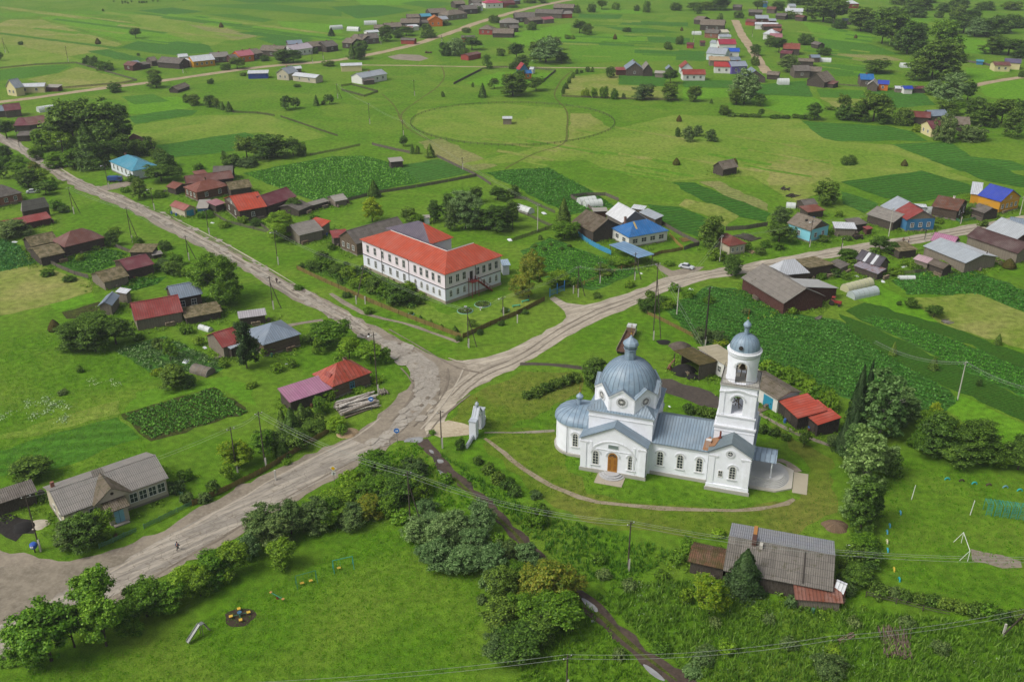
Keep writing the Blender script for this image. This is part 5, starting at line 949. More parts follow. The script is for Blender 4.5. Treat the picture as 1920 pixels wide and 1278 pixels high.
bld(7,(640,786),(822,852),3.5,2.1,'sf',.8,metal('#8b8690',.4,rust=.4),PLKD,'patchy tin lean-to below the striped roof','shed')
bld(7,(985,685),(1125,668),6,2.5,'sf',.6,MOSS,PLKD,'mossy flat shed right of the small trees by the street','shed')
bld(7,(1215,602),(1390,640),(1442,600),3.6,'gx',1.8,MAUVE,PLKD,'mauve-pink gabled roof at the street','house')
bld(7,(1160,642),(1480,772),(1640,690),3.2,'gx',1.6,metal('#a5adb3',.25),PLKP,'long white-grey tin-roofed barn below the mauve roof','barn',rmat2=WHT)
bld(7,(1085,738),(1200,775),(1250,740),2.2,'gx',.8,metal('#b59aa0',.3),PLKP,'small white and pink striped shed','shed')
bld(7,(1195,772),(1312,817),(1360,786),2.4,'gx',1.0,slate('#5d5348',.2,.2),PLKD,'small brown gabled shed right of the pink striped shed','shed')
bld(7,(1482,568),(1872,700),(1962,640),3.4,'gx',2.2,metal('#4e3533',.4),PLKP,'very long maroon-brown barn at the right edge','barn')
bld(7,(1630,512),(1862,596),(1965,520),4.0,'gx',2.8,metal('#aab0b4',.2),PLKR,'big white tin gable behind the long maroon-brown barn','barn')
bld(7,(1800,475),(1960,500),5,3.4,'gx',1.5,SILB,PLK,'blue-grey tin roof at the right edge behind the white gable','barn')
# --- upper left row
bld(1,(28,490),(85,498),(10,470),4.2,'gy',4.0,SIL,PCR,'cream cottage with steep silver gable at the far left','house',win='f2')
bld(1,(85,492),(250,487),6,3.2,'gx',1.4,WHT,PCR,'low white-roofed wing of the far left cream cottage','house',win='f2')
bld(1,(250,490),(325,492),5,2.4,'sf',.6,SLL,PLKR,'brown shed right of the far left cream cottage','shed')
bld(1,(-50,630),(40,622),7,3,'gx',2,SILB,PLK,'blue-grey roof cut by the left edge above the dark trees','house')
bld(1,(25,625),(122,615),8,3.4,'gx',2.4,MAR,PLK,'maroon roof at the left edge above the dark trees','house')
bld(1,(70,708),(165,705),(100,660),2.8,'gx',1.7,MAR,PLKD,'dark maroon shed left of the big dark trees','shed')
bld(1,(160,705),(280,690),(180,655),3,'gx',1.8,BRN,PLKD,'brown shed roof left of the big dark trees','shed')
bld(1,(90,765),(165,762),6,2.6,'sf',.6,SLD,PLKD,'dark lean-to below the brown shed roof','shed')
bld(1,(190,748),(250,740),5,2.6,'gx',1,SLB,PLKD,'small grey-brown hut at the edge of the big dark trees','shed')
bld(1,(700,790),(768,820),(740,745),3,'gx',2.2,BRN,PLKD,'brown barn roof peeping out right of the big dark trees','barn')
bld(1,(945,505),(1000,508),(960,478),1.6,'gy',1.8,SLB,PLKD,'old sunken log hut beside the far left road','shed')
FAR=[ # tag, A, B, depth, eave, roof, rise, roof surface, wall surface, windows, chimney?
(1,(690,365),(745,372),8,3,'gx',1.8,BRN,PLKR,'f1'),(1,(750,360),(795,352),7,3,'gx',1.2,SILB,PLK,'f1'),(1,(790,368),(850,358),6,2.6,'sf',.8,SLD,PLKD,''),(1,(850,345),(890,340),8,3.2,'gx',2,SLB,PLK,''),
(1,(880,350),(1008,360),10,3.2,'gx',2.8,SLD,PLKD,''),(1,(1015,350),(1075,345),8,3.2,'gx',1.5,WHT,PW,'f1'),(1,(1005,322),(1060,318),7,3.6,'gx',1.4,WHT,PW,''),(1,(1085,348),(1212,335),11,3.6,'gx',2.8,WHT,PYE,'f4 r2'),
(1,(1190,325),(1290,318),11,3.4,'gx',2.4,SL,PLK,'f2'),(1,(1300,330),(1345,325),9,3.2,'gx',1.8,SLD,PLKR,''),(1,(1345,318),(1432,308),11,3.8,'gx',2.8,metal('#b0606c',.2),ORG,'f2 l1'),(1,(1400,310),(1482,298),13,3.4,'gx',2.4,SLB,PLK,'f1'),
(1,(1455,285),(1588,290),12,3.6,'gx',2.8,SLB,PLK,'f1'),(1,(1640,285),(1762,268),11,4.0,'gx',2.8,metal('#b3a8b0',.2),PW,'f4'),(1,(1620,250),(1705,245),9,3.4,'gx',2,SILB,PLK,''),(1,(1728,265),(1832,258),11,3.6,'gx',2.6,SLB,PLKD,'f1'),(1,(1835,265),(1905,255),12,3.6,'gx',3,SLD,PLKD,'f1'),
(1,(1390,415),(1508,412),6,3.0,'sf',.9,WHT,metal('#1e3f9c',.2),''),(1,(1550,412),(1622,418),10,3.6,'gy',3.2,SIL,BRKW,'f2'),(1,(1640,425),(1775,440),7,3.0,'gx',1.4,WHT,BRKW,'f2'),(1,(1640,390),(1700,385),5,2.6,'gx',1.2,WHT,PLK,''),
(2,(-5,372),(118,368),8,3.4,'gx',1.0,WHT,PCR,''),(2,(115,440),(260,415),10,3.6,'gx',2.2,SIL,PW,'f4'),(2,(60,425),(118,440),6,3.2,'sf',.8,SIL,BRKW,'f1'),(2,(123,455),(190,450),4,2.4,'sf',.4,SLD,PLK,''),
(2,(0,240),(58,245),12,3.6,'gx',2.6,SLB,PLKD,'f1'),(2,(45,215),(120,225),10,3.4,'gx',2.4,SLB,PLKD,'f1'),(2,(115,222),(215,215),12,3.6,'gx',3.0,SLD,PLK,'f2'),(2,(145,185),(215,180),8,3,'gx',1.2,WHT,PW,''),(2,(180,160),(250,160),9,3.4,'gx',2.2,SLB,PLK,''),(2,(250,155),(345,150),12,3.6,'gx',2.6,SLB,PLKD,'f1'),
(2,(330,130),(440,130),12,3.8,'gx',2.8,SLB,PLKD,'f2'),(2,(385,152),(440,148),6,3,'sf',.8,WHT,PW,''),(2,(345,160),(400,160),6,3,'gx',1.4,PINK,PLKD,''),(2,(370,100),(440,98),10,3.4,'gx',2.2,SLB,PLK,''),(2,(450,95),(510,92),9,3.4,'gx',2,TEAL,PLK,''),(2,(440,130),(500,128),8,3,'gx',1.8,SLD,PLKD,''),
(2,(488,118),(572,116),10,4.4,'gy',3.6,metal('#b86a1c',.2),ORG,'f2'),(2,(555,112),(605,108),9,4,'gx',2.2,SIL,PCR,'f1'),(2,(500,75),(600,70),14,4,'gx',3,SLB,PLKD,''),(2,(600,88),(712,75),13,4,'hip',3.4,SLB,PLKP,'f3'),(2,(690,55),(770,50),13,4,'gx',3,SLD,PLKD,'f1'),(2,(760,38),(800,34),12,4,'gx',2.6,SL,PWB,'f1'),
(2,(810,20),(912,16),12,4.4,'hip',3,metal('#b03a5a',.15),PW,'f3'),(2,(915,20),(980,16),10,3.8,'gx',2,MAR,PRD,''),(2,(740,15),(800,12),12,3.6,'gx',2.6,SLD,PLKD,''),(2,(640,25),(700,22),12,3.6,'gx',2.6,SLB,PLKD,''),(2,(975,5),(1010,3),9,3.4,'gx',2,SILB,PLK,''),
(2,(672,212),(752,212),7,3,'gx',1.0,SLD,PRD,''),(2,(770,165),(850,168),10,3.8,'hip',3,SLB,PRD,'f2'),(2,(848,188),(968,190),11,3,'gx',3,SLB,PLKD,''),(2,(888,130),(1000,130),13,3.8,'hip',3.4,SL,PLK,'f2'),(2,(950,160),(1000,158),8,3,'gx',1.8,SLD,PLKD,''),
(2,(978,100),(1092,98),14,3.8,'gx',3.4,SLD,PLKD,'f2'),(2,(1060,118),(1140,110),8,3.2,'gx',2,SLB,PLKD,''),(2,(1140,112),(1200,106),8,3.2,'gx',1.6,metal('#a0505a',.2),PLKP,''),(2,(1085,75),(1240,80),12,3.6,'gx',3,SLD,PLK,''),(2,(1190,45),(1305,48),13,3.8,'gx',3,SLB,PLKD,'f1'),(2,(1240,80),(1302,78),9,3.4,'gx',2,SL,PRD,''),
(2,(1055,390),(1078,392),4,2.6,'gx',1.2,WHT,PW,''),(2,(330,225),(410,228),6,2.8,'gx',1.2,SLD,PRD,''),(2,(715,315),(790,300),7,3,'gx',1.0,BRN,PRD,''),
(2,(1000,395),(1055,392),6,3.4,'gy',3.8,metal('#a02a30',.2),PBL,'f1'),(2,(1030,415),(1075,412),5,3.2,'gx',1.6,BLU,ORG,'f1'),(2,(915,430),(980,432),4,2.4,'sf',.6,BRN,PLKD,''),
(2,(905,668),(962,668),4.4,2.8,'sf',.2,WHT,PLKP,''),(2,(1545,395),(1610,395),6,3,'sf',.8,REDR,PLKR,''),(2,(1600,392),(1702,392),12,3.6,'gy',4.2,SILB,PLK,'f1'),(2,(1695,398),(1755,398),11,3.2,'gy',4,SL,PLKD,''),(2,(1760,412),(1820,415),5,2.4,'gx',1.2,SLL,PLKP,''),(2,(1828,392),(1870,392),6,2.8,'gy',2,SILB,PLK,''),
(3,(60,110),(110,115),12,3.4,'gx',2.4,SLB,PLKD,''),(3,(95,140),(235,145),14,4,'gx',3.6,SLB,PLKD,'f2'),(3,(120,185),(200,190),9,3.4,'gx',2.4,SLD,BRK,'f1'),(3,(190,185),(265,182),9,3.4,'gx',1.6,metal('#c4c0a8',.15),PW,''),(3,(205,208),(275,208),6,3,'gx',1.4,SIL,PW,''),
(3,(205,250),(305,250),12,4,'gx',2.8,metal('#9c2740',.2),PW,''),(3,(130,300),(240,308),12,4,'gx',3.2,SIL,PWB,'f2'),(3,(228,290),(322,292),8,4,'gx',1.8,metal('#1453b8',.15),PW,'f1'),(3,(150,240),(205,245),7,3.4,'gx',1.4,SIL,PWB,''),
(3,(150,340),(268,342),9,3.4,'gx',1.8,metal('#b09a78',.2),PLKP,''),(3,(175,375),(280,378),9,3.8,'gx',2.4,metal('#a8302c',.2),PW,'f2'),(3,(275,375),(368,372),9,4.4,'gx',2.4,metal('#8f98a8',.2),PUR,'f2'),(3,(272,340),(330,338),6,3.6,'gx',1.6,SILB,PLK,''),
(3,(0,420),(132,420),8,3.4,'gx',2.4,RED,PW,'f3'),(3,(-10,385),(60,385),9,3.6,'gy',3.4,RED,PWB,''),(3,(100,240),(130,240),5,2.6,'gx',1,MAR,PLK,''),(3,(20,250),(62,252),5,2.6,'gx',1,MAR,PRD,''),
(3,(345,440),(470,440),12,2.6,'gy',4.6,SILB,PLK,''),(3,(470,420),(540,425),7,2.6,'gx',1.6,SLB,PLKD,''),(3,(628,400),(722,400),10,4.0,'gx',2.6,SLD,PLK,'f1'),(3,(695,450),(800,465),12,3.0,'gy',4.6,SLB,PLKD,''),(3,(690,400),(780,405),9,3.4,'gx',2.2,SLB,PLKD,''),(3,(785,465),(848,475),6,2.2,'sf',1,BRN,PLKD,''),
(3,(545,300),(612,305),8,3.2,'gx',1.6,MAR,PLKD,''),(3,(565,275),(662,278),12,3.8,'gx',3,metal('#8a4634',.3,rust=.2),PLKD,'f1'),(3,(490,210),(562,212),10,3.6,'gx',2.2,PINK,PLK,''),(3,(450,190),(530,195),9,4,'hip',3.2,WHT,PW,'f1'),(3,(500,175),(552,178),8,3.6,'gx',1.8,RUST,PLK,''),
(3,(405,138),(538,142),7,3.6,'gx',1.4,WHT,PW,'f2'),(3,(410,105),(485,106),9,4,'gx',2.4,SIL,PLKR,'f1'),(3,(485,118),(530,118),7,3.4,'gx',1.4,SIL,PLKR,''),(3,(350,120),(405,125),7,3,'gx',1.6,BRN,PRD,''),(3,(455,150),(560,150),7,3,'gx',1.4,BRN,PLKD,''),
(3,(575,65),(678,68),11,4.2,'gx',2.4,WHT,PW,'f2'),(3,(600,38),(640,38),9,5,'gx',2,SIL,PW,''),(3,(630,95),(678,100),7,3,'gx',1.4,BRN,PLKD,''),(3,(520,88),(580,92),8,3,'gx',1.8,SLD,PLKD,''),(3,(370,70),(450,72),9,3,'gx',2,SLD,PLKD,''),(3,(470,52),(520,55),8,3.4,'gx',2,BRN,PLK,''),(3,(455,20),(480,20),6,3.6,'gx',1.8,SILB,PBL,''),(3,(280,40),(330,42),8,3,'gx',1.8,SLD,PLKD,''),
(3,(920,22),(995,22),10,4,'hip',2.6,WHT,PRD,''),(3,(890,115),(945,118),7,3,'gx',1.4,SILB,PLK,''),(3,(720,245),(760,255),6,2.6,'gx',1.6,SLD,PLKD,''),(3,(725,325),(778,325),7,3,'gx',1.4,SILB,PLK,''),(3,(650,345),(740,348),7,3,'gx',1.4,SLB,PLKD,''),
(3,(1000,448),(1080,450),9,3.6,'gx',2.6,BLU,PLK,'f1'),(3,(1035,480),(1100,485),8,3.0,'gy',2.8,SLL,PLK,''),(3,(1095,472),(1162,476),6,3.4,'gx',1.8,BLV,ORG,'f1'),(3,(1195,498),(1250,500),5,2.2,'gx',1,WHT,PLKP,''),(3,(1245,500),(1300,500),5,2.8,'gx',1.2,metal('#173da8',.15),PW,''),(3,(1300,498),(1372,500),5,2.4,'sf',.6,MAR,PLKD,''),
(3,(1250,655),(1395,665),8,3.2,'gx',2.2,metal('#6e2d28',.4,rust=.35),PLKD,''),(3,(1395,655),(1500,650),8,3.2,'gx',2.2,SILB,PLK,''),(3,(1400,725),(1505,722),10,3.8,'gx',2.6,MAR,PCR,'l2'),(3,(1505,700),(1620,705),9,3.0,'gx',3.0,SLB,PLKD,''),
(3,(1755,368),(1850,370),9,3.6,'gx',1.6,BRN,PCR,'f2'),(3,(1810,352),(1905,358),8,3.8,'gx',2.2,metal('#5a5470',.2),PCR,''),(3,(1650,345),(1695,348),4,2,'gx',.8,TEAL,PBL,''),(3,(165,935),(228,955),8,2.8,'gy',2.6,SLB,PLKD,''),
(2,(275,912),(352,905),4.6,2.6,'sf',.6,SLL,PLKD,''),
]
NMS={id(BLU):'bright blue',id(RED):'red',id(REDN):'red',id(MAR):'maroon',id(BRN):'brown',id(RUST):'rusty',id(REDR):'faded red',id(PINK):'pinkish',id(MAUVE):'mauve',id(BLV):'violet-blue',id(TEAL):'teal',id(SIL):'silver tin',id(SILB):'blue-grey tin',id(WHT):'white tin',
 id(SL):'grey slate',id(SLD):'dark slate',id(SLB):'brownish slate',id(MOSS):'mossy',id(SLL):'pale grey',id(metal('#b0606c',.2)):'rose pink',id(metal('#b3a8b0',.2)):'pale lilac',id(metal('#b86a1c',.2)):'orange',id(metal('#b03a5a',.15)):'crimson pink',id(metal('#a0505a',.2)):'dull pink',
 id(metal('#a02a30',.2)):'deep red',id(metal('#c4c0a8',.15)):'cream tin',id(metal('#9c2740',.2)):'crimson',id(metal('#1453b8',.15)):'vivid blue',id(metal('#b09a78',.2)):'tan',id(metal('#a8302c',.2)):'red tin',id(metal('#8f98a8',.2)):'bluish tin',id(metal('#8a4634',.3,rust=.2)):'red-brown',id(metal('#173da8',.15)):'deep blue',id(metal('#6e2d28',.4,rust=.35)):'rust-streaked',id(metal('#5a5470',.2)):'dull purple'}
WN={id(PW):'white',id(PWB):'white',id(PYE):'ochre',id(PCR):'cream',id(PRD):'dark red',id(PBL):'blue',id(PUR):'purple',id(BRK):'brick',id(BRKW):'pale brick',id(ORG):'orange',id(LOG):'log',id(LOGD):'log',id(PLK):'grey board',id(PLKD):'dark board',id(PLKP):'pale board',id(PLKR):'red board'}
for f in FAR:
    tg,A,B,D,z,rf,ri,rm,wm_,wn=f; big=D>=9
    o,L,W=bld(tg,A,B,float(D),z,rf,ri*.9,rm,wm_,None,'house' if (wn or z>=3.4) else 'shed',win=wn,chim=[(.5,.5,.7)] if (wn and big and random.random()<.6) else None)
    shape={'hip':'hipped','gx':'gabled','gy':'gable-fronted','sf':'lean-to'}[rf]
    o['auto']='%s-roofed %s %s, %s walls,'%(NMS.get(id(rm),'grey'),shape,'house' if (wn or z>=3.4) else 'shed',WN.get(id(wm_),'painted'))
    
# stripes and stains that belong to particular roofs are laid as real sheets

# rough weeds along walls and fences of the yards
WX=[]
for o,L,W,z,r_ in BLD:
    if o.location.y>360: continue
    c_,s_=math.cos(o.rotation_euler.z),math.sin(o.rotation_euler.z); n=int((L+W)*5)
    for i in range(n):
        t=random.random()*2*(L+W); d=abs(random.gauss(0,1.9))-.1
        x,y=(t,-d) if t<L else (L+d,t-L) if t<L+W else (2*L+W-t,W+d) if t<2*L+W else (-d,2*(L+W)-t)
        WX.append((o.location.x+x*c_-y*s_,o.location.y+x*s_+y*c_))
WX=np.array(WX); per=9; n=len(WX)*per; off=rng.normal(size=(n,2))*.3; P=np.column_stack([np.repeat(WX,per,0)+off,rng.random(n)*.55+.03]); N=np.column_stack([off*2,np.full(n,.8)])
c=P.mean(0); c[2]=0; o=link('weeds',quadmesh('weeds',leaves(P-c,N,np.full(n,.19),.5),leafm('#2c4c16','#467020','#6c9632',.15)),None,tuple(c)); tag(o,'rank weeds growing along the walls of the houses and sheds',None,None,'stuff')
# ---------------- the school (L-shaped, with a rear block) ----------------
def boolean(o,cut):
    m=o.modifiers.new('b','BOOLEAN'); m.operation='DIFFERENCE'; m.solver='EXACT'; m.object=cut
    bpy.context.view_layer.update(); dg=bpy.context.evaluated_depsgraph_get(); me=bpy.data.meshes.new_from_object(o.evaluated_get(dg)); o.modifiers.clear(); o.data=me; bpy.data.objects.remove(cut)
PNK=plaster('#dbd2d6',.12); LWH=plaster('#d6d9e2',.16,brick=True)
a=at((836.5,570),0); ang=R(-46.5); Ls=36.8; u=Vector((math.cos(ang),math.sin(ang),0)); org=a-u*Ls
sc=empty('school_building',org,ang,'L-shaped two-storey white school with bright orange-red metal roof','building')
E_=8.6; T1=11.5; s2=24.3; D2=19.6; RZ=11.4
m=MB(); m.prism([(0,0,4.25),(Ls,0,4.25),(Ls,D2,4.25),(s2,D2,4.25),(s2,T1,4.25),(0,T1,4.25)],(0,0,E_-4.25)); m.build('upper_wall',PNK,sc)
m=MB(); m.prism([(.01,.01,.7),(Ls-.01,.01,.7),(Ls-.01,D2-.01,.7),(s2+.01,D2-.01,.7),(s2+.01,T1-.01,.7),(.01,T1-.01,.7)],(0,0,3.45)); m.build('lower_wall',LWH,sc)
m=MB(); m.prism([(-.12,-.12,-.1),(Ls+.12,-.12,-.1),(Ls+.12,D2+.1,-.1),(s2-.1,D2+.1,-.1),(s2-.1,T1+.1,-.1),(-.12,T1+.1,-.1)],(0,0,.85)); m.build('plinth',plaster('#9c9282',.5),sc)
m=MB(); m.box(-.14,Ls+.14,-.14,.1,4.12,4.27); m.box(Ls-.1,Ls+.143,.1,D2+.1,4.12,4.27); m.box(-.143,.1,.1,T1,4.12,4.27); m.build('cornice_band',plain('#3b3a3c',.6),sc)
h=.55; RM=metal('#b04628',.25,step=.9); z0=E_
def slab(m,pts,mi=0): m.prism(pts,(0,0,-.14),mi)
m=MB(); P=lambda x,y,z:(x,y,z); rA=(6.2,T1/2,RZ); rB=((s2+Ls)/2,T1/2+.3,RZ+.15); rC=((s2+Ls)/2,D2-4.2,RZ+.15)
slab(m,[(-h,-h,z0),(Ls+h,-h,z0),rB,rA]); slab(m,[(-h,T1+h,z0),(-h,-h,z0),rA]); slab(m,[(Ls+h,-h,z0),(Ls+h,D2+h,z0),rC,rB]); slab(m,[(Ls+h,D2+h,z0),(s2-h,D2+h,z0),rC])
slab(m,[(s2-h,T1+h,z0),(-h,T1+h,z0),rA,rB],1); slab(m,[(s2-h,D2+h,z0),(s2-h,T1+h,z0),rB,rC],1)
VIO=metal('#5c5462',.3,step=.6); m.build('roof',[RM,VIO],sc)
m=MB(); m.tube(rA,rB,.12,n=6); m.tube(rB,rC,.12,n=6); m.build('ridge_cap',plain('#c9c4c0'),sc)
w0,w1,w2,w3=.4,16.3,T1+.02,19.4
m=MB(); m.box(w0,w1,w2,w3,-.1,E_-.16); m.build('rear_block',PNK,sc)
pk0=(6.6,15.2,12.2); pk=(8.8,15.2,12.2); m=MB(); slab(m,[(w0-h,T1-3.2,z0+1.3),(w1+h,T1-.3,z0+.1),pk,pk0],1); slab(m,[(w1+h,T1-.3,z0+.1),(w1+h,w3+h,z0),pk]); slab(m,[(w1+h,w3+h,z0),(w0-h,w3+h,z0),pk0,pk]); slab(m,[(w0-h,w3+h,z0),(w0-h,T1-3.2,z0+1.3),pk0],1); m.build('rear_roof',[RM,VIO],sc)
def sw(s,t,zb,rz,w_,h_,**k): add_window(sc,s,t,zb,rz,w_,h_,near=True,**k)
fx=[2.6,6.0,9.5,12.9,16.1,19.2,24.1,26.7,29.2,31.8,34.3]
for i,x in enumerate(fx):
    sw(x,0,5.35,0,1.05,2.1,bars=(1,1)); sw(x,.01,1.6,0,.95,1.9,arch=(i>=6),bars=(1,2))
fy=[1.7,4.1,6.4,8.9,11.2,13.4,15.6,17.9]
for i,y in enumerate(fy):
    if i==3: m=MB(); m.box(-.5,.5,-.06,0,4.4,6.9); d=m.build('door',plain('#2b2322'),sc,loc=(Ls,y,0),rz=R(90))
    else: sw(Ls,y,5.35,R(90),1.05,2.0,bars=(1,1))
    if i not in(3,4): sw(Ls-.01,y,1.6,R(90),.95,1.9,arch=True,bars=(1,2))
for x in (9.0,21.3):
    m=MB(); m.tube((x,-.5,8.5),(x+.1,-.12,7.8),.07); m.tube((x+.1,-.12,7.8),(x+.1,-.18,.6),.07); m.build('downpipe',plain('#3a3a3c'),sc)
m=MB(); m.tube((Ls+.1,-.14,8.3),(Ls+.1,-.14,.4),.07); m.build('downpipe',plain('#3a3a3c'),sc)
m=MB(); m.tube((Ls+.18,10.3,8.4),(Ls+.18,10.3,4.4),.07); m.build('downpipe',plain('#3a3a3c'),sc)
for x in (3,14,28): m=MB(); m.box(x,x+.9,-.2,-.05,.15,.5); m.build('cellar_vent',plain('#2c2a28'),sc)
# red steel fire stair
st=empty('fire_escape',tuple(org+u*(Ls+.1)+Vector((-u.y,u.x,0))*8.9),ang,'dark red steel fire-escape stair on the school end wall','stair')
RS=plain('#7a1f1c',.6)
m=MB(); m.box(0,1.7,-1.2,1.2,4.25,4.35); m.build('landing',RS,st)
for y in (-1.15,1.15):
    for x in (.15,1.6): m=MB(); m.box(x-.06,x+.06,y-.06,y+.06,0,5.3); m.build('post',RS,st)
m=MB()
for y in (-1.15,): m.box(0,1.7,y-.03,y+.03,5.25,5.32); m.box(0,1.7,y-.03,y+.03,4.8,4.85)
m.box(1.58,1.64,-1.2,0,5.25,5.32); m.build('railing',RS,st)
n=15; m=MB()
for i in range(n): y=1.2+i*.33; z=4.2-i*.28; m.box(.45,1.6,y,y+.3,z,z+.05)
for x in (.42,1.63): m.prism([(x,1.1,4.1),(x,1.1+n*.33,4.1-n*.28),(x,1.1+n*.33,4.3-n*.28),(x,1.1,4.3)],(.04,0,0))
m.build('steps',RS,st)
m=MB()
for x in (.42,1.65):
    m.tube((x,1.2,5.3),(x,1.2+n*.33,5.3-n*.28),.04)
    for i in range(0,n+1,3): m.tube((x,1.2+i*.33,4.2-i*.28),(x,1.2+i*.33,5.3-i*.28),.03)
m.build('handrail',RS,st)
bld(18,(1800,650),(1905,640),3.4,3.0,'sf',.6,metal('#9fb4c4',.2),LWH,'pale blue-grey roofed annex behind the right end of the school','shed')

# ---------------- the church ----------------
CH=plaster('#e8ebf2',.3,brick=True); CHS=plaster('#a8a69e',.6); CR=metal('#7c8f9e',.3,step=.55); CRD=metal('#76899a',.32,step=.5); CP=plaster('#cdd0d4',.3); GOLD=plain('#b08a2e',.3,.8)
O=at((1086,879),0); ca=R(-18); ch=empty('church',O,ca,'white brick Orthodox church with blue-grey dome, octagonal gabled drum and bell tower','church')
VC=8.5; UC=6.9
def cbox(name,x0,x1,y0,y1,z0,z1,mat=CH,par=None):
    m=MB(); m.box(x0,x1,y0,y1,z0,z1); return m.build(name,mat,par or ch)
# transept arms (one wide gabled bay towards the lawn and one behind)
def arm(x0,x1,y0,y1,ez,rz_,nm='transept'):
    xm=(x0+x1)/2; m=MB(); m.prism([(x0,y0,0),(x1,y0,0),(x1,y0,ez),(xm,y0,rz_-.1),(x0,y0,ez)],(0,y1-y0,0)); w_=m.build(nm+'_wall',CH,ch)
    m=MB(); q=.35; sl=(rz_-ez)/(xm-x0)
    f=y0-q if y0<VC else y0; g=y1 if y0<VC else y1+q
    m.prism([(x0-q,g,ez-sl*q+.05),(x0-q,f,ez-sl*q+.05),(xm,f,rz_+.05),(xm,g,rz_+.05)],(0,0,.14)); m.prism([(x1+q,f,ez-sl*q+.05),(x1+q,g,ez-sl*q+.05),(xm+.004,g,rz_+.05),(xm+.004,f,rz_+.05)],(0,0,.14)); m.build(nm+'_roof',CR,ch)
    return w_
arm(.15,12.45,0,3.0,7.1,10.25); arm(.15,12.45,14.0,17.0,7.1,10.25)
for s in (0,1):   # pediment mouldings, corner pilasters, plinth
    x0,x1,xm=.15,12.45,6.3
    m=MB(); 
    for (a_,b_) in (((x0,6.75),(xm,9.9)),((xm,9.9),(x1,6.75))): m.prism([(a_[0],-.14,a_[1]-.0),(b_[0],-.14,b_[1]),(b_[0],-.14,b_[1]+.28),(a_[0],-.14,a_[1]+.28)],(0,.15,0))
    m.box(x0-.12,x0+1.5,-.14,.01,6.1,6.5); m.box(x1-1.5,x1+.12,-.14,.01,6.1,6.5)
    if s==0: m.build('pediment_moulding',CP,ch)
for x in (.15,11.35): cbox('pilaster',x,x+1.1,-.13,.01,.7,6.1)
for x in (1.8,9.95): cbox('pilaster',x,x+.5,-.09,.01,.7,6.6)
cbox('plinth',-.03,12.63,-.2,.02,-.1,.75,CHS)
m=MB(); n=16; r1,r0=4.5,4.15
for i in range(n):
    t0=math.pi*(.12+.76*i/n); t1=math.pi*(.12+.76*(i+1)/n); c0,c1=[(6.3-r*math.cos(t),3.55+r*math.sin(t)*.82) for r,t in ((r1,t0),(r1,t1))]; d0,d1=[(6.3-r*math.cos(t),3.55+r*math.sin(t)*.82) for r,t in ((r0,t0),(r0,t1))]
    m.prism([(c0[0],-.12,c0[1]),(c1[0],-.12,c1[1]),(d1[0],-.12,d1[1]),(d0[0],-.12,d0[1])],(0,.14,0))
m.box(2.3,10.3,-.1,.01,5.15,5.3); m.build('blind_arch',CP,ch)
cbox('name_plaque',5.4,7.2,-.12,.01,5.75,6.45,plain('#6f7f7c')); m=MB(); m.box(5.3,7.3,-.1,.0,5.65,6.55); m.build('plaque_frame',CP,ch)
def hood(x,y,z,rz,w_,par=ch):    # raised arch and sill round an arched window
    m=MB(); n=12
    for i in range(n):
        t0,t1=math.pi*i/n,math.pi*(i+1)/n; a0,a1=w_/2+.42,w_/2+.2
        m.prism([(-a0*math.cos(t0),-.14,a0*math.sin(t0)),(-a0*math.cos(t1),-.14,a0*math.sin(t1)),(-a1*math.cos(t1),-.14,a1*math.sin(t1)),(-a1*math.cos(t0),-.14,a1*math.sin(t0))],(0,.15,0))
    return m.build('hood_mould',CP,par,loc=(x,y,z),rz=rz)
def cwin(x,y,z,rz=0,w_=1.15,h_=3.0):
    add_window(ch,x,y,z,rz,w_,h_,arch=True,near=True,bars=(1,4)); hood(x,y,z+h_-w_/2,rz,w_)
    m=MB(); m.box(-w_/2-.3,w_/2+.3,-.22,0,-.2,-.04); m.build('sill',CP,ch,loc=(x,y,z),rz=rz)
cwin(3.05,0,1.75); cwin(9.75,0,1.75)
# main door: arched leaf of ochre wood, fanlight
m=MB(); n=12; w_=1.8
pts=[(-.9,0),(.9,0),(.9,3.1)]+[(.9*math.cos(math.pi*i/n),3.1+.9*math.sin(math.pi*i/n)) for i in range(1,n)]+[(-.9,3.1)]
m.prism([(x,-.1,z) for x,z in pts],(0,.1,0)); dr=m.build('door',wood('#d8951c',False,.25,worn=.15),ch,loc=(6.3,0,.75))
m=MB(); m.face([(x*.82,-.112,3.12+max(0,z-3.1)*.82) for x,z in pts[2:]]); m.build('fanlight',PANE,dr)
m=MB(); m.box(-.04,.04,-.13,-.1,0,3.1)
for sx in (-1,1):
    for zz in (.35,1.6): m.box(sx*.48-.28,sx*.48+.28,-.125,-.1,zz,zz+1.1)
m.box(-.9,.9,-.14,-.1,3.02,3.12); m.build('door_panel',plain('#8a560f',.5),dr)
m=MB()
for i in range(7): t=math.pi*i/6; m.tube((0,-.125,3.12),(-.78*math.cos(t),-.125,3.12+.78*math.sin(t)),.03,n=4)
m.build('fanlight_bars',plain('#b8781a'),dr); hood(6.3,0,3.85,0,1.9)
# half-round steps
m=MB()
for i,(r,z) in enumerate(((2.4,.24),(1.95,.48),(1.5,.74))):
    P=[(6.3+r*math.cos(math.pi+math.pi*k/16)*1.0,-.2+r*.85*math.sin(math.pi+math.pi*k/16),z-.26) for k in range(17)]; m.prism(P,(0,0,.26-i*.002))
m.build('steps',plaster('#a7a8aa',.4),ch); m=MB(); m.box(3.7,8.9,-3.6,-.21,.012,.1); m.build('slab',plaster('#a39a88',.5),ch)
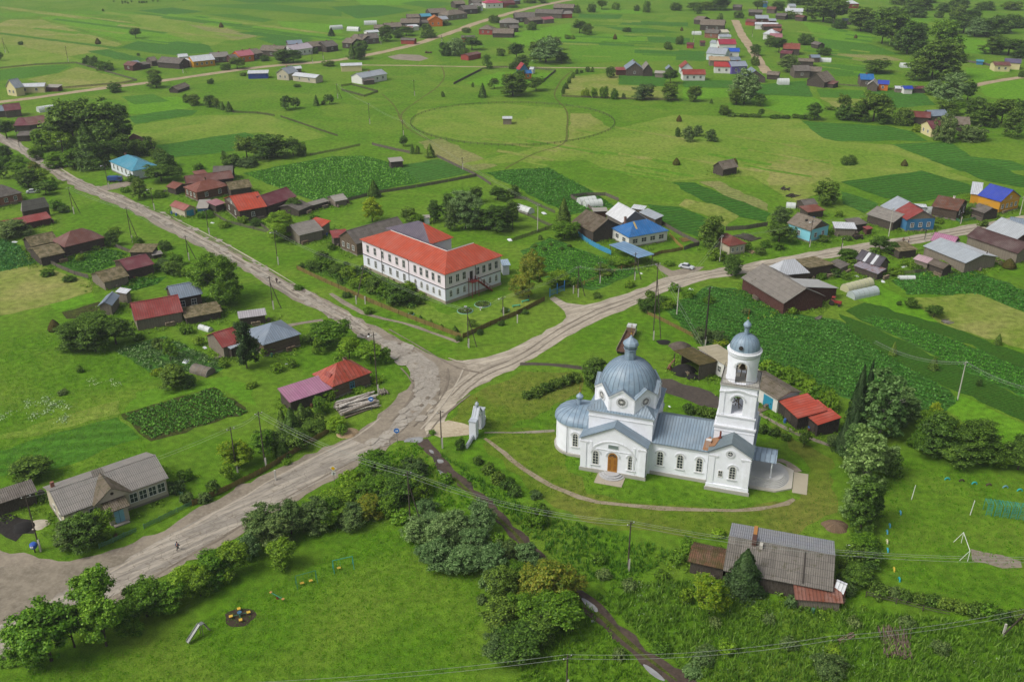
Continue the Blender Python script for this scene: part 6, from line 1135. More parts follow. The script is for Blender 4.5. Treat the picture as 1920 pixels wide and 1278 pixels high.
# central cube, cornices and the corner roofs
cbox('nave_cube',UC-6,UC+6,VC-6,VC+6,0,11.5)
for z0_,e,t_ in ((11.5,.18,.22),(11.72,.34,.16),(10.5,.1,.14)): cbox('cornice',UC-6-e,UC+6+e,VC-6-e,VC+6+e,z0_,z0_+t_,CP)
m=MB(); hh=6.4; zt=11.88; ai=5.4
for k in range(4):
    c,s_=math.cos(k*math.pi/2),math.sin(k*math.pi/2); rot=lambda x,y,z:(UC+x*c-y*s_,VC+x*s_+y*c,z)
    m.face([rot(-hh,-hh,zt),rot(hh,-hh,zt),rot(ai*.41,-ai,zt+.25),rot(-ai*.41,-ai,zt+.25)])
    A_=rot(-hh,-hh,zt);
    m.face([A_,rot(-ai*.41,-ai,zt+.25),rot(-3.9,-3.9,zt+1.75)]); m.face([rot(-ai,-ai*.41,zt+.25),A_,rot(-3.9,-3.9,zt+1.75)])
m.build('corner_roof',CR,ch)
# octagonal drum with a gable over each face
AP=5.75; th_=math.tan(math.pi/8); m=MB(); half=AP*th_; VZ,GZ=15.0,16.75
for k in range(8):
    a_=k*math.pi/4; c,s_=math.cos(a_),math.sin(a_); f=lambda x,y,z:(UC+x*c-y*s_,VC+x*s_+y*c,z)
    m.face([f(-half,-AP,11.9),f(half,-AP,11.9),f(half,-AP,VZ),f(0,-AP,GZ),f(-half,-AP,VZ)])
m.build('drum',CH,ch)
m=MB(); m2=MB(); m3=MB()
for k in range(8):
    a_=k*math.pi/4; c,s_=math.cos(a_),math.sin(a_); f=lambda x,y,z:(UC+x*c-y*s_,VC+x*s_+y*c,z)
    for sx in (-1,1):
        m.prism([f(0,-AP-.18,GZ-.05),f(sx*half*1.03,-AP-.18,VZ-.05),f(sx*half*1.03,-AP-.18,VZ-.4),f(0,-AP-.18,GZ-.42)],f(0,.19,0)-np.array([UC,VC,0]) if False else (-.19*s_*1,.19*c,0))
        m2.face([f(0,-AP-.25,GZ+.03),f(sx*half*1.04,-AP-.25,VZ+.03),f(sx*half*.9,-AP+1.0,VZ+.25),f(0,-AP+1.3,GZ+.03)])
    m3.prism([f(-half,-AP-.08,12.0),f(-half+.35,-AP-.08,12.0),f(-half+.35,-AP-.08,VZ-.1),f(-half,-AP-.08,VZ-.1)],(-.09*s_,.09*c,0)); m3.prism([f(half,-AP-.08,12.0),f(half-.35,-AP-.08,12.0),f(half-.35,-AP-.08,VZ-.1),f(half,-AP-.08,VZ-.1)],(-.09*s_,.09*c,0))
m.build('gable_moulding',CP,ch); m2.build('gable_roof',CR,ch); m3.build('drum_pilasters',CH,ch)
def rose(par,x,y,z,rz,r=.72,sp=6):
    m=MB(); n=20
    for i in range(n):
        t0,t1=2*math.pi*i/n,2*math.pi*(i+1)/n; a0,a1=r+.38,r+.02
        m.prism([(a0*math.cos(t0),-.12,a0*math.sin(t0)),(a0*math.cos(t1),-.12,a0*math.sin(t1)),(a1*math.cos(t1),-.12,a1*math.sin(t1)),(a1*math.cos(t0),-.12,a1*math.sin(t0))],(0,.13,0))
    o=m.build('round_window',CP,par,loc=(x,y,z),rz=rz)
    m=MB(); m.face([(r*math.cos(2*math.pi*i/n),-.03,r*math.sin(2*math.pi*i/n)) for i in range(n)]); m.build('pane',PANE,o)
    m=MB()
    for i in range(sp): t=math.pi*i/sp; m.tube((-r*math.cos(t),-.06,-r*math.sin(t)),(r*math.cos(t),-.06,r*math.sin(t)),.03,n=4)
    m.lathe([(.22,-.02),(.3,0),(.22,.02)],12); m.build('tracery',FRAME,o)
for k in range(8):
    a_=k*math.pi/4; rose(ch,UC+AP*math.sin(a_),VC-AP*math.cos(a_),14.15,a_)
# dome with raised seams, neck, onion and cross
def dome(cx,cy,zb,r,h,nr,name='dome',base=.038):
    prof=[(r*math.cos(t)**.92,zb+h*math.sin(t)) for t in [math.pi/2*i/14 for i in range(15)]]; prof[-1]=(0.0,zb+h)
    m=MB(); m.lathe(prof,48,(cx,cy,0)); d=m.build(name,CRDS,ch,smooth=50)
    m=MB()
    for k in range(nr):
        a_=2*math.pi*k/nr
        for (r0,z0_),(r1,z1_) in zip(prof[:-1],prof[1:]):
            m.tube((cx+(r0+.01)*math.cos(a_),cy+(r0+.01)*math.sin(a_),z0_),(cx+(r1+.01)*math.cos(a_),cy+(r1+.01)*math.sin(a_),z1_),base,n=4,caps=False)
    m.build('seams',plain('#4d5c6a',.5),d); return d
@cached
def domemat(c):
    t=NT('dome_sheet'); co=t.coord(); n=t.noise(co,.7,4,.65); v=t.n('ShaderNodeTexVoronoi'); v.inputs['Scale'].default_value=1.1; t.l(co,v.inputs['Vector'])
    col=t.mix(t.math('MULTIPLY',t.ramp(n,[(.35,(0,0,0)),(.7,(1,1,1))]),.4),c,'#a3afb8'); sx=t.n('ShaderNodeSeparateColor'); t.l(v.outputs['Color'],sx.inputs[0]); col=t.mix(t.math('MULTIPLY',sx.outputs[0],.28),col,'#4f6170')
    return t.pbr(col,.45,.0,t.bump(n,.2,.05),.4)
CRDS=domemat('#768c9e')
def onion(cx,cy,z,r,neckr,neckh,h,name='cupola',cross=1.8,nk=CRDS,faces=12):
    m=MB(); m.lathe([(neckr*1.15,z-.3),(neckr*1.15,z),(neckr,z+.05),(neckr,z+neckh-.1),(neckr*1.25,z+neckh),(neckr*1.2,z+neckh+.12)],faces,(cx,cy,0)); o=m.build(name,nk,ch)
    zz=z+neckh+.1; q=[(neckr*1.0,0),(r*.85,.13),(r,.3),(r*.9,.46),(r*.55,.62),(r*.25,.76),(r*.1,.9),(0,1)]
    m=MB(); m.lathe([(a_,zz+b_*h) for a_,b_ in q],faces,(cx,cy,0)); m.build('onion',CRDS,o)
    m=MB(); zt_=zz+h; m.lathe([(0,zt_-.12),(.16,zt_-.03),(.2,zt_+.1),(.12,zt_+.25),(0,zt_+.3)],10,(cx,cy,0)); m.box(cx-.04,cx+.04,cy-.04,cy+.04,zt_+.2,zt_+.2+cross)
    b=zt_+.2+cross; m.box(cx-.032,cx+.032,cy-cross*.28,cy+cross*.28,b-cross*.38,b-cross*.38+.08); m.box(cx-.031,cx+.031,cy-cross*.14,cy+cross*.14,b-cross*.18,b-cross*.18+.07); m.box(cx-.03,cx+.03,cy-cross*.16,cy+cross*.16,b-cross*.68,b-cross*.68+.07)
    m.build('cross',GOLD,o); return o
dome(UC,VC,14.75,5.4,5.8,32); onion(UC,VC,20.4,1.5,1.05,2.1,2.75,cross=1.9,faces=8)
m=MB(); m.lathe([(5.5,14.2),(5.5,14.8),(5.15,14.95)],40,(UC,VC,0)); m.build('dome_skirt',CR,ch)
# apse
AX,AR=-2.4,4.35
m=MB(); m.lathe([(AR,0),(AR,6.6)],28,(AX,VC,0),a0=90,a1=270); m.box(AX,1.0,VC-AR,VC+AR,0,6.6); m.build('apse_wall',CH,ch,merge=True)
m=MB(); m.lathe([(AR+.35,-.1),(AR+.35,.55),(AR+.05,.6)],28,(AX,VC,0),a0=90,a1=270); m.box(AX,.9,VC-AR-.3,VC+AR+.3,-.1,.55); m.build('apse_plinth',CHS,ch)
m=MB(); m.lathe([(AR,6.2),(AR+.22,6.3),(AR+.3,6.62),(AR+.05,6.64)],28,(AX,VC,0),a0=90,a1=270); m.box(AX,.9,VC-AR-.28,VC-AR+.01,6.3,6.6); m.build('apse_cornice',CP,ch)
pr=[((AR+.38)*math.cos(t),6.62+2.5*math.sin(t)) for t in [math.pi/2*i/10 for i in range(11)]]; pr[-1]=(0,9.12)
m=MB(); m.lathe(pr,30,(AX,VC,0),a0=90,a1=270); d=m.build('apse_roof',CRDS,ch,smooth=50)
m=MB()
for i in range(10):
    (r0,z0_),(r1,z1_)=pr[i],pr[i+1]; m.face([(AX,VC-r0,z0_),(.95,VC-r0,z0_),(.95,VC-r1,z1_),(AX,VC-r1,z1_)]); m.face([(.95,VC+r0,z0_),(AX,VC+r0,z0_),(AX,VC+r1,z1_),(.95,VC+r1,z1_)])
m.build('apse_vault_roof',CRDS,ch)
m=MB()
for k in range(11):
    a_=R(90+18*k)
    for (r0,z0_),(r1,z1_) in zip(pr[:-1],pr[1:]): m.tube((AX+r0*math.cos(a_),VC+r0*math.sin(a_),z0_),(AX+r1*math.cos(a_),VC+r1*math.sin(a_),z1_),.05,n=4,caps=False)
for xx in (-1.5,-.6,.3):
    for (r0,z0_),(r1,z1_) in zip(pr[:-1],pr[1:]): m.tube((xx,VC-r0,z0_),(xx,VC-r1,z1_),.05,n=4,caps=False)
m.build('seams',plain('#4d5c6a',.5),d)
onion(AX,VC,9.1,.72,.42,1.15,1.5,cross=1.1,faces=12)
cwin(-1.95,VC-AR,2.2,0,1.1,2.9)
a_=R(-120); add_window(ch,AX+AR*math.cos(R(205)),VC+AR*math.sin(R(205)),2.2,R(115),1.1,2.9,arch=True,near=True,bars=(1,4))
# refectory nave
m=MB(); m.prism([(12.4,2.8,0),(12.4,14.2,0),(12.4,14.2,6.9),(12.4,VC,9.6),(12.4,2.8,6.9)],(11.6,0,0)); m.build('refectory_wall',CH,ch)
m=MB(); sl=2.75/5.7; m.prism([(12.95,2.4,6.9-.4*sl+.08),(24.1,2.4,6.9-.4*sl+.08),(24.1,VC,9.68),(12.95,VC,9.68)],(0,0,.14)); m.prism([(24.1,14.6,6.71),(12.95,14.6,6.71),(12.95,VC+.004,9.68),(24.1,VC+.004,9.68)],(0,0,.14)); m.build('refectory_roof',CR,ch)
cbox('plinth',12.6,23.6,2.6,2.82,-.1,.65,CHS); cbox('cornice',12.9,23.5,2.62,2.81,6.3,6.62,CP)
for x in (14.65,18.35,21.9): cwin(x,2.8,2.1)
# narthex block with gables, under the tower
m=MB(); x0,x1,y0,y1,ez,rz_=23.6,31.0,1.0,16.0,8.0,10.2; xm=(x0+x1)/2
m.prism([(x0,y0,0),(x1,y0,0),(x1,y0,ez),(xm,y0,rz_),(x0,y0,ez)],(0,y1-y0,0)); m.build('narthex_wall',CH,ch)
m=MB(); sl=(rz_-ez)/(xm-x0); m.prism([(x0-.3,y1+.3,ez-.3*sl+.08),(x0-.3,y0-.35,ez-.3*sl+.08),(xm,y0-.35,rz_+.08),(xm,y1+.3,rz_+.08)],(0,0,.14)); m.prism([(x1+.3,y0-.35,ez-.3*sl+.08),(x1+.3,y1+.3,ez-.3*sl+.08),(xm+.004,y1+.3,rz_+.08),(xm+.004,y0-.35,rz_+.08)],(0,0,.14)); m.build('narthex_roof',metal('#6d7d84',.35,step=.5),ch)
m=MB()
for (a_,b_) in (((x0,7.6),(xm,9.75)),((xm,9.75),(x1,7.6))): m.prism([(a_[0],y0-.14,a_[1]),(b_[0],y0-.14,b_[1]),(b_[0],y0-.14,b_[1]+.28),(a_[0],y0-.14,a_[1]+.28)],(0,.15,0))
m.box(x0-.1,x0+1.7,y0-.14,y0+.01,7.0,7.35); m.box(x1-1.7,x1+.1,y0-.14,y0+.01,7.0,7.35); m.build('pediment_moulding',CP,ch)
for x in (x0,x1-1.1): cbox('pilaster',x,x+1.1,y0-.12,y0+.01,1.4,7.0)
cbox('plinth',x0-.12,x1+.12,y0-.2,y0+.02,-.1,1.35,CH); cbox('base_course',x0-.3,x1+.35,y0-.4,y0-.2,-.1,.7,CHS)
cwin(28.0,y0,2.9,0,1.15,2.7); add_window(ch,25.9,y0,3.1,0,.6,1.15,near=True,bars=(1,1)); rose(ch,27.3,y0,8.05,0,.45,2)
rustm=plain('#8a4a1f',.8); m=MB(); m.lathe([(.35,0),(.32,.7),(.18,.9),(.16,1.9),(0,1.95)],10,(0,0,0)); m.build('flue',plain('#6a2a1c',.6),ch,loc=(25.0,4.2,8.6)); m=MB(); m.box(-.45,.45,-.35,.35,0,1.6); m.build('chimney',plaster('#a98f80',.5),ch,loc=(23.1,3.4,7.2)); m=MB(); m.box(-.48,.48,-.38,.38,1.6,1.7); m.build('chimney_cap',plain('#c9c9c9'),ch,loc=(23.1,3.4,7.2))
m=MB(); m.prism([(22.2,2.6,7.0),(23.3,2.6,7.0),(23.3,5.4,8.38),(22.4,4.8,8.1)],(0,0,.08)); m.prism([(23.3,2.2,8.1),(24.4,1.7,8.75),(25.2,4.6,9.2),(23.4,5.0,8.2)],(0,0,.08)); m.build('rust_patch',plain('#8c6648',.8),ch)
# bell tower
TU=27.3; 
def tier(hw,z0_,z1_,cut=None,name='tower_tier'):
    o=cbox(name,TU-hw,TU+hw,VC-hw,VC+hw,z0_,z1_)
    if cut:
        w_,zb,h_=cut; m=MB(); m.box(TU-hw+.7,TU+hw-.7,VC-hw+.7,VC+hw-.7,z0_+.5,z1_-.5); c=m.build('c',None,ch); bpy.context.view_layer.update(); boolean(o,c)
        for k in range(2):
            m=MB(); n=12; pts=[(-w_/2,0),(w_/2,0),(w_/2,h_-w_/2)]+[(w_/2*math.cos(math.pi*i/n),h_-w_/2+w_/2*math.sin(math.pi*i/n)) for i in range(1,n)]+[(-w_/2,h_-w_/2)]
            if k==0: m.prism([(TU+x,VC-hw-1,zb+z) for x,z in pts],(0,2*hw+2,0))
            else: m.prism([(TU-hw-1,VC+x,zb+z) for x,z in pts],(2*hw+2,0,0))
            c=m.build('c',None,ch,merge=True); boolean(o,c)
    return o
tier(3.55,0,11.2); cbox('cornice',TU-3.75,TU+3.75,VC-3.75,VC+3.75,11.0,11.35,CP); cbox('cornice',TU-3.62,TU+3.62,VC-3.62,VC+3.62,10.2,10.35,CP)
tier(3.35,11.35,13.3); cbox('cornice',TU-3.5,TU+3.5,VC-3.5,VC+3.5,13.2,13.45,CP)
tier(3.15,13.45,19.2,(1.95,13.75,3.7))
for sx in (-1,1):
    for sy in (-1,1):
        cx,cy=TU+sx*2.75,VC+sy*3.15
        cbox('pilaster',cx-.42,cx+.42,cy-.12 if sy<0 else cy,cy if sy<0 else cy+.12,13.5,17.9); cx,cy=TU+sx*3.15,VC+sy*2.75; cbox('pilaster',cx-.12 if sx<0 else cx,cx if sx<0 else cx+.12,cy-.42,cy+.42,13.5,17.9)
hood(TU,VC-3.15,16.48,0,2.0); hood(TU+3.15,VC,16.48,R(90),2.0); hood(TU-3.15,VC,16.48,R(-90),2.0)
for k in range(4):   # wavy cornice on each side
    a_=k*math.pi/2; c,s_=math.cos(a_),math.sin(a_); f=lambda x,y,z:(TU+x*c-y*s_,VC+x*s_+y*c,z); m=MB(); n=16
    zz=lambda x:17.95+.55*math.exp(-(x/1.7)**2)
    for i in range(n):
        xa,xb=-3.35+6.7*i/n,-3.35+6.7*(i+1)/n; m.prism([f(xa,-3.33,zz(xa)),f(xb,-3.33,zz(xb)),f(xb,-3.33,zz(xb)+.28),f(xa,-3.33,zz(xa)+.28)],(-.2*s_,.2*c,0))
    m.build('wave_cornice',CP,ch)
cbox('cornice',TU-3.3,TU+3.3,VC-3.3,VC+3.3,19.2,19.45,CP); cbox('balcony_floor',TU-3.4,TU+3.4,VC-3.4,VC+3.4,19.45,19.65,CHS)
m=MB(); IR=plain('#3a3836',.6)
for k in range(4):
    a_=k*math.pi/2; c,s_=math.cos(a_),math.sin(a_); f=lambda x,y,z:(TU+x*c-y*s_,VC+x*s_+y*c,z)
    for z in (19.8,20.7): m.tube(f(-3.3,-3.3,z),f(3.3,-3.3,z),.035,n=4)
    for i in range(25): x=-3.3+6.6*i/24; m.tube(f(x,-3.3,19.65),f(x,-3.3,20.7),.02,n=4,caps=False)
m.build('balcony_railing',IR,ch)
m=MB(); m.lathe([(2.8,19.6),(2.8,25.3),(2.2,25.3),(2.2,19.6),(2.8,19.6)],48,(TU,VC,0)); dr_=m.build('belfry_drum',CH,ch,merge=True)
for k in range(2):
    m=MB(); n=12; w_,h_=1.9,4.1; pts=[(-w_/2,0),(w_/2,0),(w_/2,h_-w_/2)]+[(w_/2*math.cos(math.pi*i/n),h_-w_/2+w_/2*math.sin(math.pi*i/n)) for i in range(1,n)]+[(-w_/2,h_-w_/2)]
    if k==0: m.prism([(TU+x,VC-5,19.75+z) for x,z in pts],(0,10,0))
    else: m.prism([(TU-5,VC+x,19.75+z) for x,z in pts],(10,0,0))
    c=m.build('c',None,ch,merge=True); boolean(dr_,c)
hood(TU,VC-2.8,22.9,0,1.9)
for z,e in ((24.7,.12),(25.25,.28)):
    m=MB(); m.lathe([(2.78,z-.15),(2.8+e,z),(2.8+e,z+.2),(2.7,z+.28)],48,(TU,VC,0)); m.build('cornice',CP,ch,smooth=50)
m=MB(); m.lathe([(0,25.55),(2.75,25.5),(2.75,25.75),(2.5,25.8)],40,(TU,VC,0)); m.build('belfry_ceiling',CP,ch)
dome(TU,VC,25.75,2.62,2.65,20,base=.024); onion(TU,VC,28.3,.72,.42,1.15,1.75,cross=1.5,faces=14)
m=MB(); m.lathe([(.36,0),(.36,.5),(0,.5)],14); q=m.build('dome_oculus',plain('#0b0b0c'),ch,loc=(TU-.45,VC-2.25,26.55)); q.rotation_euler=(R(75),0,R(-11))
m=MB(); m.lathe([(0,0),(.62,0),(.5,.25),(.36,.7),(.12,.88),(0,.9)],16); 
bl=m.build('bell',plain('#4a3a22',.4,.6),ch,loc=(TU,VC,21.6)); m=MB(); m.box(-2.3,2.3,-.1,.1,.95,1.15); m.build('bell_beam',plain('#4a3524'),bl)
for dx in (-1.0,1.0): m=MB(); m.lathe([(0,0),(.3,0),(.24,.15),(.16,.4),(0,.45)],12); m.build('bell',plain('#4a3a22',.4,.6),ch,loc=(TU+dx,VC-.6,22.2))
m=MB()
for i in range(5): m.box(-2+i*.9,-1.85+i*.9,-2,2,0,.12)
m.build('belfry_joists',plain('#5b4636'),ch,loc=(TU,VC,20.9)); 
m=MB()
for i in range(6): m.tube((random.uniform(-1.6,1.6),random.uniform(-1.6,1.6),0),(random.uniform(-1.6,1.6),random.uniform(-1.6,1.6),2.6),.07)
m.build('tower_timbers',plain('#6b5746'),ch,loc=(TU,VC,14.0))
# entrance canopy, round stair and slab
m=MB(); zc=4.5; m.prism([(31.0,VC-2.5,zc),(35.3,VC-2.5,zc),(35.3,VC-.8,zc+.75),(31.0,VC-.8,zc+.75)],(0,0,.1)); m.prism([(31.0,VC-.8,zc+.75),(35.3,VC-.8,zc+.75),(35.3,VC+.8,zc+.75),(31.0,VC+.8,zc+.75)],(0,0,.1)); m.prism([(35.3,VC+2.5,zc),(31.0,VC+2.5,zc),(31.0,VC+.8,zc+.75),(35.3,VC+.8,zc+.75)],(0,0,.1)); m.build('canopy_roof',metal('#93a7b8',.2,step=.9),ch)
for y in (VC-2.2,VC+2.2):
    m=MB(); m.lathe([(.24,0),(.24,.2),(.15,.3),(.13,3.0),(.2,3.1),(.2,3.25)],12); m.build('canopy_column',CP,ch,loc=(34.6,y,1.2))
m=MB()
for i in range(7):
    z=1.2-i*.17; g=i*.3; n=18; P=[(31.0,VC-2.9-g,z-.17)]+[(35.2+(2.9+g)*.62*math.sin(math.pi*k/n),VC-(2.9+g)*math.cos(math.pi*k/n),z-.17) for k in range(n+1)]+[(31.0,VC+2.9+g,z-.17)]
    m.prism(P,(0,0,.168))
m.build('round_steps',plaster('#bcbcb8',.45),ch)
m=MB(); P=[(31.2,VC-5.1,.015),(35.8,VC-5.0,.015),(38.6,VC-3.1,.015),(38.6,VC+3.1,.015),(35.8,VC+5.0,.015),(31.2,VC+5.1,.015)]; m.prism(P,(0,0,.3)); m.build('paved_base',plaster('#b8b3a6',.45),ch)
m=MB(); m.box(38.7,41.3,VC-4.1,VC+2.9,.016,.12); m.build('slab',plaster('#aba38d',.5),ch)
m=MB()
for x,y,z1_ in ((-.15,VC-AR-.12,6.4),(12.55,-.05,6.8),(12.7,2.65,6.6),(23.45,2.6,6.6)): m.tube((x,y,z1_),(x,y,.3),.06,n=5); m.tube((x,y,z1_),(x+.1,y-.2,z1_+.3),.07,n=5)
m.tube((-3.6,VC-AR-.1,6.4),(-3.6,VC-AR-.1,.5),.06,n=5); m.build('downpipes',plain('#4f5963',.5),ch)
# ---------------- poles and wires ----------------
PW_=wood('#5a5047',False,.12); CONC=plaster('#b5b2a8',.3); WIRE=plain('#8e958c',.5); LAMPW=plain('#d6d8da',.4); INS=plain('#cfd4d6',.3)
POLES={}
def pole(key,bx,by,tx,ty,style='s',lean=False,mat=None,r=.13,label=None):
    g=at((bx,by),0); h=hgt(g,ty) if not lean else 9.0
    top=at((tx,ty),h) if lean else Vector((g.x,g.y,h))
    o=empty('utility_pole',tuple(g),0,label or 'x','pole'); 
    if not label: o['auto']={'s':'wooden utility pole','A':'braced double-leg utility pole','c':'pale concrete utility pole','l':'utility pole with street lamp'}[style]
    t=top-g; m=MB(); st='c' if style=='c' else 's'
    if style in('s','A','l'): m.tube(t*.12,t,r,r*.7,8); m.build('post',mat or PW_,o); c=MB(); c.box(-.14+.16,.14+.16,-.12,.12,0,2.4); c.build('stub',CONC,o)
    else: m.tube((0,0,0),t,r*1.2,r*.7,8); m.build('post',CONC,o)
    if style=='A':
        m=MB(); m.tube((2.0,.6,0),t*.82,r*.85,r*.7,7); m.build('brace',mat or PW_,o)
    d=Vector((.75,.45,0)); m=MB(); m.box(-.75,.75,-.05,.05,0,.1); a=m.build('crossarm',PW_,o,loc=tuple(t-Vector((0,0,.55))),rz=R(35))
    for x in (-.65,0,.65): m=MB(); m.lathe([(.05,0),(.08,.05),(.06,.16),(0,.18)],8); m.build('insulator',INS,a,loc=(x,0,.1))
    if style=='l':
        m=MB(); m.tube((0,0,0),(-1.0,-.6,.45),.035); m.lathe([(0,.05),(.22,-.05),(.26,-.16),(0,-.2)],10,(-1.0,-.6,.5)); m.build('street_lamp',LAMPW,o,loc=tuple(t-Vector((0,0,.9))))
    POLES[key]=top-Vector((0,0,.35)); return o
for k,a in {'a':(138,401,129,350,'A'),'b':(248,455,237,388,'A'),'c':(354,488,354,441,'A'),'d':(512,580,505,517,'A'),'e':(708,739,706,624,'l'),'f':(498,878,491,771,'s'),'g':(770,993,765,884,'A'),'h':(1177,1070,1185,977,'s'),'i':(1062,1298,1062,1227,'s'),
 'k':(828,840,830,769,'s'),'l':(75,1033,53,927,'s'),'m':(444,885,443,800,'s'),'n':(204,355,198,308,'l'),'o':(274,328,271,304,'s'),'p':(289,394,284,352,'l'),'q':(392,441,388,392,'s'),'r':(521,496,518,432,'l'),
 's':(878,652,874,578,'A'),'t':(943,592,941,555,'l'),'u':(1008,433,1008,383,'c'),'v':(1083,557,1078,498,'A'),'w':(1124,531,1122,490,'s'),'x':(1189,525,1196,473,'A'),'y':(1224,637,1229,492,'A'),'z':(1269,589,1274,534,'c'),
 'A':(1349,491,1351,441,'c'),'B':(1517,463,1522,413,'l'),'C':(1666,443,1670,390,'c'),'D':(1800,420,1802,396,'s'),'E':(1912,403,1914,368,'c'),'F':(1577,470,1578,445,'s'),'G':(1733,452,1735,430,'s'),'H':(1795,750,1811,677,'c'),
 'I':(693,233,692,193,'s'),'J':(756,255,755,225,'s'),'K':(777,180,776,150,'s'),'L':(867,318,866,295,'s'),'M':(10,100,5,72,'A'),'N':(343,138,343,118,'A'),'O':(633,185,631,157,'A'),'P':(128,117,127,87,'s'),'Q':(828,80,826,66,'A'),'R':(1410,70,1410,46,'s'),'S':(1300,80,1299,55,'s'),
 'T':(124,312,115,262,'l'),'U':(37,278,34,245,'s'),'V':(586,120,586,96,'s'),'W':(606,112,606,88,'s'),'X':(714,84,713,64,'s'),'Y':(1845,500,1845,470,'s')}.items(): pole(k,*a)
pole('lean',667,570,682,500,'s',lean=True,label='leaning wooden pole on a concrete stub outside the ochre school fence')
pole('cleft',1878,1193,1932,1140,'s',lean=True,label='tilted pole with white base at the bottom right edge')
pole('chim',1321,648,1333,537,'s',mat=plain('#24201d'),r=.22,label='tall black mast behind the church coal shed')
WI=0
def wire(p,q,dz=0,off=(0,0),sag=.9,r=.022,name='overhead_wire'):
    global WI
    p=POLES[p] if isinstance(p,str) else p; q=POLES[q] if isinstance(q,str) else q
    o_=Vector((off[0],off[1],dz)); p=p+o_; q=q+o_; m=MB(); n=12; P=[p.lerp(q,i/n)-Vector((0,0,sag*4*(i/n)*(1-i/n))) for i in range(n+1)]; c=P[0].copy()
    for a,b in zip(P,P[1:]): m.tube(a-c,b-c,r,n=4,caps=False)
    o=m.build(name,WIRE,loc=tuple(c)); x,y=proj(p.lerp(q,.5)); o['cxy']=(x,y); tag(o,'',('wire')); o['auto']='thin overhead wire'; WI+=1
def span(a,b,n=3,sag=.9,r=.022,sep=.65):
    p=POLES[a] if isinstance(a,str) else a; q=POLES[b] if isinstance(b,str) else b; d=(q-p); d.z=0; d.normalize(); nn=Vector((-d.y,d.x))
    for i in range(n): k=(i-(n-1)/2)*sep; wire(p,q,0 if i!=1 else .12,(nn.x*k,nn.y*k),sag,r)
off=lambda x,y,z=8.5: at((x,y),z)
span('l','m',2,1.2);span('m','f',2,.6);span('f','g',3,1.4);span('g','h',3,1.8);span('h',off(1990,1048),3,2.2)
span(off(-60,1290),'i',2,2.0);span('i',off(1560,1196),2,1.2);span(off(1560,1196),off(1990,1130),2,1)
span('a','b',2);span('b','c',2);span('c','d',2,1.2);span('r','lean',2,1.2);span('lean','s',2,1.4);span('s','t',2);span('t','v',2,1.0);span('v','y',2,1.2);span('y','z',1);span('z','A',2,.8);span('A','B',2);span('B','C',2);span('C','E',2);span('H',off(1960,735),3,1.0);span(off(1640,640),'H',3,1.6);span('I','J',2);span('I','O',2);span('J','u',2,1.5)
span('y',off(1330,670,3),2,.4)
# ---------------- fences ----------------
FGR=wood('#7a7368',False,.2); FOC=wood('#93823c',False,.22); FDK=wood('#5a5246',False,.2); FBL=plain('#3b8fb8',.5); FGN=plain('#4f7f5c',.6); FYE=plain('#a08544',.7)
def fence(tg,pts,h,mat,style,label,closed=False,name='fence',postmat=None,gap=.0):
    P=poly_world(tg,pts); h*=.82 if P[0].y<300 else .72
    if closed: P.append(P[0])
    c=P[0].copy(); o=empty(name,tuple(c),0,label,'fence'); r=random.Random(len(pts)*7+int(c.x)); s=MB(); rl=MB(); far=c.y>300; sp=3.0 if not far else 5.0; np_=0
    mid=P[len(P)//2]; o['cxy']=proj(mid)
    pm=MB(); ph=h*1.12; pm.box(-.07,.07,-.07,.07,-.1,ph); pme=pm.mesh('post',postmat or mat)
    for a,b in zip(P,P[1:]):
        d=b-a; L=d.length; 
        if L<.3: continue
        u=d/L; n=Vector((-u.y,u.x,0)); A=a-c
        k=max(1,int(L/sp))
        for i in range(k):
            if np_<95: link('post',pme,o,tuple(A+u*(L*i/k)),math.atan2(u.y,u.x)); np_+=1
        if style in('pick','board'):
            w=.12 if style=='pick' else .19; st=(w*2.0 if style=='pick' else w*1.12)*(1.6 if far else 1); w*=(1.6 if far else 1); x=0
            while x<L-w:
                hh=h*(1+r.uniform(-.09,.07)); q=A+u*x; dz=r.uniform(-.03,.03); e=n*.05
                s.face([q+e,q+u*w+e,q+u*(w+dz)+e+Vector((0,0,hh)),q+u*dz+e+Vector((0,0,hh))]); s.face([q+e+n*.025,q+u*dz+e+n*.025+Vector((0,0,hh)),q+u*(w+dz)+e+n*.025+Vector((0,0,hh)),q+u*w+e+n*.025]); x+=st
        hs=(.35,.8) if style!='rail' else (.45,.92)
        for f in hs:
            z=h*f; B=A+u*L; rl.prism([A+Vector((0,0,z)),B+Vector((0,0,z+r.uniform(-.04,.04))),B+Vector((0,0,z+.1)),A+Vector((0,0,z+.1))],n*.04)
    rl.build('rail',mat,o)
    if s.f: s.build('palings',mat,o)
    return o
fence(0,[(557,505),(610,530),(700,570),(780,602),(865,634)],1.5,FOC,'board','ochre board fence along the street side of the school yard')
fence(0,[(868,634),(920,610),(970,590),(1022,563)],1.5,FOC,'board','ochre board fence along the gravel side of the school yard')
fence(0,[(362,948),(425,920),(490,888),(555,848),(618,810)],1.4,FOC,'board','ochre board fence beside the concrete road')
fence(4,[(280,735),(420,800),(560,860),(665,888)],1.5,FGR,'board','grey board fence below the mossy double barn')
fence(4,[(830,640),(960,690),(1000,705)],1.4,FGR,'board','short grey fence right of the brown log house')
fence(4,[(1600,410),(1700,470),(1900,520),(2010,545)],1.4,FGR,'pick','grey picket fence before the bright red gable')
fence(5,[(0,470),(100,540)],1.4,FGR,'pick','grey fence by the light green tree at the street')
fence(0,[(698,272),(735,281),(770,288)],1.5,FGR,'board','grey paling fence left of the three round shrubs')
fence(0,[(820,295),(855,312),(893,330)],1.5,FGR,'board','grey paling fence running down to the field corner')
fence(0,[(893,331),(840,341),(780,352),(712,362),(655,376),(600,388),(560,396)],1.6,FGR,'board','long grey paling fence behind the school trees')
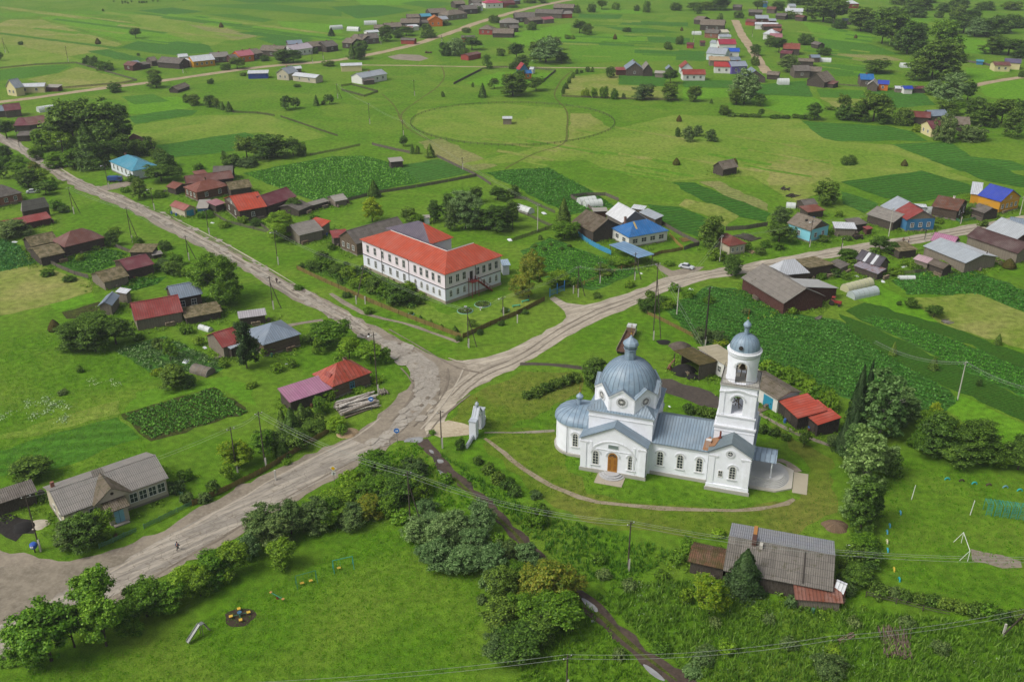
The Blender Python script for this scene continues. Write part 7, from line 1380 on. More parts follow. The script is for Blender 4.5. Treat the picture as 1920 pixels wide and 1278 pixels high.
fence(5,[(1640,115),(1700,150),(1760,190)],1.5,FGR,'board','grey fence end beside the large potato field')
fence(0,[(582,292),(640,281),(676,273)],1.3,FGR,'pick','low grey fence right of the willow thicket')
fence(6,[(440,285),(520,330),(620,390),(700,410)],1.7,FGR,'board','grey fence left of the weathered brown barn')
fence(6,[(440,282),(560,268),(700,268),(800,310)],1.7,FGR,'board','grey fence behind the two greenhouses')
fence(6,[(1060,440),(1150,500),(1270,570),(1400,635)],1.7,FGR,'board','grey fence right of the blue-roofed bungalow')
fence(6,[(1400,640),(1340,655),(1285,675)],1.6,FGR,'board','short grey fence closing the bungalow yard')
fence(6,[(1180,570),(1230,625),(1280,670)],1.3,FYE,'pick','yellow picket fence inside the bungalow yard')
fence(6,[(1050,725),(1120,700),(1200,690),(1280,675)],1.3,FOC,'board','ochre fence in front of the bungalow garden')
fence(6,[(1600,530),(1750,520),(1917,492)],1.7,FGR,'board','grey paling fence behind the tiny red-roofed hut')
fence(6,[(25,385),(120,420),(200,460),(300,505)],1.5,FGR,'pick','old grey fence beside the small greenhouse')
fence(6,[(20,290),(110,300),(220,355),(320,400)],1.5,FGR,'pick','grey fence between potato field and small greenhouse')
fence(6,[(300,508),(150,560),(0,610)],1.4,FDK,'pick','dark brushwood fence under the spruce by the bungalow garden')
fence(6,[(497,572),(560,620),(650,670),(742,712)],1.9,FBL,'board','solid light blue board fence beside the vegetable beds')
fence(6,[(480,962),(600,910),(720,865),(820,820),(930,792)],1.3,FYE,'rail','yellow rail fence along the vegetable garden')
fence(10,[(680,92),(760,130),(860,180),(962,232)],1.2,FOC,'board','ochre fence behind the church near the truck')
fence(12,[(812,272),(900,230),(1000,180),(1078,142)],1.1,FGN,'pick','low green metal fence before the long cream house')
fence(12,[(1078,140),(1030,95),(975,52)],1.1,FGN,'pick','short green metal fence at the right end of the long cream house')
fence(12,[(560,382),(640,350),(700,320),(772,290)],1.1,FGN,'pick','low green metal fence left of the cream house path')
fence(2,[(0,488),(60,480),(205,520),(130,545),(0,510)],1.6,FDK,'pick','dark stake fence of the small corral under the barracks')
fence(2,[(632,476),(700,440),(790,395)],1.6,FGR,'board','grey fence left of the paddock cottage')
fence(2,[(790,392),(850,382),(1000,380),(1205,400)],1.5,FGR,'pick','grey fence behind the paddock cottage')
fence(2,[(1205,402),(1170,430),(1138,458)],1.5,FGR,'board','grey fence right of the paddock cottage')
fence(2,[(1240,545),(1400,552),(1600,560),(1900,568)],1.4,FDK,'pick','dark fence along the far side of the village meadow')
fence(1,[(0,388),(200,368),(430,358),(560,395),(770,455),(700,470),(330,502)],1.5,FGR,'pick','long grey fence round the far left plots')
fence(1,[(1310,635),(1450,640),(1545,655)],1.4,FDK,'pick','dark fence right of the row of shrubs')
fence(1,[(1580,660),(1700,700),(1800,735),(1900,768)],1.2,FDK,'pick','thin stake fence crossing the left meadow')
fence(0,[(648,45+62),(700,110)],1.0,FDK,'rail','short rail by the far track')
fence(3,[(1560,345),(1700,365),(1800,392),(1900,380)],1.8,FGR,'board','pale fence round the far right cream house')
fence(3,[(880,480),(1000,490),(1200,505)],1.3,FGR,'pick','grey fence before the small blue roofs')
fence(7,[(1380,440),(1440,468),(1560,445)],1.3,plain('#3f7a55'),'pick','green picket fence before the rusty brown house')
fence(7,[(900,860),(1100,850),(1250,830),(1380,850)],1.3,FGR,'pick','grey garden fence below the pink striped shed')
fence(7,[(1180,470),(1300,440),(1390,420)],1.3,FGR,'pick','grey fence between silver-red gable and rusty brown house')
fence(14,[(1030,655),(1200,695),(1350,735),(1500,768)],1.2,FDK,'rail','dark rail fence under the sports ground hedge')
rp=[]
for i in range(84):
    t=2*math.pi*i/84; rp.append((961+191*math.cos(t)+(6*math.sin(2*t)),234-40*math.sin(t)))
fence(0,rp,1.3,FDK,'rail','round stake-and-rail paddock fence in the middle meadow',closed=True)
# ---------------- haystacks, greenhouses ----------------
HAY=wood('#4d3b26',False,.12,worn=.6)
@cached
def haymesh(k):
    r=random.Random(k); m=MB(); m.lathe([(1.15,0),(1.3,.5),(1.2,1.1),(.85,1.9),(.4,2.7),(.08,3.1),(0,3.15)],14)
    m.v=[(x*(1+r.uniform(-.09,.09)),y*(1+r.uniform(-.09,.09)),z) for x,y,z in m.v]
    return m.mesh('haystack',grassm('#4a3c24','#33291a','#5e4c2e','#6a5a36',dry=.5,fine=3),merge=True,smooth=60)
for i,(x,y,wp,hp) in enumerate([(184,83,11,11),(415,52,9,9),(1153,74,8,10),(1273,228,11,12),(1268,309,15,13),(1377,308,12,12),(1695,311,13,12),(1604,72,7,7),(103,619,24,22),(1891,502,26,18),(1278,58,6,7)]):
    g=at((x,y),0); q=ppm(g); o=link('haystack',haymesh(i%3),None,tuple(g),i*1.3); wm=wp/q; hm=hp/q/.95; o.scale=(wm/2.6,wm/2.6,hm/3.15); tag(o,'','haystack'); o['auto']='brown haystack'
FILM=plain('#c4cac6',.35)
def greenhouse(tg,A,B,w,h,label,mat=None):
    a,b=at(A,0,tg),at(B,0,tg); L=(b-a).length; ang=math.atan2(b.y-a.y,b.x-a.x); o=empty('greenhouse',tuple(a),ang,label,'greenhouse'); n=10; m=MB()
    P=[(w/2-w/2*math.cos(math.pi*i/n),h*math.sin(math.pi*i/n)**.8) for i in range(n+1)]
    for (y0,z0),(y1,z1) in zip(P,P[1:]): m.face([(0,y0,z0),(L,y0,z0),(L,y1,z1),(0,y1,z1)])
    m.face([(0,y,z) for y,z in P]); m.face([(L,y,z) for y,z in P][::-1]); m.build('film_cover',mat or FILM,o)
    k=max(2,int(L/1.5)); m=MB()
    for i in range(k+1):
        for (y0,z0),(y1,z1) in zip(P,P[1:]): m.tube((L*i/k,y0,z0+.02),(L*i/k,y1,z1+.02),.035,n=4,caps=False)
    m.build('hoops',plain('#8e938f'),o); return o
greenhouse(16,(235,195),(475,165),3.6,2.1,'upper white arched greenhouse by the weathered brown barn')
greenhouse(16,(315,240),(565,215),3.6,2.1,'lower white arched greenhouse by the weathered brown barn')
greenhouse(6,(15,375),(120,410),3,2.0,'white arched greenhouse left of the spruce near the school poplars')
greenhouse(7,(605,1000),(795,950),3.2,2.2,'cream arched greenhouse nearest the striped-roof shed',plain('#b5b491',.4))
greenhouse(7,(650,1050),(835,1010),3.2,2.0,'lower clear-film greenhouse beside the maroon end wall',plain('#a9b4b4',.3))
greenhouse(7,(1195,415),(1285,408),3.2,2.4,'clear greenhouse between the silver-red gable and rusty house',plain('#b4bcbc',.3))
greenhouse(3,(538,478),(600,478),4,3.2,'white greenhouse in front of the grey far-right gables')
greenhouse(3,(770,350),(835,352),4,2.4,'long white greenhouse behind the far right gables')
greenhouse(3,(1225,382),(1292,384),5,2.6,'flat white greenhouse left of the giant far trees')
greenhouse(2,(130,142),(200,140),4,3,'white greenhouse behind the far left street roofs')
greenhouse(2,(30,175),(95,178),4,3,'second white greenhouse behind the far left street roofs')
greenhouse(1,(1865,170),(1930,165),4,3,'white greenhouse above the far left street')
greenhouse(1,(225,635),(310,622),4,2.6,'white greenhouse behind the big dark trees')
greenhouse(3,(55,198),(105,198),4,2.4,'white greenhouse left of the far right lane')
greenhouse(7,(985,895),(1105,895),1.6,.9,'low white cold frame below the garden fence')
greenhouse(4,(1480,1265),(1560,1290),1.6,1.0,'small white cold frame by the dark red barn')
greenhouse(7,(135,360),(205,365),2.6,1.7,'little white hothouse left of the small dark shed')
greenhouse(8,(1420,395),(1545,430),3,1.6,'ribbed brown arched hut under the birch bush',slate('#7d7468',.2,.4))
# ---------------- vehicles ----------------
def car(x,y,ang,paint,label,name='car'):
    g=at((x,y),0); o=empty(name,tuple(g),R(ang),label,'car'); P=plain(paint,.3); Lh,Wh=2.15,.84
    m=MB(); S_=[(-2.15,.35),(-2.15,.78),(-2.05,.9),(-1.35,.95),(1.0,.9),(2.0,.78),(2.15,.6),(2.15,.35)]
    m.prism([(x_,-Wh,z) for x_,z in S_],(0,2*Wh,0)); b=m.build('body',P,o); bv=b.modifiers.new('bevel','BEVEL'); bv.width=.06; bv.segments=2; bv.limit_method='ANGLE'
    m=MB(); q=[(-1.35,.94,.78),(1.0,.9,.78),(.35,1.4,.62),(-1.0,1.42,.62)]
    def fr(i,s): return (q[i][0],s*q[i][2],q[i][1])
    m.face([fr(0,-1),fr(1,-1),fr(2,-1),fr(3,-1)]);m.face([fr(1,1),fr(0,1),fr(3,1),fr(2,1)]);m.face([fr(1,-1),fr(1,1),fr(2,1),fr(2,-1)]);m.face([fr(0,1),fr(0,-1),fr(3,-1),fr(3,1)]);m.build('windows',PANE,o)
    m=MB(); m.box(-1.02,.37,-.63,.63,1.38,1.46); m.build('roof',P,o)
    for a in (-1.3,1.32):
        for s in (-1,1):
            m=MB(); m.tube((0,-.1,0),(0,.1,0),.32,n=16); wv=m.build('wheel',plain('#1a1a1a'),o,loc=(a,s*.8,.32)); m=MB(); m.tube((0,-.11,0),(0,.11,0),.18,n=12); m.build('hubcap',plain('#9a9a9a',.4,.6),wv)
    for s in (-.6,.6):
        m=MB(); m.box(2.13,2.18,s-.17,s+.17,.58,.72); m.build('headlight',plain('#d8dcd8',.2),o); m=MB(); m.box(-2.18,-2.13,s-.15,s+.15,.62,.78); m.build('tail_lamp',plain('#8a1a14',.3),o)
    return o
car(1287,503,-30,'#c2c7cc','silver-white saloon car parked on the verge right of the bungalow')
car(62,362,15,'#c8ccd0','white car parked among bushes near the left edge')
car(327,128,10,'#1a2c4a','dark blue car before the far left street')
def lorry(x,y,ang,label,cabc,bedc,L=6.5,scale=1.0,cover=None):
    g=at((x,y),0); o=empty('lorry',tuple(g),R(ang),label,'lorry'); o.scale=(scale,)*3
    m=MB(); m.prism([(1.0,-1.1,.7),(3.0,-1.1,.7),(3.0,-1.1,1.6),(2.75,-1.1,2.5),(1.0,-1.1,2.6)],(0,2.2,0)); b=m.build('cab',plain(cabc,.4),o)
    m=MB(); m.prism([(3.02,-.95,1.65),(3.02,.95,1.65),(2.8,.95,2.35),(2.8,-.95,2.35)],(.02,0,.01)); m.build('windscreen',PANE,b); m=MB(); m.box(1.5,2.6,-1.12,-1.1,1.6,2.3); m.box(1.5,2.6,1.1,1.12,1.6,2.3); m.build('side_window',PANE,b)
    m=MB(); m.box(-L,.8,-.4,.4,.75,.95); m.build('chassis',plain('#2a2826'),o)
    if cover: m=MB(); m.box(-L,.8,-1.15,1.15,.95,2.7); m.build('cargo_box',plain(cover),o)
    else:
        m=MB(); m.box(-L,.8,-1.15,1.15,.95,1.1); m.build('bed_floor',wood(bedc,True,.25),o)
        for s in (-1.18,1.12): m=MB(); m.box(-L,.8,s,s+.06,1.1,1.75); m.build('bed_side',plain('#a89c84'),o)
        m=MB(); m.box(.74,.8,-1.1,1.1,1.1,2.2); m.build('headboard',plain('#6a5a4a'),o)
    for a in (2.2,-L+1.2,-L+2.5):
        for s in (-1,1): m=MB(); m.tube((0,-.15,0),(0,.15,0),.5,n=16); m.build('wheel',plain('#1c1b1a'),o,loc=(a,s*.95,.5))
    return o
lorry(1181,632,72,'white-cab flatbed lorry with long brown bed behind the church dome','#c2c4c2','#6e4a38',L=10.5)
lorry(218,341,5,'blue lorry parked in front of the teal-roofed office','#1d3f78','#555',L=3.5,scale=.8,cover='#1f4a8a')
def tractor(tg,x,y,ang,c,label):
    g=at((x,y),0,tg); o=empty('tractor',tuple(g),R(ang),label,'tractor'); m=MB(); m.box(0,1.6,-.35,.35,.7,1.3); m.build('bonnet',plain(c),o); m=MB(); m.box(-1.1,0,-.6,.6,.8,1.2); m.box(-1.0,-.1,-.55,.55,2.1,2.2); m.build('cab',plain(c),o)
    for s in (-.7,.7):
        m=MB(); m.tube((-.8,s-.15,.7),(-.8,s+.15,.7),.7,n=16); m.build('rear_wheel',plain('#201d1b'),o); m=MB(); m.tube((1.2,s-.1,.4),(1.2,s+.1,.4),.4,n=14); m.build('front_wheel',plain('#201d1b'),o)
        for xx in (-.95,-.15): m=MB(); m.box(xx-.03,xx+.03,s*.75-.03,s*.75+.03,1.2,2.1); m.build('pillar',plain('#3a2a26'),o)
tractor(7,1115,498,20,'#6e2a22','rusty red tractor before the blue gable end'); tractor(7,500,1085,-30,'#8c2b24','red garden tractor beside the maroon end wall'); tractor(7,670,590,10,'#4a3d32','brown cart-like tractor before the woodshed')
# ---------------- people ----------------
SKIN=plain('#a8765a',.6)
def person(x,y,face,label,top='#22456e',legs='#1d2230',hair='#2a1c14',pose='walk'):
    g=at((x,y),0); o=empty('person',tuple(g),R(face),label,'person')
    J={'pel':(0,0,.94),'che':(0,0,1.3),'nec':(0,0,1.47),'hea':(.02,0,1.6),'top':(.01,0,1.74)}; E=[('pel','che'),('che','nec'),('nec','hea'),('hea','top')]
    Rd={'pel':.15,'che':.17,'nec':.055,'hea':.095,'top':.06}; sw=.28 if pose=='walk' else .1; bk=pose=='bike'
    for s,sg in (('l',1),('r',-1)):
        f=sw*sg
        J['hip'+s]=(0,.1*sg,.88); J['kne'+s]=((.32 if bk else f*.7),.1*sg,(.6 if bk else .5)+.03*sg); J['ank'+s]=((.12 if bk else f*1.1-.03),.1*sg,.1+(.12 if bk else 0)); J['toe'+s]=(J['ank'+s][0]+.17,.11*sg,.045+(.1 if bk else 0))
        J['sho'+s]=(0,.19*sg,1.4); J['elb'+s]=((.22 if bk else -f*.5),.25*sg,1.13); J['wri'+s]=((.45 if bk else -f*.5+.12),.26*sg,(1.0 if bk else .9)); J['pal'+s]=(J['wri'+s][0]+.05,.26*sg,J['wri'+s][2]-.07)
        E+=[('pel','hip'+s),('hip'+s,'kne'+s),('kne'+s,'ank'+s),('ank'+s,'toe'+s),('che','sho'+s),('sho'+s,'elb'+s),('elb'+s,'wri'+s),('wri'+s,'pal'+s)]
        Rd.update({'hip'+s:.1,'kne'+s:.062,'ank'+s:.042,'toe'+s:.035,'sho'+s:.07,'elb'+s:.045,'wri'+s:.03,'pal'+s:.035})
        for k in range(4): n='fi%d'%k+s; J[n]=(J['pal'+s][0]+.02+.012*k,J['pal'+s][1]-.02*sg+.014*k*sg,J['pal'+s][2]-.085+.008*abs(k-1)); E.append(('pal'+s,n)); Rd[n]=.009
        n='th'+s; J[n]=(J['pal'+s][0]+.055,J['pal'+s][1],J['pal'+s][2]-.02); E.append(('pal'+s,n)); Rd[n]=.01
    K_=list(J); me=bpy.data.meshes.new('body'); me.from_pydata([J[k] for k in K_],[(K_.index(a),K_.index(b)) for a,b in E],[]); b=bpy.data.objects.new('body',me); COL.objects.link(b); b.parent=o
    sk=b.modifiers.new('skin','SKIN'); 
    for i,k in enumerate(K_): v=me.skin_vertices[0].data[i]; v.radius=(Rd[k],Rd[k]); v.use_root=(k=='pel')
    b.modifiers.new('s','SUBSURF').render_levels=2; me.materials.append(SKIN)
    def cl(name,keys,c,gr):
        e=[(a,d) for a,d in E if a in keys and d in keys]; ks=[k for k in K_ if k in keys]; m2=bpy.data.meshes.new(name); m2.from_pydata([J[k] for k in ks],[(ks.index(a),ks.index(d)) for a,d in e],[]); q=bpy.data.objects.new(name,m2); COL.objects.link(q); q.parent=o
        q.modifiers.new('skin','SKIN')
        for i,k in enumerate(ks): v=m2.skin_vertices[0].data[i]; v.radius=(Rd[k]+gr,Rd[k]+gr); v.use_root=(i==0)
        q.modifiers.new('s','SUBSURF').render_levels=2; m2.materials.append(plain(c,.8))
    cl('jacket',('pel','che','shol','shor','elbl','elbr','wril','wrir'),top,.03); cl('trousers',('pel','hipl','hipr','knel','kner','ankl','ankr'),legs,.025)
    m=MB(); m.lathe([(.115,-.05),(.125,.02),(.1,.1),(0,.14)],12,(-.015,0,1.66)); m.build('hair',plain(hair,.9),o)
    for s in (-1,1): m=MB(); m.lathe([(0,-.018),(.018,0),(0,.018)],8,(.105,.035*s,1.64)); m.build('eye',plain('#e8e6e0'),o)
    m=MB(); m.tube((.1,0,1.63),(.135,0,1.59),.012,.018); m.build('nose',SKIN,o); m=MB(); m.box(.095,.108,-.025,.025,1.55,1.558); m.build('mouth',plain('#8a4038'),o)
    return o
person(334,1031,60,'person in a long blue coat walking on the concrete road','#1d4a6e','#1c2630'); person(1693,455,20,'person in dark clothes walking on the gravel road','#23242a','#1c1c22'); person(1703,456,200,'person in a pale top on the gravel road beside the dark-clothed one','#a8a49c','#4a4a50')
person(1282,673,80,'person in dark clothes standing at the coal shed corner','#202228','#2a2a30',pose='stand') if False else None
bp=person(519,531,-60,'person in dark clothes riding a bicycle down the village street','#26262c','#1c1c20',pose='bike')
g=at((519,531),0); o=empty('bicycle',tuple(g),R(-60),'dark bicycle ridden down the worn village street','bicycle')
for x,n in ((-.5,'wheel'),(.58,'wheel')): m=MB(); m.lathe([(.31,-.015),(.34,0),(.31,.015)],20); q=m.build(n,plain('#1a1a1a'),o,loc=(x,0,.34)); q.rotation_euler=(R(90),0,0)
m=MB(); 
for a,b in (((-.5,0,.34),(-.15,0,.85)),((-.15,0,.85),(.45,0,.85)),((.45,0,.95),(.58,0,.34)),((-.12,0,.3),(.45,0,.8)),((-.12,0,.3),(-.15,0,.85)),((-.5,0,.34),(-.12,0,.3))): m.tube(a,b,.018)
m.build('frame',plain('#2a2a30'),o); m=MB(); m.box(.38,.46,-.25,.25,.98,1.01); m.build('handlebar',plain('#2a2a30'),o); m=MB(); m.box(-.28,-.02,-.07,.07,.87,.92); m.build('saddle',plain('#151515'),o)
# ---------------- church gate ----------------
g=at((893,814),0); g2=at((876,823),0); d_=(at((906,790),0)-at((886,822),0)); ga=math.atan2(d_.y,d_.x)
o=empty('church_gate',tuple(at((886,823),0)),ga,'narrow white brick church gate with pointed silver top and cross','gate'); GW=plaster('#d2d5dc',.2,brick=True); WD=6.2
m=MB(); n=10
pts=[(0,0),(1.6,0),(1.6,3.0)]+[(2.55-.95*math.cos(math.pi*i/n)+.45,3.0+1.0*math.sin(math.pi*i/n)) for i in range(0,n+1)]
m.box(0,1.5,-.7,.7,0,3.9); m.box(WD-1.5,WD,-.7,.7,0,3.9); m.build('pier',GW,o)
m=MB(); ar=[(WD/2-1.5*math.cos(math.pi*i/12),3.0+1.1*math.sin(math.pi*i/12)) for i in range(13)]; m.prism([(WD/2-1.6,-.55,0)]+[(WD/2-1.0,-.55,0)]+[(WD/2-1.0*math.cos(math.pi*i/12),-.55,2.9+1.0*math.sin(math.pi*i/12)) for i in range(13)]+[(WD/2+1.0,-.55,0),(WD/2+1.6,-.55,0),(WD/2+1.6,-.55,3.6),(WD/2,-.55,5.6),(WD/2-1.6,-.55,3.6)],(0,1.1,0)); m.build('arch',GW,o)
m=MB(); 
for s in (-1,1): m.prism([(WD/2,-.7,5.75),(WD/2+s*1.85,-.7,3.55),(WD/2+s*1.85,.7,3.55),(WD/2,.7,5.75)],(0,0,.1))
m.box(-.1,1.6,-.8,.8,3.9,4.02); m.box(WD-1.6,WD+.1,-.8,.8,3.9,4.02); m.build('roof',metal('#b4bcc4',.15),o)
m=MB(); m.lathe([(.3,5.6),(.3,6.1),(.42,6.2),(.4,6.45),(.1,6.9),(0,7.0)],10,(WD/2,0,0)); m.build('cupola',metal('#a9b4bc',.1),o); m=MB(); m.box(WD/2-.03,WD/2+.03,-.03,.03,6.9,8.0); m.box(WD/2-.03,WD/2+.03,-.3,.3,7.6,7.67); m.build('cross',GOLD,o)
m=MB(); 
for k in range(8): m.box(WD/2-.9+k*.25,WD/2-.86+k*.25,-.03,.03,0,2.7)
m.build('iron_gate',plain('#2c2c30'),o)
m=MB(); m.box(-3.6,0,-.2,.2,0,.9); m.prism([(-3.6,-.25,.9),(0,-.25,.9),(0,0,1.15),(-3.6,0,1.15)],(0,.0,.05)); m.box(WD,WD+2,-.2,.2,0,.9); m.build('wing_wall',GW,o)
# blue yard gate of the school
a=at((1031,556),0); b=at((1058,545),0); d_=b-a; o=empty('yard_gate',tuple(a),math.atan2(d_.y,d_.x),'bright blue metal gate of the school yard on the gravel road','gate'); L=d_.length; BG=plain('#2f7fc0',.5)
for x in (0,L*.5,L): m=MB(); m.box(x-.09,x+.09,-.09,.09,0,3.0 if x else 2.4); m.build('post',BG,o)
for x0 in (.1,L*.5+.1):
    m=MB(); w_=L*.5-.2
    for z in (.3,1.6): m.box(x0,x0+w_,-.03,.03,z,z+.08)
    for i in range(9): m.box(x0+w_*i/8-.02,x0+w_*i/8+.02,-.02,.02,.3,1.7)
    m.build('leaf',BG,o)
# ---------------- road signs ----------------
def sign(x,y,h,label,kind,z=2.3):
    g=at((x,y),0); o=empty('road_sign',tuple(g),0,label,'road sign'); m=MB(); m.tube((0,0,0),(0,0,z+.6),.05); m.build('post',plain('#7d7f80',.5,.3),o)
    def disc(pts,c,dy,nm): m=MB(); m.prism([(x_,dy,z_) for x_,z_ in pts],(0,.02,0)); return m.build(nm,plain(c,.4),o)
    if kind=='main': s=.62; disc([(0,z+.1),(s,z+.1+s),(0,z+.1+2*s),(-s,z+.1+s)],'#d8d8d4',-.08,'sign_plate'); s=.44; disc([(0,z+.28),(s,z+.28+s),(0,z+.28+2*s),(-s,z+.28+s)],'#e0b40a',-.11,'yellow_panel'); disc([(-.4,z-.75),(.4,z-.75),(.4,z),(-.4,z)],'#d8d8d4',-.08,'direction_plate'); m=MB(); m.box(-.05,.05,-.11,-.09,z-.68,z-.1); m.box(-.05,.32,-.112,-.09,z-.4,z-.28); m.build('arrow',plain('#161616'),o)
    else:
        n=20; r=.55; disc([(r*math.cos(6.283*i/n),z+r+r*math.sin(6.283*i/n)) for i in range(n)],'#1f6fc4',-.08,'sign_plate'); m=MB(); m.box(-.3,.05,-.11,-.09,z+r-.07,z+r+.07); m.prism([(.05,-.11,z+r-.22),(.38,-.11,z+r),(.05,-.11,z+r+.22)],(0,.02,0)); m.build('arrow',plain('#e0e4e8'),o)
    return o
sign(627,903,0,'yellow diamond priority-road sign beside the concrete road','main'); sign(745,830,0,'round blue arrow sign at the crossroads','blue'); sign(697,770,0,'round blue arrow sign standing by the log pile','blue'); 
g=at((66,1035),0); o=empty('water_tank',tuple(g),0,'blue barrel on a short post left of the long cream house','barrel'); m=MB(); m.lathe([(0,.9),(.5,1.0),(.62,1.3),(.6,1.7),(.4,1.9),(0,1.95)],16); m.build('barrel',plain('#1c4fa8',.4),o); m=MB(); m.tube((0,0,0),(0,0,.95),.12); m.build('stand',plain('#39322a'),o); m=MB(); m.box(-.25,.25,-.64,-.56,1.35,1.6); m.build('label_plate',plain('#d8dadc'),o)
# ---------------- log and timber piles ----------------
LOGM=BIRCHB
t=NT('birch_log'); oi=t.n('ShaderNodeObjectInfo'); LGP=t.pbr(t.mix(t.math('MULTIPLY',t.ramp(t.noise(t.coord(),2.5,4,.7),[(.5,(0,0,0)),(.6,(1,1,1))]),.5),t.mix(oi.outputs['Random'],'#6e6254','#c8c2b8'),'#3a322a'),.85)
def logpile(tg,A,B,n,L,r,label,mat=None,rows=None,mess=.15,name='log_pile'):
    a,b=at(A,0,tg),at(B,0,tg); d=b-a; W=d.length; ang=math.atan2(d.y,d.x); o=empty(name,tuple(a),ang,label,'log pile'); rr=random.Random(n); per=max(2,int(W/(2*r))); k=0; row=0
    while k<n:
        cnt=max(1,per-row)
        for i in range(cnt):
            if k>=n: break
            q=r*rr.uniform(.7,1.1); y=(i+.5+.5*row)*2*r; m=MB(); dl=rr.uniform(-.5,.5); sk=rr.uniform(-mess,mess)*L*.3
            m.tube((y+sk*.5,-L/2+dl,r+row*r*1.7),(y-sk*.5,L/2+dl*1.6,r+row*r*1.7+rr.uniform(-.12,.12)),q,q*.72,8); m.build('log',mat or LOGM,o); k+=1
        row+=1
    return o
WOODL=wood('#8d8072',True,3,worn=.5)
o=logpile(0,(655,752),(703,762),38,8.5,.24,'large pile of pale birch logs beside the crossroads',LGP,mess=.9); o.rotation_euler=(0,0,R(-58)); o.location=tuple(at((660,752),0))
logpile(9,(915,550),(1000,535),14,2.0,.16,'small heap of short logs left of the street bend',wood('#a39a8c',True,1.5))
logpile(10,(800,415),(835,420),16,1.4,.15,'stack of split firewood at the open coal shed',wood('#9a6a52',True,1))
logpile(13,(1395+1280-1280,0),(1400,1),1,1,.1,'x') if False else None
logpile(14,(1110,900),(1290,930),34,6,.12,'heap of grey poles and branches in the bottom right weeds',wood('#7d6a5c',True,2),mess=.6)
logpile(14,(900,880),(930,905),6,3,.12,'few broken planks left of the heap of grey poles',wood('#a08a74',True,2),mess=.6)
logpile(6,(1700,560),(1850,610),30,5,.11,'collapsed heap of old planks right of the tiny red-roofed hut',wood('#6b645b',True,2),mess=.8)
logpile(6,(1760,690),(1880,660),12,4,.1,'scattered pale boards beside the collapsed plank heap',wood('#a58a6c',True,2),mess=.9)
logpile(7,(100,215),(170,225),10,3,.2,'dark brushwood heap in the meadow above the cyan house',wood('#4a4238',True,2),mess=.7); logpile(7,(150,265),(215,280),12,4,.2,'second dark heap of logs in the meadow above the cyan house',wood('#4a4238',True,2),mess=.7)
logpile(5,(240,395),(310,400),10,2,.2,'pile of boards beside the maroon gabled barn',wood('#7d756a',True,2)); logpile(6,(1280,585),(1350,630),12,3,.14,'pile of yellow timber inside the bungalow yard fence',wood('#a8884a',True,2),mess=.6)
logpile(7,(1310,1200),(1410,1250),8,2,.16,'low heap of pale junk boards beside the dark grain strip',wood('#a09a90',True,2),mess=.7); logpile(7,(360,1180),(480,1225),5,2.5,.14,'old grey beams lying in the potato field',wood('#8f897e',True,2),mess=.3)
logpile(7,(1700,770),(1820,765),8,5,.16,'stack of brown beams beside the very long barn',wood('#5a4636',True,2)); logpile(8,(1640,270),(1720,325),5,3,.12,'few old boards below the dark red gabled barn',wood('#a0968a',True,2),mess=.4)
logpile(2,(470,298),(515,298),10,4,.3,'stack of timber beside the churned soil',wood('#6b4a38',True,2)); logpile(10,(1335,655),(1400,690),8,3,.12,'pale boards lying before the teal gates',wood('#a89a80',True,2),mess=.5)
logpile(4,(1205,232),(1290,245),10,3,.12,'scatter of boards before the tiny rusty-roofed hut',wood('#9a958c',True,2),mess=.7)
logpile(12,(640,305),(680,300),4,1.5,.08,'small bundle of sticks beside the cream house path',wood('#6b4a38',True,2))
# heaps
def heap(tg,x,y,r,h,mat,label,name='heap',cat='heap'):
    g=at((x,y),0,tg); rr=random.Random(int(x)); m=MB(); n=22; m.lathe([(r,0),(r*.86,h*.35),(r*.55,h*.75),(r*.2,h),(0,h*1.02)],n)
    m.v=[(x_*(1+.12*math.sin(3*math.atan2(y_,x_))+.07*math.sin(7*math.atan2(y_,x_)+1)),y_*(1+.1*math.cos(2*math.atan2(y_,x_))),z_) for x_,y_,z_ in m.v]
    o=m.build(name,mat,loc=(g.x,g.y,-.02),smooth=60,merge=True); tag(o,label,cat); return o
CO=roadm('#191817','#0f0e0e','#262422',sc=3)
heap(10,905,440,2.8,1.9,CO,'black coal heap spilling out of the open shed','coal_heap'); heap(10,950,470,1.6,.8,CO,'small lump of coal at the shed corner','coal_heap'); heap(12,135,268,1.9,.9,CO,'dark coal heap beside the coal lean-to at left','coal_heap')
heap(9,680,845,2.3,.7,roadm('#a38c6c','#8b7555','#bba585'),'tan sand heap at the road edge below the cottage hedge','sand_heap'); heap(10,880,290,2.6,1.3,roadm('#5a5148','#463e36','#6f655a',sc=3),'brushwood and rubble heap behind the open coal shed','rubble_heap'); heap(10,780,260,1.7,.3,CO,'thin black ash patch by the braced pole','ash_heap'); heap(12,215,250,1.8,.3,roadm('#b0a898','#948c7c','#c4bcac'),'pale rubble patch beside the coal heap','rubble_heap')
heap(14,860,260,2.2,.8,wood('#7a6248',False,.1,worn=.7),'brown dry brushwood heap under the tall poplars','brush_heap')
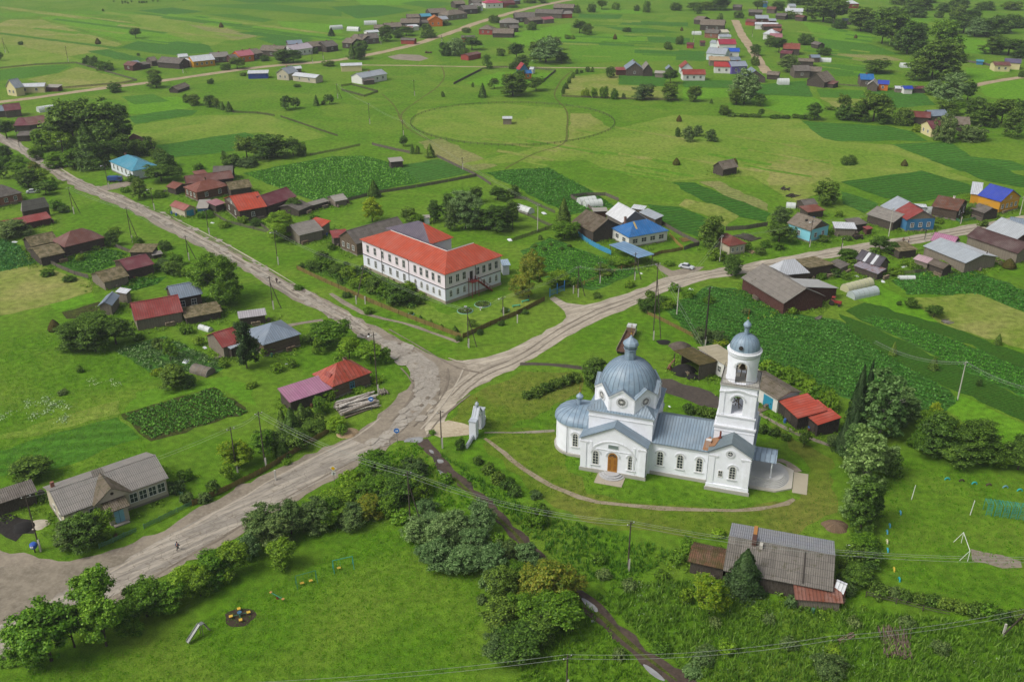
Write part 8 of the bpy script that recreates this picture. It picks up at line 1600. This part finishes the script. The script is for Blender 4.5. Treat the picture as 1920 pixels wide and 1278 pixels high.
# ---------------- playground ----------------
GRN=plain('#2f7a5a',.5); YEL=plain('#c9a63a',.5); TEALP=plain('#1f8f86',.5)
def swing(x,y,ang,label,seats=2,c=GRN,name='swing'):
    g=at((x,y),0); o=empty(name,tuple(g),R(ang),label,'swing'); H=2.1
    m=MB(); m.tube((-1.6,0,H),(1.6,0,H),.05); m.build('top_bar',c,o)
    for s in (-1.6,1.6): m=MB(); m.tube((s,-.7,0),(s,0,H),.045); m.tube((s,.7,0),(s,0,H),.045); m.tube((s,-.4,.9),(s,.4,.9),.03); m.build('side_frame',c,o)
    for i in range(seats):
        x_=-.7+1.4*i; m=MB(); m.box(-.3,.3,-.22,.22,.42,.48); st=m.build('seat',YEL,o,loc=(x_,0,0)); m=MB(); m.tube((-.25,0,.48),(-.25,0,H),.02,n=4); m.tube((.25,0,.48),(.25,0,H),.02,n=4); m.build('hanger',c,st)
swing(575,1094,25,'green steel swing with two yellow seats on the lower meadow'); swing(644,1066,20,'teal swing frame with blue end ladder nearest the shrubs',1,TEALP)
g=at((520,1122),0); o=empty('seesaw',tuple(g),R(-35),'small green seesaw with two seats in the lower meadow','seesaw'); m=MB(); m.box(-1.5,1.5,-.08,.08,.55,.63); m.build('beam',GRN,o)
for s in (-1.35,1.35): m=MB(); m.box(s-.2,s+.2,-.2,.2,.63,.68); m.build('seat',plain('#b5884a'),o); m=MB(); m.tube((s*.8,0,.65),(s*.8,0,1.0),.03); m.build('handle',GRN,o)
m=MB(); m.prism([(-.25,-.1,0),(.25,-.1,0),(0,-.1,.55)],(0,.2,0)); m.build('pivot',plain('#7a2e22'),o)
heap(0,450,1157,2.5,.08,roadm('#3a3024','#2b241b','#4a3e30',sc=3),'round patch of trodden earth under the carousel','bare_patch','bare earth')
g=at((450,1155),0); o=empty('carousel',tuple(g),R(20),'little carousel with four yellow seats on bare earth','carousel'); m=MB(); m.tube((0,0,0),(0,0,.8),.08); m.lathe([(.35,.78),(.35,.84),(0,.84)],14); m.build('hub',plain('#2f5f7a'),o)
for k in range(4):
    t=R(90*k); m=MB(); m.tube((0,0,.4),(1.3*math.cos(t),1.3*math.sin(t),.4),.04); ar_=m.build('arm',GRN,o); m=MB(); m.box(-.28,.28,-.25,.25,.42,.5); st=m.build('seat',YEL,ar_,loc=(1.3*math.cos(t),1.3*math.sin(t),0),rz=t); 
g=at((352,1207),0); b=at((392,1180),0); d_=b-g; o=empty('slide',tuple(g),math.atan2(d_.y,d_.x),'grey metal slide with wooden stair on the lower meadow','slide'); GS=plain('#8f9290',.3,.6); L=d_.length
m=MB(); m.prism([(0,-.3,.25),(L*.62,-.3,2.0),(L*.62,.3,2.0),(0,.3,.25)],(0,0,.05)); 
for y in (-.33,.3): m.prism([(0,y,.25),(L*.62,y,2.0),(L*.62,y,2.25),(0,y,.5)],(0,.04,0))
m.build('chute',GS,o); m=MB(); m.box(L*.62,L*.78,-.35,.35,1.95,2.02); m.build('platform',GS,o)
m=MB(); 
for y in (-.33,.3): m.tube((L*.78,y,2.0),(L,y,.05),.04); m.tube((L*.66,y,0),(L*.66,y,2),.05)
for i in range(6): m.box(L*.78+L*.22*i/6,L*.78+L*.22*i/6+.18,-.33,.33,1.8-i*.33,1.84-i*.33)
m.build('stair',plain('#6e6a60'),o)
# ---------------- sports ground ----------------
WHP=plain('#d4d6d2',.5)
g=at((1814,1052),0); o=empty('football_goal',tuple(g),R(78),'white football goal frame before the bare goal mouth','goal'); m=MB()
GWd=5.0; m.tube((0,0,0),(0,0,2.1),.055); m.tube((GWd,0,0),(GWd,0,2.1),.055); m.tube((0,0,2.1),(GWd,0,2.1),.055); m.build('goal_frame',WHP,o); m=MB()
for x in (0,GWd): m.tube((x,0,2.2),(x,1.2,0),.045)
m.build('stay',WHP,o)
for x,y,h_,lb in ((1709,936,3.0,'white upright post left on the sports ground'),(1819,965,3.0,'white upright post near the climbing ladders')):
    g=at((x,y),0); m=MB(); m.tube((0,0,0),(.25,.1,h_),.07,n=8); o=m.build('goal_post',WHP,loc=tuple(g)); tag(o,lb,'post')
for i,x in enumerate((1848,1864,1879,1894,1908)):
    g=at((x,966+(i*2)),0); o=empty('climbing_ladder',tuple(g),R(-10),'x','climbing frame'); o['auto']='teal climbing ladder'; m=MB(); 
    for s in (0,.9): m.tube((s,0,0),(s,-.05,2.4),.045); m.tube((s,-.05,2.4),(s,1.8,2.4),.045); m.tube((s,1.8,0),(s,1.8,2.4),.045)
    m.build('frame',TEALP,o); m=MB()
    for k in range(7): m.tube((0,0,.3+.32*k),(.9,0,.3+.32*k),.03,n=5)
    for k in range(4): m.tube((0,.4+.4*k,2.4),(.9,.4+.4*k,2.4),.03,n=5)
    m.build('rungs',TEALP,o)
m=MB()
@cached
def tyre(c):
    m=MB(); n=14
    for i in range(n):
        t0,t1=math.pi*i/n,math.pi*(i+1)/n
        for k in range(8):
            f0,f1=6.283*k/8,6.283*(k+1)/8; q=lambda t,f:((.42+.14*math.cos(f))*math.cos(t),.14*math.sin(f),(.42+.14*math.cos(f))*math.sin(t)); m.face([q(t0,f0),q(t1,f0),q(t1,f1),q(t0,f1)])
    return m.mesh('tyre',plain(c,.6),merge=True,smooth=60)
TC=['#1a9a96','#3a3026','#1a9a96','#4a3b30','#5a8f96','#1a9a96','#3f8fa8','#3f8fa8','#3f8fa8','#c4c49a','#2a9ab0','#c9b23a','#1a9aa0']
CN={'#1a9a96':'teal','#3a3026':'unpainted brown','#4a3b30':'brownish','#5a8f96':'grey-blue','#3f8fa8':'pale blue','#c4c49a':'cream','#2a9ab0':'turquoise','#c9b23a':'yellow','#1a9aa0':'sea-green'}
for (x,y),c in zip([(1776,899),(1803,902),(1827,907),(1854,910),(1885,914),(1912,920),(1688,962),(1668,986),(1663,998),(1663,1016),(1664,1032),(1676,1068),(1686,1087)],TC):
    g=at((x,y),0); o=link('half_buried_tyre',tyre(c),None,tuple(g),R(0 if y<930 else 80)); tag(o,'','tyre'); o['auto']='%s half-buried tyre'%CN[c]
# ---------------- school yard ----------------
def flowerbed(x,y,r,label):
    g=at((x,y),0); o=empty('flower_bed',tuple(g),0,label,'flower bed'); m=MB(); m.lathe([(r-.14,0),(r-.14,.18),(r,.2),(r+.02,0)],28); m.build('rim',plain('#7fb09a',.6),o); m=MB(); m.lathe([(r-.14,.08),(r*.5,.2),(0,.25)],20); m.build('soil',plain('#2e2a1c'),o)
    n=500; th=rng.random(n)*6.283; rr=np.sqrt(rng.random(n))*(r-.25); P=np.stack([rr*np.cos(th),rr*np.sin(th),.2+.35*rng.random(n)],1); link('plants',quadmesh('plants',leaves(P,np.tile([0,0,1.],(n,1)),np.full(n,.14),.6),LEAF['dark']),o)
flowerbed(905,571,2.2,'round flower bed with pale rim nearest the fire escape'); flowerbed(872,583,2.1,'round flower bed with white urn in the school yard'); flowerbed(771,589,.8,'tiny round bed by the shrubs at the ochre fence'); flowerbed(948,581,1.0,'small green-rimmed bed at the right of the school yard')
for x,y,lb in ((901,582,'white bench-like planter between the two round flower beds'),(873,580,'white urn standing in the round flower bed')):
    g=at((x,y),0); o=empty('planter',(g.x,g.y,.2),0,lb,'planter'); m=MB(); m.lathe([(.2,0),(.12,.25),(.35,.6),(.42,.7),(.3,.7)],12); m.build('urn',plain('#c9ccca'),o)
for x,y,lb in ((685,570,'short white concrete post left of the leaning pole'),(878,650,'white concrete post beside the braced pole at the verge corner'),(517,900,'tilted short concrete post by the ochre fence'),(1075,550,'short white post at the gravel road bend'),(970,605,'white concrete stub below the ochre fence')):
    g=at((x,y),0); m=MB(); m.box(-.15,.15,-.15,.15,0,2.2); o=m.build('concrete_post',CONC,loc=tuple(g)); tag(o,lb,'post')
for i,(x,y,ang) in enumerate([(968,575,20),(985,566,30)]):
    g=at((x,y),0); m=MB(); m.box(-1.1,1.1,-.25,.25,.4,.48); m.box(-1.0,-.9,-.2,.2,0,.4); m.box(.9,1.0,-.2,.2,0,.4); o=m.build('bench',plain('#2f9a7a'),loc=tuple(g),rz=R(ang)); tag(o,['green low bench left of the amber tree','green low bench directly under the amber tree'][i],'bench')
# white rags, film and scraps in the gardens
for tg,x,y,s_,lb in ((8,1400,308,2.4,'crumpled white plastic sheet beside the thin birch'),(8,1535,207,1.2,'white sheet on the grass below the dark red barn'),(4,1430,1125,2.6,'white plastic sheet on the turf-covered shed'),(4,110,615,1.6,'white tank beside the mossy double barn'),(4,1590,472,1.3,'white slab beside the street poles'),(9,250,328,1.8,'clear film roll in the garden behind the pine'),(6,1340,968,1.3,'white concrete ring by the gravel road'),(6,968,850,.9,'white scrap on the grass by the carport'),(7,1020,800,1.8,'white plastic heap beside the brown gabled shed'),(7,860,910,1.6,'grey film heap below the striped roof'),(7,665,870,1.4,'white sheet in the weeds left of the striped roof'),(10,815,645,.7,'white stone on the lawn behind the refectory'),(6,240,400,2.2,'white washing near the spruce by the greenhouses'),(5,1900,600,2.0,'white boarding by the dark shrubs behind the school'),(14,935,365,.7,'white box at the barn corner under the poplars')):
    g=at((x,y),0,tg); rr=random.Random(int(x*y)); n=6; m=MB(); H=[[rr.uniform(.05,.45)*s_*.5 if 0<i<n and 0<j<n else .02 for i in range(n+1)] for j in range(n+1)]
    z_=0.0
    for i in range(n):
        for j in range(n): q=lambda i,j:((i/n-.5)*s_,(j/n-.5)*s_*.6,H[j][i]); m.face([q(i,j),q(i+1,j),q(i+1,j+1),q(i,j+1)])
    o=m.build('plastic_sheet',plain('#c9ced2',.4),loc=tuple(g),rz=rr.random()*3); tag(o,lb,'sheet')

# firewood stacks, barrels and crates standing about the yards
def stackmesh(k):
    r=random.Random(k); m=MB()
    for j in range(5):
        for i in range(9): m.tube((i*.26+.13*(j%2),-.25+r.uniform(-.04,.04),.12+j*.23),(i*.26+.13*(j%2),.25+r.uniform(-.04,.04),.12+j*.23),.12*r.uniform(.75,1.05),n=7)
    return m.mesh('firewood_stack',wood(['#9a8468','#8b7f70','#a8977c'][k],True,.7,worn=.6))
SM=[stackmesh(k) for k in range(3)]
bm_=MB(); bm_.lathe([(.0,0),(.28,0),(.31,.3),(.31,.6),(.28,.9),(0,.88)],14)
BM=[bm_.mesh('barrel',plain(c,.5)) for c in ('#2a5a9a','#5c3a2a','#3a6a50')]
cr=MB(); cr.box(0,1,0,.7,0,.5); cr.box(.15,.8,.05,.6,.5,.85); CRM=cr.mesh('crate_pile',wood('#8d8272',True,.17))
rr=random.Random(5); k=0
for o_,L,W,z,r_ in BLD:
    if o_.location.y>330 or L<4: continue
    for t in range(2):
        if rr.random()<.35: continue
        c_,s_=math.cos(o_.rotation_euler.z),math.sin(o_.rotation_euler.z); side=rr.random(); x,y=(rr.uniform(.5,L-2),-.5) if side<.6 else (L+.6,rr.uniform(.5,W-.5)); ty=rr.randrange(5)
        loc=(o_.location.x+x*c_-y*s_,o_.location.y+x*s_+y*c_,0)
        if ty<3: q=link('firewood_stack',SM[ty],None,loc,o_.rotation_euler.z+(0 if side<.6 else R(90))); tag(q,'','woodpile'); q['auto']='small stack of split firewood'
        elif ty==3: i=rr.randrange(3); q=link('barrel',BM[i],None,loc); tag(q,'','barrel'); q['auto']=['blue','rusty brown','green'][i]+' rain barrel'
        else: q=link('crate_pile',CRM,None,loc,rr.random()*3); tag(q,'','crates'); q['auto']='two stacked grey crates'
haze(.00014)
# ---------------- wording of the labels that single out each thing ----------------
LMK=[('the white church',1245,830),('the church bell tower',1390,720),('the long white school',810,500),('the bright blue-roofed house',1200,430),('the crossroads',800,700),('the long grey-roofed house',200,905),
 ('the mauve and red cottage',610,710),('the round paddock',960,235),('the lower muddy track',1180,1200),('the grey corrugated barn',1440,1040),('the sports ground',1800,1000),('the concrete road',430,970),
 ('the blue-roofed office',245,312),('the red barn house',290,570),('the maroon-roofed huts',240,500),('the cyan-walled house',1515,425),('the yellow house',1870,365),('the far left street',380,112),
 ('the orange far house',822,32),('the far right lane',1400,85),('the purple-walled house',1385,130),('the red-ended barn',1480,545),('the white metal roofs',1790,480),('the upper muddy track',930,985),
 ('the far left cream house',40,160),('the paddock cottage',985,132),('the far right woods',1780,100),('the wide grey-windowed barracks',695,140),('the seesaw and carousel',480,1130),
 ('the church garages',1500,770),('the grain strips',1760,680),('the right-hand cottages',1790,225),('the hay meadow hut',1350,308),('the top edge meadows',250,20),('the red-roofed timber house',480,370),('the church gate',895,795),('the school front yard',880,600)]
ORD='first second third fourth fifth sixth seventh eighth ninth tenth eleventh twelfth thirteenth fourteenth fifteenth sixteenth seventeenth eighteenth nineteenth twentieth'.split()
def where(o):
    p=o.matrix_world.translation if o.parent else o.location
    if 'cxy' in o: x,y=o['cxy']
    else: x,y=proj(p)
    n,lx,ly=min(LMK,key=lambda l:(l[1]-x)**2+((l[2]-y)*1.6)**2)
    dx,dy=x-lx,(y-ly)*1.4
    rel=('right of ' if dx>0 else 'left of ') if abs(dx)>abs(dy) else ('in front of ' if dy>0 else 'behind ')
    if math.hypot(dx,dy)<14: rel='beside '
    return rel+n,x
auto={}
for o in THINGS:
    if o.get('kind')=='structure' and o['label']: continue
    if 'auto' in o or o.get('kind')=='stuff':
        base=o['auto'] if 'auto' in o else o['label']
        if 'auto' in o or sum(1 for q in THINGS if q['label']==base)>1:
            wr,x=where(o); auto.setdefault((base+' '+wr),[]).append((x,o))
for lb,L in auto.items():
    L.sort(key=lambda t:t[0]); n=len(L)
    for i,(x,o) in enumerate(L):
        if n==1: s=lb
        elif n==2: s=lb+', '+('left' if i==0 else 'right')+' of two'
        else: s=lb+', '+('leftmost' if i==0 else 'rightmost' if i==n-1 else (ORD[i]+' from left' if i<20 else ORD[n-1-i]+' from right'))
        o['label']=s
for o in THINGS:
    for k in ('auto','cxy'):
        if k in o: del o[k]
grp={}
for o in THINGS:
    if o.get('kind') is None and 'group' not in o: grp.setdefault(o.name.split('.')[0],[]).append(o)
GN={'leafy_tree':'leafy trees about the village','bush':'bushes and hedges about the village','willow_bush':'willow bushes by the tracks','willow_tree':'willow trees','spruce_tree':'spruce trees','conifer_tree':'conifers','poplar_tree':'poplar trees by the sports ground','birch_tree':'birch trees','house':'village houses','shed':'sheds and outbuildings','barn':'barns','haystack':'haystacks on the meadows','utility_pole':'utility poles','greenhouse':'garden greenhouses'}
for n,L in grp.items():
    if len(L)>1 :
        for o in L: o['group']=GN.get(n,n.replace('_',' ')+'s in the village')
print('things',len(THINGS),'objects',len(bpy.data.objects))
